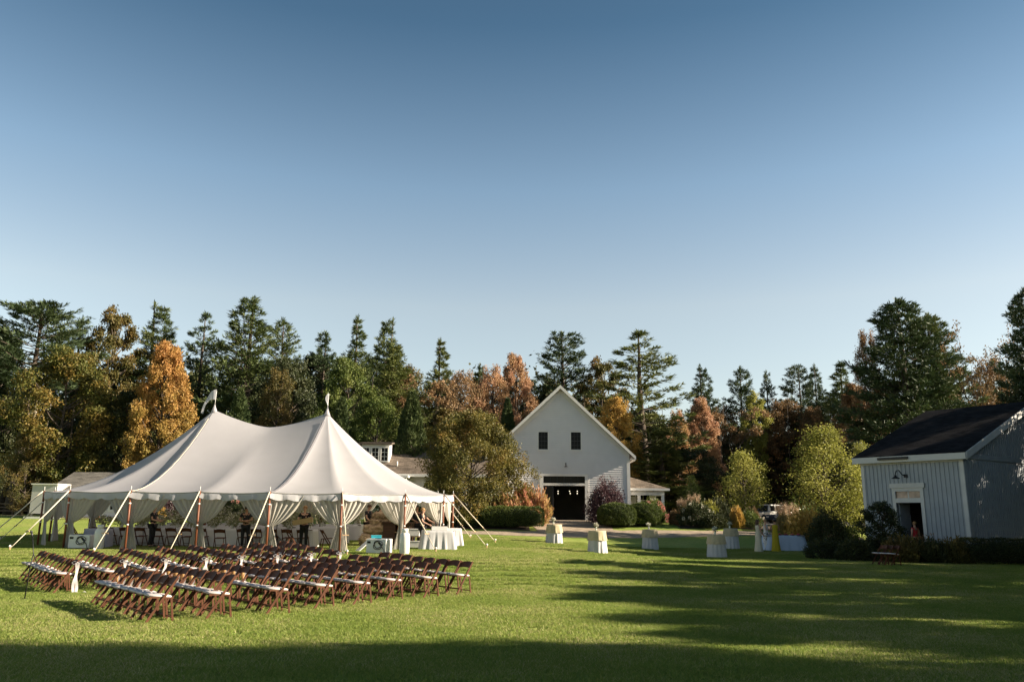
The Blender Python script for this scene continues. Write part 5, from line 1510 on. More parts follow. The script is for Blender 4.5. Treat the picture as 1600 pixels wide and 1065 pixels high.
# ================================================================== shrubs, hedges, beds
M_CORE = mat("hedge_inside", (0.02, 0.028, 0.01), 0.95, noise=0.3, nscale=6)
def hedge(name, cx, cy, rz, lx, ly, h, label, leaf=BOX, n=26000, size=0.075, pw=3.2, group=None, cat="hedge"):
    """clipped hedge: rounded block of small leaves with a twiggy inside"""
    e = empty(name, (cx, cy, g(cx, cy) - 0.03), rz, label, cat, group)
    rng = np.random.default_rng(int(abs(cx * 100)) + 7)
    d = unit(rng.normal(size=(n * 2, 3))); d = d[d[:, 2] > -0.65][:n]
    # points on a rounded block
    k = (np.abs(d[:, 0]) ** pw + np.abs(d[:, 1]) ** pw + np.abs(d[:, 2]) ** pw) ** (-1 / pw)
    q = d * k[:, None]
    # stretch the middle so that leaves spread evenly along the length
    a = np.array([lx / 2, ly / 2, h / 2])
    if lx > ly * 1.6:
        body = rng.random(len(q)) < (1 - ly / lx)
        sh = rng.uniform(-1, 1, len(q)) * (lx / 2 - ly / 2)
        q = q * np.array([ly / 2, ly / 2, h / 2]); q[:, 0] = np.where(body, q[:, 0] * 0.3 + sh, q[:, 0] + np.sign(q[:, 0]) * (lx / 2 - ly / 2))
        core_s = (lx - 0.3, ly - 0.3, h - 0.2)
    else:
        q = q * a; core_s = (lx - 0.3, ly - 0.3, h - 0.2)
    lum = 1 + 0.035 * np.sin(q[:, 0] * 5.1 + q[:, 2] * 3) + 0.03 * np.sin(q[:, 0] * 11 + q[:, 1] * 9 + q[:, 2] * 13) + rng.normal(0, 0.022, len(q))
    P = q * np.c_[np.ones(len(q)), lum, lum] + [0, 0, h / 2]
    P[:, 2] = np.maximum(P[:, 2], 0.02)
    nr = unit(q / a ** 1.0)
    dd = unit(nr * 0.6 + rng.normal(0, 0.6, (len(q), 3)) + [0, 0, 0.3])
    V, F = leaf_quads(P, dd, rng.uniform(0.7, 1.4, len(q)) * size, rng.uniform(0.6, 1.1, len(q)) * size * 0.6, rng)
    me = np_mesh("foliage", V, F, tint=rng.random(len(q))); me.materials.append(leaf); tag(put("foliage", me, e), kind="stuff")
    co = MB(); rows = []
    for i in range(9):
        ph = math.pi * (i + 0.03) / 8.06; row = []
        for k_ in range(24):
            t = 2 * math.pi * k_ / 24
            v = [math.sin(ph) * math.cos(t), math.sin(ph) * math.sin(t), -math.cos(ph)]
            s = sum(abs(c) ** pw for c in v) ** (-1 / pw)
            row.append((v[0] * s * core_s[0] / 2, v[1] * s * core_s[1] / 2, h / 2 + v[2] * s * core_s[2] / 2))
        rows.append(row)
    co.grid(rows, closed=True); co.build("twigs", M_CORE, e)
    return e
p = onground(786, 829)
hedge("box_hedge", -0.55, 52.0, 0, 5.3, 1.35, 1.33, "long clipped box hedge left of the white barn's gravel forecourt")
hedge("box_shrub", 7.05, 54.6, 0.1, 2.5, 2.0, 1.55, "rounded clipped box shrub touching the purple bush, right of barn door", pw=2.6, n=15000)
hedge("box_shrub", 8.95, 55.4, 0.1, 2.3, 1.9, 1.5, "rounded clipped box shrub under the pink hydrangea, by the porch", pw=2.6, n=15000)
hedge("yew_hedge", 22.8, 34.3, -0.01, 8.8, 1.1, 1.05, "dark clipped hedge along the grey-blue barn's gable wall", leaf=DARK, n=26000)
hedge("box_hedge", -6.2, 52.3, 0, 5.6, 1.2, 1.25, "shaded clipped hedge behind the tent's end, under the spreading tree", leaf=BOX, n=18000)

SHR = {}
def shrub_src(kind):
    if kind in SHR: return SHR[kind]
    SHR[kind] = {
        'fine': lambda: make_shrub(51, 1, 1, 5200, 0.10, 0.4),
        'fine2': lambda: make_shrub(52, 1, 1, 5200, 0.10, 0.4, lobed=0.32),
        'upright': lambda: make_shrub(53, 1, 1, 5600, 0.13, 1.3, lobed=0.34, shell=0.55),
        'loose': lambda: make_shrub(54, 1, 1, 2600, 0.13, 0.5, lobed=0.45, shell=0.45),
        'big': lambda: make_shrub(55, 1, 1, 9000, 0.07, 0.6, lobed=0.25, shell=0.6),
    }[kind]()
    return SHR[kind]
def shrub(name, kind, x, y, w, h, leaf, label, cat="shrub", group=None, flowers=None):
    e = empty(name, (x, y, g(x, y) - 0.02), (x * 5.1 + y) % 6.28, label, cat, group)
    e.scale = (w / 2, w / 2, h)
    st, cr = shrub_src(kind)
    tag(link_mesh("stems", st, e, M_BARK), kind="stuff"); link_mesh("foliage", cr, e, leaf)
    if flowers:
        m, nf, fr = flowers
        rng = np.random.default_rng(int(abs(x * 31 + y * 17)))
        for k in range(nf):
            a = rng.uniform(0, 6.283); el = math.asin(rng.uniform(0.12, 0.95))
            c = np.array([math.cos(a) * math.cos(el), math.sin(a) * math.cos(el), math.sin(el)]) * rng.uniform(0.94, 1.05)
            kk = 70
            P = unit(rng.normal(size=(kk, 3))) * rng.uniform(0.5, 1, (kk, 1)) * np.array([fr / (w / 2), fr / (w / 2), fr * 1.15 / h])
            V, F = leaf_quads(P, unit(P + rng.normal(0, 0.01, (kk, 3))), 0.045 / (w / 2), 0.05 / (w / 2), rng)
            me = np_mesh("flower_head", V, F, tint=rng.random(kk)); me.materials.append(m)
            put("flower_head", me, e, loc=tuple(c))
    return e
def pshrub(name, kind, px, pyb, wpx, hpx, leaf, label, y=None, **kw):
    q = onground(px, pyb) if y is None else at(px, pyb, y)
    s = FPX / q.y
    return shrub(name, kind, q.x, q.y, wpx / s * 0.9, hpx / s * 0.8, leaf, label, **kw)

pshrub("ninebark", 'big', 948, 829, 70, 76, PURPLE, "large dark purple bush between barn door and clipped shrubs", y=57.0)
shrub("hydrangea", 'fine', 9.9, 57.2, 2.1, 1.55, GREEN, "pink-flowered hydrangea in front of the barn porch", flowers=(PINKF, 46, 0.16))
shrub("viburnum", 'upright', 1.15, 54.2, 3.0, 2.1, REDORANGE, "red and orange autumn shrub at the hedge's end by the barn")
shrub("spirea", 'upright', -0.6, 53.6, 2.6, 1.75, REDORANGE, "low orange shrub rising behind the long clipped hedge")
# bed right of the porch
pshrub("spirea", 'fine', 1055, 826, 22, 26, RUST, "small orange shrub next to the porch-side clipped shrub", y=56.3)
pshrub("hydrangea", 'fine2', 1090, 829, 62, 44, DARK, "dark hydrangea with pale green heads below the tan plumes", y=55.4, flowers=(WHITEF, 10, 0.09))
pshrub("sumac", 'upright', 1108, 822, 40, 36, YELLOWG, "golden yellow shrub behind the dark pale-headed hydrangea", y=57.5)
pshrub("juniper", 'fine', 1124, 826, 36, 44, DARK, "rounded dark shrub standing before the black car", y=57.6)
pshrub("boxwood", 'fine', 1118, 833, 60, 26, DARK, "low dark shrub at the bed's edge behind the cocktail tables", y=54.8)
pshrub("spirea", 'upright', 1153, 832, 26, 34, GOLD, "bright yellow-orange spirea beside the shaded cocktail table", y=55.0)
pshrub("viburnum", 'fine2', 1172, 829, 40, 30, GREEN, "green shrub with reddish neighbour before the white wagon", y=55.6)
pshrub("spirea", 'upright', 1178, 825, 26, 30, RUST, "rust-red shrub before the white wagon's front wheel", y=57.0)
pshrub("maple_shrub", 'loose', 1262, 850, 64, 58, GOLD, "gold-leaved shrub behind the buffet table", y=50.0)
pshrub("viburnum", 'loose', 1250, 836, 70, 50, GREEN, "loose green shrub under the tall yellow-green birch clump", y=54.0)
pshrub("rhododendron", 'big', 1295, 860, 70, 72, DARK, "large dark rounded shrub between birch clump and grey-blue barn", y=45.5)
pshrub("viburnum", 'loose', 1322, 835, 50, 44, YELLOWG, "light green shrub at the grey-blue barn's far corner", y=47.0)
for i, (px, pyb, w, h, y) in enumerate(((1068, 822, 26, 30, 58.5), (1086, 820, 30, 36, 58.5), (1226, 842, 40, 44, 51.5), (1240, 842, 34, 40, 52.5))):
    q = at(px, pyb, y); s = FPX / y
    e = empty("feather_grass", (q.x, y, g(q.x, y)), i, ["tan feathery grass clump next to the porch", "tan feathery grass clump behind the dark hydrangea", "pinkish plume grass behind the woman in yellow", "pinkish plume grass behind the buffet table's fruit"][i], "ornamental grass")
    if 'plume' not in SHR: SHR['plume'] = make_plume_grass(61)
    e.scale = (w / s / 1.4, w / s / 1.4, h / s / 1.35)
    tag(link_mesh("blades", SHR['plume'][0], e, PLUMEG), kind="stuff"); tag(link_mesh("plumes", SHR['plume'][1], e, PLUME), kind="stuff")
# bed before the grey-blue barn
for i, (x, y, w, h, lf, kd, lab) in enumerate((
    (15.0, 36.2, 1.8, 0.9, DARK, 'fine', "low dark shrub at the gravel patch by the barn bed"),
    (14.2, 37.6, 1.9, 0.8, DARK, 'fine2', "low dark mound behind the gravel patch by the barn"),
    (16.6, 35.2, 1.7, 0.95, BROWNGREEN, 'upright', "brownish perennial clump under the young dark-leaved tree"),
    (17.7, 35.0, 1.6, 0.85, DARK, 'upright', "dark perennial clump right of the young tree's stem"),
    (18.6, 34.6, 1.5, 0.9, BROWNGREEN, 'upright', "brown-tipped perennial clump next to the dark clipped hedge"),
    (18.2, 36.6, 1.5, 1.0, RUST, 'loose', "rusty perennial clump at the grey-blue barn's doorway"),
    (16.6, 37.6, 1.6, 0.9, DARK, 'fine2', "dark shrub at the foot of the grey-blue barn wall"))):
    shrub("perennial", kd, x, y, w, h, lf, lab)
# garden behind the tent, seen between the curtains
pshrub("barberry", 'big', 265, 818, 42, 46, PURPLE, "burgundy round bush seen through the tent between curtains", y=56.0)
pshrub("spirea", 'fine', 248, 818, 20, 28, GOLD, "small orange bush beside the burgundy bush behind the tent", y=54.5)
pshrub("rose_bush", 'big', 368, 820, 56, 52, DARK, "dark green flowering bush seen through the tent", y=56.0, flowers=(PINKF, 12, 0.09))
pshrub("rose_bush", 'big', 455, 818, 60, 46, GREEN, "light green bush with yellow top beyond the loudspeaker", y=56.5)
pshrub("viburnum", 'fine2', 222, 820, 34, 34, GREEN, "green shrub beside the cottage seen through the tent", y=55.0)
for i, (px, py) in enumerate(((115, 815), (151, 814))):
    q = at(px, py, 55.2); e = empty("flower_pot", (q.x, 55.2, g(q.x, 55.2)), 0, ["terracotta pot of pink flowers nearer the cottage's shed end", "terracotta pot of pink flowers before the cottage's double window"][i], "flower pot")
    MB().lathe([(0.11, 0.0), (0.17, 0.30), (0.185, 0.30), (0.185, 0.36), (0.15, 0.36)], 14).build("pot", mat("terracotta", (0.42, 0.15, 0.07), 0.8, noise=0.15), e)
    st, cr = shrub_src('loose'); o = link_mesh("leaves", cr, e, GREEN); o.scale = (0.32, 0.32, 0.42); o.location = (0, 0, 0.34)
    rng = np.random.default_rng(i); kk = 260; P = unit(rng.normal(size=(kk, 3))) * [0.34, 0.34, 0.26] + [0, 0, 0.62]
    V, F = leaf_quads(P, unit(rng.normal(size=(kk, 3))), 0.06, 0.06, rng); me = np_mesh("blossoms", V, F, tint=rng.random(kk)); me.materials.append(PINKF); tag(put("blossoms", me, e), kind="stuff")
# rail fence at the wood's edge left of the cottage
fe = at(20, 800, 66); E_ = empty("rail_fence", (fe.x, 66, g(fe.x, 66)), 0, "dark split-rail fence before the wood beside the cottage", "fence")
M_OLDWOOD = mat("old_wood", (0.12, 0.09, 0.065), 0.9, noise=0.3)
for k in range(5):
    MB().b2(-6 + 3 * k - 0.07, -6 + 3 * k + 0.07, -0.07, 0.07, -0.3, 1.05).build("post", M_OLDWOOD, E_)
for z in (0.35, 0.62, 0.9):
    MB().bar((-6.2, -0.09, z), (6.2, -0.09, z + 0.02), 0.05, 0.10).build("rail", M_OLDWOOD, E_)
# utility pole and parking
q = at(1046, 790, 88); e = empty("utility_pole", (q.x, 88, g(q.x, 88)), 0, "wooden utility pole with a pale top among the trees right of the barn", "utility pole")
hz = at(1046, 682, 88).z - g(q.x, 88)
MB().tube([(0, 0, -0.3), (0, 0, hz)], [0.15, 0.11], 10).build("pole", M_BARKP, e); MB().bar((-1.0, 0, hz - 0.3), (1.0, 0, hz - 0.3), 0.09, 0.1).build("cross_arm", M_BARKP, e)
for x in (-0.8, 0.8): MB().lathe([(0.03, 0), (0.05, 0.06), (0.03, 0.14)], 8, (x, 0, hz - 0.25)).build("insulator", M_STAKE, e)

M_WHEEL = mat("tyre", (0.02, 0.02, 0.02), 0.8); M_RIM = mat("alloy_rim", (0.5, 0.5, 0.5), 0.35, metal=0.8); M_LAMP = mat("lamp_glass", (0.7, 0.7, 0.68), 0.15, spec=0.6); M_RED = mat("tail_lamp", (0.35, 0.02, 0.02), 0.3)
def car(px, pyb, y, rz, paint, label, boxy):
    q = at(px, pyb, y); e = empty("parked_car", (q.x, y, g(q.x, y)), rz, label, "car", "cars parked behind the garden bed")
    L_, W_ = (4.3, 1.85) if boxy else (4.6, 1.8)
    H1, H2 = (1.05, 1.82) if boxy else (0.92, 1.45)
    # front at -x; side profile with wheel arches cut out
    wx = (-L_ * 0.31, L_ * 0.31)
    low = [(-L_ / 2, 0.35)]
    for x in wx:
        low += [(x - 0.42, 0.32)] + [(x + 0.40 * math.cos(math.pi - t), 0.36 + 0.40 * math.sin(t)) for t in [math.pi * k / 6 for k in range(7)]] + [(x + 0.42, 0.32)]
    low += [(L_ / 2, 0.35)]
    top = [(L_ / 2, H1 - 0.1), (L_ / 2 - 0.08, H1), (-L_ * 0.18, H1), (-L_ / 2 + 0.12, H1 - 0.1), (-L_ / 2, H1 - 0.3)]
    MB().prism(low + top, 'y', -W_ / 2, W_ / 2).build("body", paint, e, bevel=0.03)
    cb = [(-L_ * 0.17, H1 - 0.01), (-L_ * (0.12 if boxy else 0.03), H2 - 0.03), (-L_ * 0.05, H2), (L_ * (0.44 if boxy else 0.28), H2 - 0.02), (L_ * (0.48 if boxy else 0.42), H1 - 0.01)]
    m = MB(); n = len(cb)
    vs_ = [(x, -W_ / 2 + 0.02 + 0.14 * (z - H1) / (H2 - H1), z) for x, z in cb] + [(x, W_ / 2 - 0.02 - 0.14 * (z - H1) / (H2 - H1), z) for x, z in cb]
    m.add(vs_, [tuple(range(n)), tuple(reversed(range(n, 2 * n)))] + [(i, n + i, n + (i + 1) % n, (i + 1) % n) for i in range(n)]); m.build("cabin", paint, e, bevel=0.03)
    xs_ = [-L_ * 0.10, L_ * 0.07, L_ * 0.25, L_ * 0.41] if boxy else [-L_ * 0.05, L_ * 0.12, L_ * 0.27]
    for s in (-1, 1):
        for a, b in zip(xs_[:-1], xs_[1:]):
            z0, z1 = H1 + 0.06, H2 - 0.12
            yy = lambda z: s * (W_ / 2 - 0.02 - 0.14 * (z - H1) / (H2 - H1) + 0.006)
            MB().add([(a + 0.05, yy(z0), z0), (b - 0.05, yy(z0), z0), (b - 0.06, yy(z1), z1), (a + 0.07, yy(z1), z1)], [(0, 1, 2, 3)]).build("side_window", M_GLASS, e, recalc=False)
        MB().b2(-L_ / 2 - 0.012, -L_ / 2 + 0.05, s * 0.55 - 0.17, s * 0.55 + 0.17, H1 - 0.36, H1 - 0.20).build("headlight", M_LAMP, e)
        MB().b2(L_ / 2 - 0.05, L_ / 2 + 0.012, s * 0.72 - 0.1, s * 0.72 + 0.1, H1 - 0.35, H1 - 0.1).build("tail_light", M_RED, e)
        for x in wx:
            w = MB(); w.tube([(x, s * (W_ / 2 - 0.21), 0.34), (x, s * (W_ / 2 + 0.01), 0.34)], 0.34, 18); w = w.build("wheel", M_WHEEL, e); MB().tube([(x, s * (W_ / 2 - 0.02), 0.34), (x, s * (W_ / 2 + 0.02), 0.34)], 0.21, 14).build("rim", M_RIM, w)
    x0, x1 = cb[0][0], cb[1][0]; 
    MB().add([(x0 - 0.005, -W_ / 2 + 0.12, H1 + 0.05), (x0 - 0.005, W_ / 2 - 0.12, H1 + 0.05), (x1 - 0.03, W_ / 2 - 0.22, H2 - 0.1), (x1 - 0.03, -W_ / 2 + 0.22, H2 - 0.1)], [(0, 1, 2, 3)]).build("windscreen", M_GLASS, e, recalc=False)
    MB().b2(-L_ / 2 - 0.06, -L_ / 2 - 0.002, -W_ / 2 + 0.1, W_ / 2 - 0.1, 0.36, 0.55).build("bumper", M_BLACK if boxy else paint, e)
car(1201, 815, 88, R(22), mat("white_car_paint", (0.6, 0.59, 0.57), 0.25, spec=0.5), "boxy white wagon parked between the two birches", True)
car(1138, 813, 86, R(8), mat("black_car_paint", (0.012, 0.013, 0.016), 0.2, spec=0.6), "black car parked behind the small pale-green birch", False)
car(1232, 818, 82, R(30), mat("blue_car_paint", (0.03, 0.05, 0.08), 0.2, spec=0.6), "dark blue car parked beside the boxy white wagon", False)
car(1085, 810, 92, R(4), mat("silver_car_paint", (0.32, 0.32, 0.32), 0.25, spec=0.6), "silver car behind the tan feathery grasses", False)
q = at(1112, 797, 99); e = empty("guard_rail", (q.x, 99, g(q.x, 99)), 0, "pale metal guard rail along the road beyond the parked cars", "guard rail")
for k in range(7): MB().b2(-6.1 + 2 * k - 0.06, -6.1 + 2 * k + 0.06, -0.06, 0.06, -0.2, 0.75).build("post", M_OLDWOOD, e)
MB().prism([(-0.09, 0.55), (-0.14, 0.62), (-0.09, 0.70), (-0.14, 0.78), (-0.09, 0.85), (-0.07, 0.85), (-0.07, 0.55)], 'x', -7, 7).build("rail", mat("galvanised", (0.55, 0.54, 0.52), 0.5), e)
# ================================================================== tables and other props
M_LINEN = mat("white_linen", (0.54, 0.53, 0.53), 0.75, trans=0.15)
M_BURLAP = mat("champagne_overlay", (0.50, 0.42, 0.27), 0.75, noise=0.08, nscale=12, trans=0.15)
M_LAV = mat("grey_linen", (0.50, 0.49, 0.50), 0.75)
M_VASE = mat("clear_vase", (0.55, 0.58, 0.52), 0.15, spec=0.6)
M_DWOOD = mat("dark_bar_wood", (0.055, 0.024, 0.014), 0.45, noise=0.3, nscale=4, stretch=(1, 1, 4))
M_WPLAST = mat("white_plastic", (0.66, 0.65, 0.62), 0.4)
M_ENAMEL = mat("white_enamel", (0.68, 0.66, 0.61), 0.3, noise=0.05)
M_HOSE = mat("black_rubber", (0.012, 0.012, 0.012), 0.5)

def flowers_small(parent, name, c, r, n, m1, seed, leaf=0.05):
    rng = np.random.default_rng(seed)
    P = unit(rng.normal(size=(n, 3))) * rng.uniform(0.35, 1, (n, 1)) * np.array(r) + np.array(c)
    V, F = leaf_quads(P, unit((P - np.array(c)) + rng.normal(0, 0.08, (n, 3))), rng.uniform(0.7, 1.3, n) * leaf, rng.uniform(0.6, 1.0, n) * leaf * 0.7, rng)
    me = np_mesh(name, V, F, tint=rng.random(n)); me.materials.append(m1)
    return tag(put(name, me, parent), kind="stuff")

def cloth_round(mb, r0, z0, r1, z1, folds, amp, seed, n=72, rows=9):
    rng = random.Random(seed); p1, p2 = rng.random() * 6, rng.random() * 6
    P = []
    for j in range(rows + 1):
        v = j / rows; row = []
        for k in range(n):
            t = 2 * math.pi * k / n
            w = amp * v * (math.sin(folds * t + p1) + 0.5 * math.sin((folds * 2 + 1) * t + p2) + 0.4 * math.sin(3 * t + p2))
            r_ = r0 + (r1 - r0) * v ** 1.1 + w
            row.append((r_ * math.cos(t), r_ * math.sin(t), z0 + (z1 - z0) * v + (0.012 * math.sin(folds * t) if j == rows else 0)))
        P.append(row)
    top = [[(p[0] * s, p[1] * s, z0 + 0.004 * (1 - s)) for p in P[0]] for s in (0.02, 0.5, 0.96)]
    mb.grid(top + P, closed=True)
CT = [(867, 850, "high cocktail table beside the red and orange shrub, nearest the barn doorway"), (935, 865, "high cocktail table standing alone before the gravel forecourt"), (1018, 859, "high cocktail table in front of the rounded box shrubs"),
      (1124, 871.5, "high cocktail table with white flowers, in front of the shaded table"), (1146, 858, "shaded high cocktail table beside the women in long dresses")]
for i, (px, py, lab) in enumerate(CT):
    q = onground(px, py); q.y += 0.4; hh = [0.98, 0.98, 1.06, 1.02, 1.1][i]
    e = empty("cocktail_table", (q.x, q.y, g(q.x, q.y)), i * 1.3, lab, "table", "cocktail tables on the lawn")
    MB().tube([(0, 0, 0.04), (0, 0, hh - 0.03)], 0.035, 10).build("pedestal", M_BLACK, e); MB().lathe([(0.30, 0), (0.29, 0.02), (0.05, 0.045)], 20).build("foot", M_BLACK, e)
    MB().lathe([(0.37, hh - 0.035), (0.37, hh - 0.012)], 32).build("table_top", M_OLDWOOD, e)
    m = MB(); cloth_round(m, 0.365, hh - 0.006, 0.43, 0.015, 13, 0.026, i); m.build("white_cloth", M_LINEN, e)
    m = MB(); cloth_round(m, 0.385, hh, 0.44, hh - 0.42, 11, 0.018, i + 20, rows=6); m.build("overlay_cloth", M_BURLAP, e)
    f = empty("flower_vase", (q.x - 0.05, q.y - 0.02, g(q.x, q.y) + hh + 0.006), 0, "small vase of white flowers on the " + lab.replace("high ", "", 1).split(",")[0], "vase", "vases on the cocktail tables")
    MB().lathe([(0.035, 0), (0.045, 0.05), (0.035, 0.12), (0.042, 0.15)], 12).build("vase", M_VASE, f)
    flowers_small(f, "blossoms", (0, 0, 0.25), (0.11, 0.11, 0.09), 130, WHITEF, i, 0.06); flowers_small(f, "leaves", (0, 0, 0.20), (0.12, 0.12, 0.09), 70, GREEN, i + 9, 0.06)

def long_cloth(mb, lx, ly, h, seed, flare=0.06, round_=6.0, n=120, rows=7):
    rng = random.Random(seed); p1, p2 = rng.random() * 6, rng.random() * 6
    P = []
    def out(t, gx, gy):
        c, s = math.cos(t), math.sin(t); k = (abs(c) ** round_ + abs(s) ** round_) ** (-1 / round_); return c * k * gx, s * k * gy
    for j in range(rows + 1):
        v = j / rows; row = []
        for k in range(n):
            t = 2 * math.pi * k / n; w = 0.022 * v * (math.sin(17 * t + p1) + 0.6 * math.sin(31 * t + p2))
            x, y = out(t, lx / 2 + flare * v + w, ly / 2 + flare * v + w); row.append((x, y, h + (0.012 - h) * v))
        P.append(row)
    top = []
    for s in (0.02, 0.55, 0.97):
        top.append([(out(2 * math.pi * k / n, lx / 2 * s, ly / 2 * s) + (h + 0.003,)) for k in range(n)])
    mb.grid(top + P, closed=True)

def banquet(x, y, lx, ly, rz, label, h=0.76, m=M_LINEN, group="banquet tables in the tent", flare=0.03, round_=8.0, cat="table"):
    e = empty("banquet_table", (x, y, g(x, y)), rz, label, cat, group)
    for sx in (-1, 1):
        for sy in (-1, 1): MB().tube([(sx * (lx / 2 - 0.15), sy * (ly / 2 - 0.12), 0), (sx * (lx / 2 - 0.15), sy * (ly / 2 - 0.12), h - 0.03)], 0.018, 7).build("leg", M_BLACK, e)
    MB().b2(-lx / 2 + 0.02, lx / 2 - 0.02, -ly / 2 + 0.02, ly / 2 - 0.02, h - 0.03, h - 0.006).build("table_top", M_OLDWOOD, e)
    mb = MB(); long_cloth(mb, lx, ly, h, int(abs(x * 10)), flare, round_); mb.build("tablecloth", m, e)
    return e
def tp(u_, v_):
    """spot in the tent: metres along the ridge from its middle, metres towards the front"""
    p = (PK1 + PK2) / 2 + TU * u_ + TV * v_; return p.x, p.y
TRZ = math.atan2(TU.y, TU.x)
cent = 0
CNAMES = ["front", "middle", "rear"]
for r_, v_ in enumerate((3.2, 0.3, -2.7)):
    us = (-5.0, -2.55, -0.1, 2.35) if r_ == 0 else (-4.6, -2.1, 0.4, 2.9)
    for k, u_ in enumerate(us):
        x, y = tp(u_, v_)
        banquet(x, y, 2.42, 1.0, TRZ, "white-clothed banquet table, %s from the loudspeaker end, %s row in the tent" % (["fourth", "third", "second", "first"][k], CNAMES[r_]))
        for j in range(3):
            cx, cy = tp(u_ - 0.8 + 0.8 * j, v_ + 0.05 * math.sin(j * 3 + k))
            e = empty("centrepiece", (cx, cy, g(cx, cy) + 0.765), j + k, "cream and green flower arrangement number %s along the %s banquet tables" % (["one", "two", "three", "four", "five", "six", "seven", "eight", "nine", "ten", "eleven", "twelve"][k * 3 + j], CNAMES[r_]), "flower arrangement", "centrepieces on the banquet tables")
            hh = 0.30 + 0.14 * ((j * 7 + k * 3 + r_) % 3) / 2 + 0.1 * r_
            MB().lathe([(0.05, 0), (0.07, 0.06), (0.05, 0.13), (0.06, 0.16)], 10).build("vase", M_VASE, e)
            flowers_small(e, "foliage", (0, 0, 0.12 + hh / 2), (0.36, 0.30, hh / 2 + 0.05), 260, SAGE, j * 5 + k, 0.10)
            flowers_small(e, "blossoms", (0, 0, 0.16 + hh / 2), (0.33, 0.28, hh / 2 + 0.03), 130, WHITEF, j * 5 + k + 50, 0.075)
# chairs round the front row of banquet tables
k = 0
for u_ in (-5.6, -5.0, -4.3, -3.65, -2.95, -2.3, -1.65, -1.0, 0.75, 1.35, 2.0, 2.65, 3.3):
    x, y = tp(u_, 4.02); fc = -TV
    lab = "dark folding chair, %s along the front banquet tables from the cottage end" % ["first", "second", "third", "fourth", "fifth", "sixth", "seventh", "eighth", "ninth", "tenth", "eleventh", "twelfth", "thirteenth"][k]
    chair(x, y, fc, lab, "chairs along the banquet tables", pad=False); k += 1
for (u_, v_, fx, fy, lab) in ((0.15, 4.9, -0.1, 1, "folding chair with sunlit red-brown back, pulled out from the tables"), (3.05, 4.7, 0.85, 0.5, "folding chair turned sideways by the woman carrying a box"), (4.35, 4.25, 0.9, 0.45, "folding chair turned sideways at the last banquet table"), (-6.5, 3.9, 0.8, 0.6, "folding chair turned sideways beside the cloth-covered side table")):
    x, y = tp(u_, v_); chair(x, y, Vector((fx, fy)).normalized(), lab, "chairs along the banquet tables", pad=False)
x, y = at(153, 840, 33.9).x, 33.9; banquet(x, y, 0.95, 0.8, 0.2, "small side table with shade-tinted grey-blue cloth behind the gas cylinder", m=mat("shade_tinted_cloth", (0.30, 0.31, 0.37), 0.8), group=None)  # bluish tint of the shade on this cloth is put into its colour

# loudspeaker on a stand
q = at(434, 803, 34.6); zg = g(q.x, 34.6)
e = empty("speaker_stand", (q.x, 34.6, zg), 0, "black stand carrying the loudspeaker before the banquet tables", "stand")
MB().tube([(0, 0, 0.1), (0, 0, q.z - zg - 0.3)], 0.022, 8).build("pole", M_BLACK, e)
for k in range(3):
    a = k * 2.09 + 0.4; MB().tube([(0, 0, 0.55), (0.5 * math.cos(a), 0.5 * math.sin(a), 0.02)], 0.014, 6).build("leg", M_BLACK, e)
e = empty("loudspeaker", (q.x, 34.6, q.z - 0.3), R(25), "black loudspeaker raised on a stand inside the tent", "loudspeaker")
MB().prism([(-0.19, -0.17), (0.19, -0.17), (0.13, 0.17), (-0.13, 0.17)], 'z', 0, 0.6).build("cabinet", M_BLACK, e, bevel=0.015)
MB().b2(-0.16, 0.16, -0.182, -0.172, 0.04, 0.56).build("grille", mat("grille", (0.03, 0.03, 0.03), 0.6, bump=0.3, bscale=200), e)
MB().lathe([(0.09, -0.004), (0.09, 0.01), (0.04, 0.012)], 16, (0, 0, 0)).build("mount", M_BLACK, e)

# space heaters: white box with coiled black hose, and gas cylinder
def heater(px, py, rz, lab, lab2, dx):
    q = onground(px, py); e = empty("space_heater", (q.x, q.y + 0.3, g(q.x, q.y)), rz, lab, "heater", "tent heaters")
    MB().b2(-0.40, 0.40, -0.30, 0.30, 0.05, 0.56).build("housing", M_WPLAST, e, bevel=0.02)
    for sx in (-1, 1): MB().tube([(sx * 0.32, -0.27, 0.05), (sx * 0.32, 0.27, 0.05)], 0.05, 10).build("wheel", M_HOSE, e)
    pts = []
    for k in range(46):
        t = k / 45 * 2.3 * 2 * math.pi; r_ = 0.15 + 0.05 * math.sin(t * 0.83); pts.append((0.10 + r_ * math.cos(t) + 0.03 * math.sin(2.3 * t), -0.325 - 0.012 * math.sin(t * 2.3), 0.33 + r_ * 0.85 * math.sin(t)))
    pts += [(0.30, -0.335, 0.22), (0.36, -0.335, 0.06), (0.50, -0.34, 0.02)]
    MB().tube(pts, 0.013, 6).build("hose", M_HOSE, e)
    MB().lathe([(0.12, 0), (0.12, 0.012), (0.05, 0.014)], 16, (0, 0, 0)).build("burner_cap", M_HOSE, e, loc=(-0.05, 0, 0.561))
    MB().b2(-0.36, -0.22, -0.306, -0.301, 0.40, 0.48).build("control_panel", M_HOSE, e)
    c = empty("gas_cylinder", (q.x + dx, q.y + 0.05, g(q.x, q.y)), 0, lab2, "gas cylinder", "gas cylinders by the heaters")
    MB().lathe([(0.16, 0), (0.165, 0.02), (0.165, 0.06), (0.185, 0.10), (0.19, 0.62), (0.17, 0.74), (0.10, 0.82), (0.06, 0.84)], 24).build("tank", M_ENAMEL, c)
    MB().lathe([(0.115, 0.80), (0.12, 0.80), (0.12, 0.95), (0.115, 0.95)], 20).build("collar", M_ENAMEL, c)
    v = MB(); v.tube([(0, 0, 0.83), (0, 0, 0.92)], 0.025, 8); v.tube([(-0.05, 0, 0.93), (0.05, 0, 0.93)], 0.02, 8); v.build("valve", mat("brass", (0.4, 0.3, 0.12), 0.3, metal=1), c)
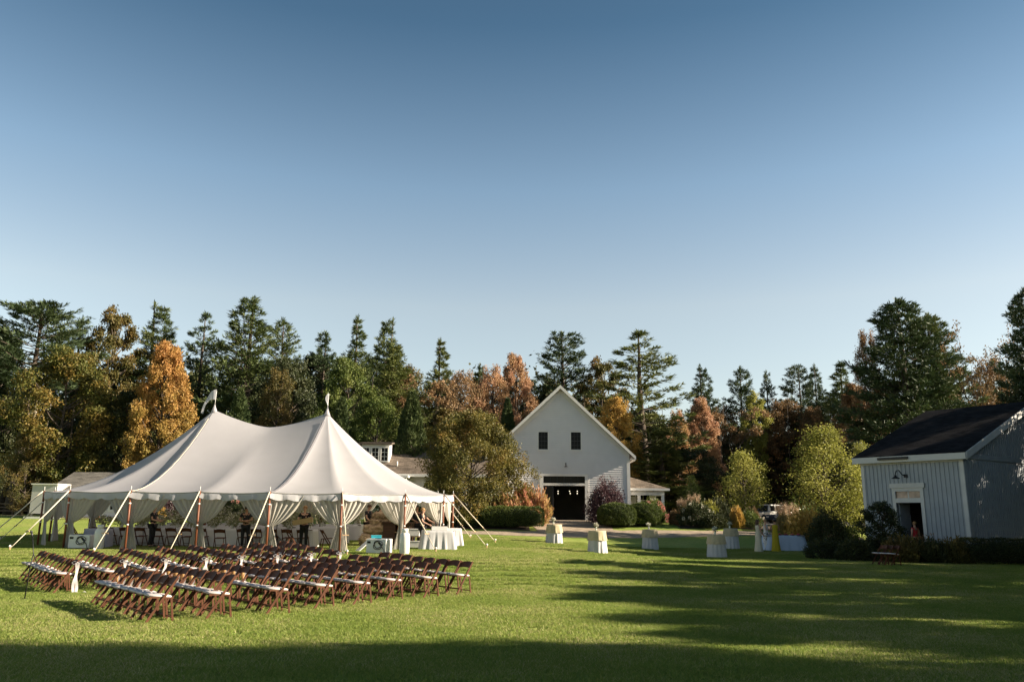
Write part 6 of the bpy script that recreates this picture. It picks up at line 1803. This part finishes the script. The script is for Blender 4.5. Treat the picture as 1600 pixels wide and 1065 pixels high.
heater(121, 858, 0.05, "white box heater with black hose beside the tent's shaded end", "white gas cylinder beside the heater at the tent's shaded end", 0.78)
heater(590, 866, -0.25, "white box heater with black hose coil before the fur-draped pile", "white gas cylinder standing by the heater and dark bar", 0.98)
q = onground(590, 866); e = empty("toolbox", (q.x - 0.15, q.y + 0.42, g(q.x, q.y) + 0.575), 0.2, "small turquoise box lying on the white heater", "box")
MB().b2(-0.19, 0.19, -0.10, 0.10, 0, 0.09).build("box_body", mat("turquoise", (0.03, 0.33, 0.42), 0.5), e, bevel=0.01); MB().b2(-0.20, 0.20, -0.11, 0.11, 0.091, 0.11).build("lid", mat("turquoise_lid", (0.05, 0.42, 0.5), 0.5), e, bevel=0.008)
q = onground(571, 862); e = empty("whiteboard", (q.x, q.y + 0.35, g(q.x, q.y)), 0.4, "white board leaning against the heater by the fur-draped pile", "board")
MB().bar((-0.4, 0, 0.015), (0.15, 0.02, 0.50), 0.55, 0.03).build("board_sheet", M_WPLAST, e)
# fur-draped pile of stacked furniture
def lump(c, r, seed, n=26, m=16):
    rng = random.Random(seed); ph = [rng.random() * 6 for _ in range(6)]
    P = []
    for i in range(m + 1):
        a = math.pi * (i + 0.02) / (m + 0.04); row = []
        for k in range(n):
            t = 2 * math.pi * k / n
            w = 1 + 0.07 * math.sin(3 * t + ph[0] + 2 * a) + 0.05 * math.sin(7 * t + ph[1] - 5 * a) + 0.05 * math.sin(9 * a + ph[2] + t) + 0.03 * math.sin(13 * t + 8 * a + ph[3])
            v = (math.sin(a) * math.cos(t), math.sin(a) * math.sin(t), -math.cos(a)); s = sum(abs(c_) ** 3 for c_ in v) ** (-1 / 3)
            row.append((c[0] + r[0] * v[0] * s * w, c[1] + r[1] * v[1] * s * w, max(0.0, c[2] + r[2] * v[2] * s * w)))
        P.append(row)
    return MB().grid(P, closed=True)
M_FUR = mat("tan_fur", (0.42, 0.31, 0.20), 0.95, noise=0.35, nscale=7, bump=1.0, bscale=22)
q = onground(588, 851); q = Vector((q.x, 36.6, g(q.x, 36.6)))
q.x = at(588, 830, 36.6).x
e = empty("covered_stack", (q.x, q.y, q.z), 0.3, "stack of furniture draped in tan fur throws beside the dark bar", "covered furniture")
for k, (c, r_) in enumerate((((-0.1, 0, 0.28), (0.62, 0.5, 0.30)), ((0.02, 0, 0.72), (0.56, 0.45, 0.24)), ((0.16, 0.02, 1.06), (0.42, 0.36, 0.17)), ((0.2, 0.0, 1.32), (0.38, 0.33, 0.15)))):
    lump(c, r_, k).build("fur_throw", M_FUR, e)
def fur_hair():
    rng = np.random.default_rng(4); n = 5000
    P = []
    for (c, r_) in (((-0.1, 0, 0.28), (0.62, 0.5, 0.30)), ((0.02, 0, 0.72), (0.56, 0.45, 0.24)), ((0.16, 0.02, 1.06), (0.42, 0.36, 0.17)), ((0.2, 0.0, 1.32), (0.38, 0.33, 0.15))):
        d = unit(rng.normal(size=(n // 4, 3))); k = (np.abs(d) ** 3).sum(1) ** (-1 / 3); P.append(d * k[:, None] * np.array(r_) + np.array(c))
    P = np.concatenate(P); P = P[P[:, 2] > 0.02]
    V, F = leaf_quads(P, unit(rng.normal(size=P.shape) + [0, 0, -0.4]), 0.10, 0.03, rng)
    me = np_mesh("fur", V, F, tint=rng.random(len(P))); me.materials.append(leafmat("fur_tufts", [(0.26, 0.18, 0.11), (0.42, 0.31, 0.20), (0.55, 0.43, 0.29)], 0.2)); tag(put("fur", me, e), kind="stuff")
fur_hair()
# bar with open shelf
q = at(623, 830, 36.4); e = empty("wooden_bar", (q.x, 36.4, g(q.x, 36.4)), -0.15, "dark wooden bar with open shelf of copper-toned bottles", "bar")
MB().b2(-0.62, -0.08, -0.3, 0.3, 0, 1.0).build("cabinet", M_DWOOD, e); MB().b2(-0.08, 0.62, -0.02, 0.3, 0, 0.6).build("cabinet", M_DWOOD, e); MB().b2(-0.079, 0.62, -0.3, 0.3, 0.601, 0.64).build("shelf", M_WOODT, e); MB().b2(0.58, 0.62, -0.3, 0.3, 0.641, 1.0).build("side_panel", M_DWOOD, e); MB().b2(-0.68, 0.68, -0.36, 0.36, 1.001, 1.05).build("counter", M_DWOOD, e); MB().b2(-0.078, 0.579, 0.25, 0.3, 0.642, 0.999).build("back_panel", M_WOODT, e)
zb = g(q.x, 36.4)
for k in range(5):
    c = [(0.42, 0.16, 0.04), (0.5, 0.45, 0.35), (0.03, 0.03, 0.03), (0.45, 0.2, 0.06), (0.6, 0.55, 0.45)][k]
    b = empty("bottle", (q.x - 0.0 + 0.12 * k, 36.26, zb + 0.642), 0, ["amber", "cream", "black", "copper", "white"][k] + " bottle on the dark bar's open shelf", "bottle", "bottles on the bar shelf")
    MB().lathe([(0.045, 0), (0.048, 0.02), (0.048, 0.15), (0.02, 0.21), (0.018, 0.28)], 12).build("glass", mat("bottle_%d" % k, c, 0.2, spec=0.6), b); MB().lathe([(0.02, 0.281), (0.02, 0.30)], 8).build("cap", M_BLACK, b)
for k in range(2):
    f = empty("flower_vase", (q.x - 0.3 + 0.32 * k, 36.35, zb + 1.052), 0, ["tall vase of white lilies on the dark bar's end", "vase with yellow-white blooms on the dark bar's middle"][k], "vase")
    MB().lathe([(0.05, 0), (0.06, 0.1), (0.045, 0.2), (0.06, 0.24)], 12).build("vase", M_VASE, f); flowers_small(f, "blossoms", (0, 0, 0.42), (0.16, 0.14, 0.16), 90, WHITEF, k, 0.09); flowers_small(f, "leaves", (0, 0, 0.34), (0.15, 0.14, 0.14), 70, GREEN, k + 3, 0.08)
# tub on a stand and the white serving table
q = at(646, 838, 35.6); zt = g(q.x, 35.6)
e = empty("bench", (q.x, 35.6, zt), 0, "small tan wooden bench under the white tub", "bench")
MB().b2(-0.36, 0.36, -0.18, 0.18, 0.46, 0.50).build("seat", M_WOODT, e)
for sx in (-1, 1):
    for sy in (-1, 1): MB().b2(sx * 0.32 - 0.025, sx * 0.32 + 0.025, sy * 0.14 - 0.025, sy * 0.14 + 0.025, 0, 0.459).build("leg", M_WOODT, e)
def tub(x, y, z, lab):
    e = empty("storage_tub", (x, y, z), 0, lab, "tub"); MB().prism([(-0.26, 0), (0.26, 0), (0.30, 0.27), (-0.30, 0.27)], 'y', -0.2, 0.2).build("bin", M_WPLAST, e, bevel=0.015); MB().b2(-0.315, 0.315, -0.215, 0.215, 0.271, 0.30).build("lid", M_WPLAST, e, bevel=0.008)
tub(q.x, 35.6, zt + 0.502, "white plastic tub standing on the small wooden bench"); tub(q.x, 35.6, zt + 0.0, "white plastic tub pushed under the small wooden bench")
q = onground(684, 858); sx_, sy_ = at(684, 845, 34.6).x, 34.6
e = banquet(sx_, sy_, 1.35, 0.75, R(8), "white-clothed serving table at the tent's sunny corner", h=0.78, group=None, flare=0.10)
zs = g(sx_, sy_) + 0.785
e = empty("serving_tray", (sx_ + 0.05, sy_, zs), R(8), "white tray with dark bottles on the serving table", "tray")
MB().b2(-0.33, 0.33, -0.2, 0.2, 0, 0.16).build("tray_box", M_WPLAST, e, bevel=0.01)
for k in range(3): MB().lathe([(0.03, 0.161), (0.032, 0.30), (0.012, 0.36), (0.012, 0.42)], 9, (-0.15 + 0.14 * k, 0, 0)).build("bottle", M_BLACK, e)
x2, y2 = at(703, 845, 37.2).x, 37.2
banquet(x2, y2, 0.9, 0.9, 0.3, "white-clothed table behind the serving table at the tent's last pole", h=0.78, group=None, flare=0.10)

# microphone stand before the first row
q = onground(38, 937); e = empty("microphone_stand", (q.x, q.y, g(q.x, q.y)), 0.3, "slim black microphone stand in front of the first row of chairs", "microphone stand")
MB().lathe([(0.14, 0), (0.135, 0.02), (0.03, 0.035)], 18).build("base", M_BLACK, e)
MB().tube([(0, 0, 0.03), (0.03, 0, 0.75), (0.06, 0, 1.0)], [0.014, 0.013, 0.011], 8).build("pole", M_BLACK, e)
MB().tube([(0.16, 0, 0.78), (0.06, 0, 1.0), (0.0, 0, 1.38)], 0.010, 7).build("boom", M_BLACK, e)
m = MB(); m.tube([(0.0, 0, 1.36), (-0.03, -0.02, 1.47)], [0.014, 0.022], 9); m.ball((-0.035, -0.022, 1.49), 0.03, 10, 7); m.build("microphone", mat("mic_metal", (0.05, 0.05, 0.055), 0.4, metal=0.6), e)

# buffet table on the lawn
q = onground(1238, 862); bx, by = q.x, q.y + 1.3
e = banquet(bx, by, 2.2, 0.95, R(-4), "long buffet table with pale blue-white cloth beside the three women", h=0.80, m=mat("pale_cloth", (0.50, 0.57, 0.70), 0.75, trans=0.12), group=None, flare=0.16, round_=3.2)
zt = g(bx, by) + 0.806
for k in range(4):
    c = [(0.42, 0.05, 0.05), (0.30, 0.05, 0.04), (0.45, 0.10, 0.06), (0.36, 0.04, 0.05)][k]
    t = empty("fruit_platter", (bx - 0.2 + 0.34 * k, by - 0.02 * k, zt), 0, "platter of red fruit on the buffet, %s from the woman in yellow" % ["first", "second", "third", "fourth"][k], "platter", "fruit platters on the buffet")
    MB().lathe([(0.10, 0), (0.15, 0.012), (0.155, 0.02), (0.10, 0.012)], 18).build("plate", M_DWOOD, t)
    for j in range(9):
        a = j * 2.4; r_ = 0.035 * math.sqrt(j); MB().ball((r_ * math.cos(a), r_ * math.sin(a), 0.05 + 0.02 * (j < 3)), 0.036, 8, 6).build("fruit", mat("fruit_%d" % k, c, 0.4), t)
# ================================================================== people
M_SKIN = mat("skin", (0.46, 0.27, 0.19), 0.55, noise=0.05); M_SKIN2 = mat("skin_tan", (0.34, 0.19, 0.12), 0.55, noise=0.05)
M_HAIRB = mat("hair_brown", (0.06, 0.03, 0.017), 0.5, noise=0.3, nscale=40); M_HAIRK = mat("hair_black", (0.012, 0.009, 0.008), 0.4, noise=0.3, nscale=40); M_HAIRL = mat("hair_blond", (0.30, 0.17, 0.07), 0.5, noise=0.3, nscale=40)
M_CBLACK = mat("black_cloth", (0.014, 0.014, 0.016), 0.85); M_CCREAM = mat("cream_cloth", (0.56, 0.49, 0.36), 0.7); M_CYEL = mat("mustard_cloth", (0.40, 0.30, 0.012), 0.7); M_CRED = mat("red_cloth", (0.55, 0.03, 0.035), 0.7)
def pattern_cloth():
    m = bpy.data.materials.new("patterned_cloth"); m.use_nodes = True; N, L = m.node_tree.nodes, m.node_tree.links
    v = N.new("ShaderNodeTexVoronoi"); v.inputs["Scale"].default_value = 7; r_ = N.new("ShaderNodeValToRGB"); r_.color_ramp.elements[0].position = 0.28; r_.color_ramp.elements[0].color = (0.03, 0.03, 0.04, 1); r_.color_ramp.elements[1].position = 0.36; r_.color_ramp.elements[1].color = (0.6, 0.58, 0.56, 1)
    tc = N.new("ShaderNodeTexCoord"); L.new(tc.outputs["Object"], v.inputs["Vector"]); L.new(v.outputs["Distance"], r_.inputs[0]); L.new(r_.outputs[0], N["Principled BSDF"].inputs["Base Color"]); return m
M_CPAT = pattern_cloth()

def skin_mesh(name, verts, edges, radii, root, parent, m, sub=1):
    me = bpy.data.meshes.new(name); me.from_pydata([tuple(v) for v in verts], edges, []); me.update()
    o = put(name, me, parent); me.materials.append(m)
    sk = o.modifiers.new("skin", 'SKIN'); sk.use_smooth_shade = True; sk.branch_smoothing = 0.4
    lay = me.skin_vertices[0].data
    for i, r_ in enumerate(radii): lay[i].radius = r_ if hasattr(r_, '__len__') else (r_, r_); lay[i].use_root = (i == root)
    ss = o.modifiers.new("subdivision", 'SUBSURF'); ss.levels = sub; ss.render_levels = sub
    return o
BASE = dict(pel=(0, 0, .95), spi=(0, -.005, 1.14), che=(0, 0, 1.33), nec=(0, .005, 1.49), jaw=(0, -.015, 1.575), hea=(0, -.005, 1.645), top=(0, .0, 1.71),
            shL=(.175, 0, 1.43), elL=(.235, .03, 1.15), wrL=(.25, -.04, .90), shR=(-.175, 0, 1.43), elR=(-.235, .03, 1.15), wrR=(-.25, -.04, .90),
            hiL=(.09, 0, .90), knL=(.10, -.02, .50), anL=(.10, .02, .09), toL=(.12, -.15, .035), hiR=(-.09, 0, .90), knR=(-.10, -.02, .50), anR=(-.10, .02, .09), toR=(-.12, -.15, .035))
def person(x, y, rz, label, pose=None, scale=1.0, skin=M_SKIN, hair=M_HAIRB, long_hair=False, top=M_CBLACK, legs=M_CBLACK, dress=None, sleeves=True, z=None, group=None):
    """standing figure facing -y before the turn rz"""
    J = {k: Vector(v) for k, v in BASE.items()}
    for k, v in (pose or {}).items(): J[k] = Vector(v)
    e = empty("person", (x, y, g(x, y) if z is None else z), rz, label, "person", group); e.scale = (scale,) * 3
    V, E_, Rr, ix = [], [], [], {}
    def add(n, p, r_, par=None):
        ix[n] = len(V); V.append(Vector(p)); Rr.append(r_)
        if par is not None: E_.append((ix[par], ix[n]))
    add('pel', J['pel'], (.135, .105)); add('spi', J['spi'], (.118, .092), 'pel'); add('che', J['che'], (.14, .10), 'spi'); add('nec', J['nec'], .052, 'che'); add('jaw', J['jaw'], (.058, .066), 'nec'); add('hea', J['hea'], (.076, .092), 'jaw'); add('top', J['top'], (.058, .07), 'hea')
    for s in 'LR':
        add('sh' + s, J['sh' + s], .058, 'che'); add('ua' + s, J['sh' + s].lerp(J['el' + s], .5), .047, 'sh' + s); add('el' + s, J['el' + s], .040, 'ua' + s); add('fa' + s, J['el' + s].lerp(J['wr' + s], .4), .038, 'el' + s); add('wr' + s, J['wr' + s], .026, 'fa' + s)
        d = (J['wr' + s] - J['el' + s]).normalized(); sd = Vector((1 if s == 'L' else -1, 0, 0)); sd = (sd - d * sd.dot(d)).normalized(); nn = d.cross(sd)
        pm = J['wr' + s] + d * 0.055; add('pa' + s, pm, (.036, .017), 'wr' + s)
        for k, (o_, ln) in enumerate(((-0.027, .068), (-0.009, .08), (0.009, .076), (0.026, .06))):
            a = pm + nn * o_ + d * 0.035; add('f%d%s' % (k, s), a, .0095, 'pa' + s); add('t%d%s' % (k, s), a + d * ln * 0.8 + sd * (-0.02), .0075, 'f%d%s' % (k, s))
        a = pm - nn * 0.034 - d * 0.02; add('th' + s, a, .011, 'pa' + s); add('tt' + s, a + d * 0.045 - nn * 0.02, .008, 'th' + s)
        add('hi' + s, J['hi' + s], .095, 'pel'); add('mt' + s, J['hi' + s].lerp(J['kn' + s], .5), .078, 'hi' + s); add('kn' + s, J['kn' + s], .056, 'mt' + s); add('ca' + s, J['kn' + s].lerp(J['an' + s], .35), .054, 'kn' + s); add('an' + s, J['an' + s], .037, 'ca' + s); add('to' + s, J['to' + s], (.036, .026), 'an' + s)
    skin_mesh("body", V, E_, Rr, 0, e, skin)
    # face: nose, eyes, ears as small shapes of their own
    hd = J['hea']; f = MB(); f.add([hd + Vector((0, -.105, -.02)), hd + Vector((.014, -.085, -.03)), hd + Vector((-.014, -.085, -.03)), hd + Vector((0, -.087, .015))], [(0, 1, 3), (0, 3, 2), (0, 2, 1)], True); f.build("nose", skin, e)
    for s in (-1, 1):
        MB().ball(hd + Vector((s * .03, -.084, .012)), .009, 6, 4).build("eye", M_HAIRK, e); MB().ball(hd + Vector((s * .08, .0, -.01)), (.012, .022, .032), 6, 5).build("ear", skin, e)
    MB().ball(hd + Vector((0, -.083, -.055)), (.022, .008, .007), 8, 4).build("mouth", mat("lips", (0.35, 0.12, 0.1), 0.5), e)
    h = MB(); h.ball(hd + Vector((0, .022, .03)), (.094, .104, .088), 14, 9)
    if long_hair:
        P = []
        for j in range(8):
            t = j / 7; c = hd + Vector((0, .05 + .02 * math.sin(t * 3), .04 - .40 * t)); w = .092 - .02 * t + .012 * math.sin(t * 6)
            P.append([c + Vector((w * math.cos(a), .055 * math.sin(a) * (1 - .3 * t), 0)) for a in [2 * math.pi * k / 14 for k in range(14)]])
        h.grid(P, closed=True)
    h.build("hair", hair, e)
    def garment(name, chain, m, root=0):
        vs_, es, rs, id_ = [], [], [], {}
        for n, p, r_, par in chain:
            id_[n] = len(vs_); vs_.append(p); rs.append(r_)
            if par: es.append((id_[par], id_[n]))
        skin_mesh(name, vs_, es, rs, root, e, m)
    if dress is None:
        ch = [('a', J['pel'] + Vector((0, 0, -.02)), (.155, .125), None), ('b', J['spi'], (.138, .112), 'a'), ('c', J['che'], (.158, .118), 'b'), ('n', J['che'].lerp(J['nec'], .72), (.075, .07), 'c')]
        for s in 'LR':
            ch += [('s' + s, J['sh' + s], .074, 'c'), ('u' + s, J['sh' + s].lerp(J['el' + s], .62 if sleeves else .2), .06, 's' + s)]
        garment("shirt", ch, top)
        ch = [('p', J['pel'] + Vector((0, 0, .0)), (.150, .12), None)]
        for s in 'LR': ch += [('h' + s, J['hi' + s], .108, 'p'), ('m' + s, J['hi' + s].lerp(J['kn' + s], .5), .092, 'h' + s), ('k' + s, J['kn' + s], .072, 'm' + s), ('c' + s, J['kn' + s].lerp(J['an' + s], .4), .068, 'k' + s), ('a' + s, J['an' + s] + Vector((0, 0, .0)), .058, 'c' + s)]
        garment("trousers", ch, legs)
    else:
        P = []
        for z_, rx, ry in ((1.44, .15, .10), (1.36, .165, .125), (1.25, .152, .118), (1.12, .132, .108), (.98, .165, .135), (.85, .178, .150), (.55, .19, .165), (.25, .225, .20), (.02, .26, .235)):
            P.append([(rx * math.cos(a) * (1 + .035 * math.sin(9 * a + z_ * 2) * (1.2 - z_)), ry * math.sin(a) * (1 + .05 * math.sin(7 * a) * (1.2 - z_)) + J['pel'].y, z_) for a in [2 * math.pi * k / 40 for k in range(40)]])
        m = MB(); m.grid(P, closed=True); m.build("dress", dress, e)
    for s in 'LR':
        a, t = J['an' + s], J['to' + s]; MB().ball((a + t) / 2 + Vector((0, 0, -.012)), (.048, .13, .05), 10, 6).build("shoe", M_CBLACK, e)
    return e
def pp(px, py, y=None):
    q = onground(px, py) if y is None else at(px, py, y); return q.x, q.y
TG = None
x, y = at(574, 840, 36.9).x, 36.9
person(x, y, R(62), "man in black t-shirt looking down beside the fur-draped stack", scale=1.04, pose=dict(jaw=(0, -.05, 1.56), hea=(0, -.06, 1.625), top=(0, -.065, 1.69), elL=(.22, -.08, 1.16), wrL=(.16, -.30, 1.00), elR=(-.22, -.08, 1.16), wrR=(-.14, -.30, .98)))
x, y = at(590, 840, 38.2).x, 38.2
person(x, y, R(160), "person in black bending, half hidden behind the fur-draped stack", scale=1.02, pose=dict(che=(0, -.10, 1.30), nec=(0, -.16, 1.44), jaw=(0, -.20, 1.51), hea=(0, -.22, 1.57), top=(0, -.24, 1.63), shL=(.175, -.10, 1.39), shR=(-.175, -.10, 1.39), elL=(.22, -.25, 1.15), wrL=(.15, -.42, 1.0), elR=(-.22, -.25, 1.15), wrR=(-.15, -.42, 1.0)), hair=M_HAIRK)
x, y = at(659, 845, 35.0).x, 35.0
person(x, y, R(75), "woman in black top reaching towards the serving table", sleeves=True, hair=M_HAIRL, scale=0.97, pose=dict(elL=(.20, -.22, 1.22), wrL=(.14, -.47, 1.12), elR=(-.21, -.10, 1.15), wrR=(-.14, -.34, 1.04), jaw=(0, -.03, 1.57), hea=(0, -.03, 1.64)))
x, y = at(650, 845, 36.9).x, 36.9
person(x, y, R(20), "person in black facing out, behind the woman at the serving table", scale=1.03, hair=M_HAIRK, skin=M_SKIN2, pose=dict(wrL=(.12, -.25, 1.08), wrR=(-.12, -.25, 1.06)))
x, y = at(474, 845, 34.0).x, 34.0
person(x, y, R(5), "woman in black t-shirt carrying a long tan box before the tables", scale=1.0, hair=M_HAIRL, pose=dict(elL=(.27, -.05, 1.17), wrL=(.27, -.28, 1.16), elR=(-.26, -.06, 1.15), wrR=(-.22, -.28, 1.06), jaw=(-.01, -.03, 1.57)))
e = empty("carried_box", (x + .03, y - .33, g(x, y) + 1.02), 0, "long tan cardboard box held by the woman in black t-shirt", "box"); e.rotation_euler = (0, R(-10), 0)
MB().b2(-.40, .40, -.11, .11, 0, .20).build("carton", mat("cardboard", (0.36, 0.26, 0.14), 0.85, noise=0.12), e, bevel=0.005); MB().b2(-.401, .401, -.02, .02, .2005, .203).build("tape", mat("tape", (0.5, 0.4, 0.25), 0.4), e)
x, y = at(382, 845, 34.1).x, 34.1
person(x, y, R(10), "person in dark clothes with folded arms standing before the banquet tables", scale=0.98, hair=M_HAIRK, skin=M_SKIN2, pose=dict(elL=(.25, -.06, 1.16), wrL=(-.06, -.22, 1.14), elR=(-.25, -.06, 1.15), wrR=(.06, -.24, 1.10), jaw=(0, -.04, 1.56), hea=(0, -.05, 1.63), top=(0, -.055, 1.69), anL=(.16, .02, .09), toL=(.2, -.14, .035), knL=(.14, -.02, .5)))
x, y = at(236, 845, 34.3).x, 34.3
person(x, y, R(85), "long-haired woman in black standing in profile before the tables", scale=0.98, hair=M_HAIRK, long_hair=True, pose=dict(elL=(.21, -.06, 1.15), wrL=(.15, -.28, 1.12), elR=(-.21, -.06, 1.15), wrR=(-.13, -.28, 1.10), jaw=(0, -.04, 1.565)))
x, y = pp(1186, 862); person(x, y, R(110), "woman in a long cream dress with long dark hair, by the buffet", dress=M_CCREAM, hair=M_HAIRB, long_hair=True, scale=0.95, skin=M_SKIN2, pose=dict(elL=(.22, -.12, 1.18), wrL=(.16, -.30, 1.10), elR=(-.26, .02, 1.16), wrR=(-.28, -.12, .95)))
x, y = pp(1199, 860); person(x, y + .1, R(60), "woman in white dress with dark pattern between cream and yellow dresses", dress=M_CPAT, hair=M_HAIRL, scale=0.95, pose=dict(elL=(.23, -.1, 1.16), wrL=(.13, -.28, 1.16), elR=(-.23, -.1, 1.16), wrR=(-.1, -.3, 1.2)))
x, y = pp(1213, 862); person(x, y, R(175), "woman in a long mustard yellow dress seen from behind at buffet", dress=M_CYEL, hair=M_HAIRK, long_hair=False, scale=0.97, skin=M_SKIN2, pose=dict(elL=(.24, -.05, 1.16), wrL=(.14, -.26, 1.08), elR=(-.24, -.05, 1.16), wrR=(-.14, -.26, 1.08)))
q = at(1430, 830, 39.5); person(q.x, 39.5, R(200), "person in a bright red top inside the grey-blue barn's open door", top=M_CRED, legs=M_CBLACK, hair=M_HAIRL, scale=0.98, z=0.11, sleeves=False)
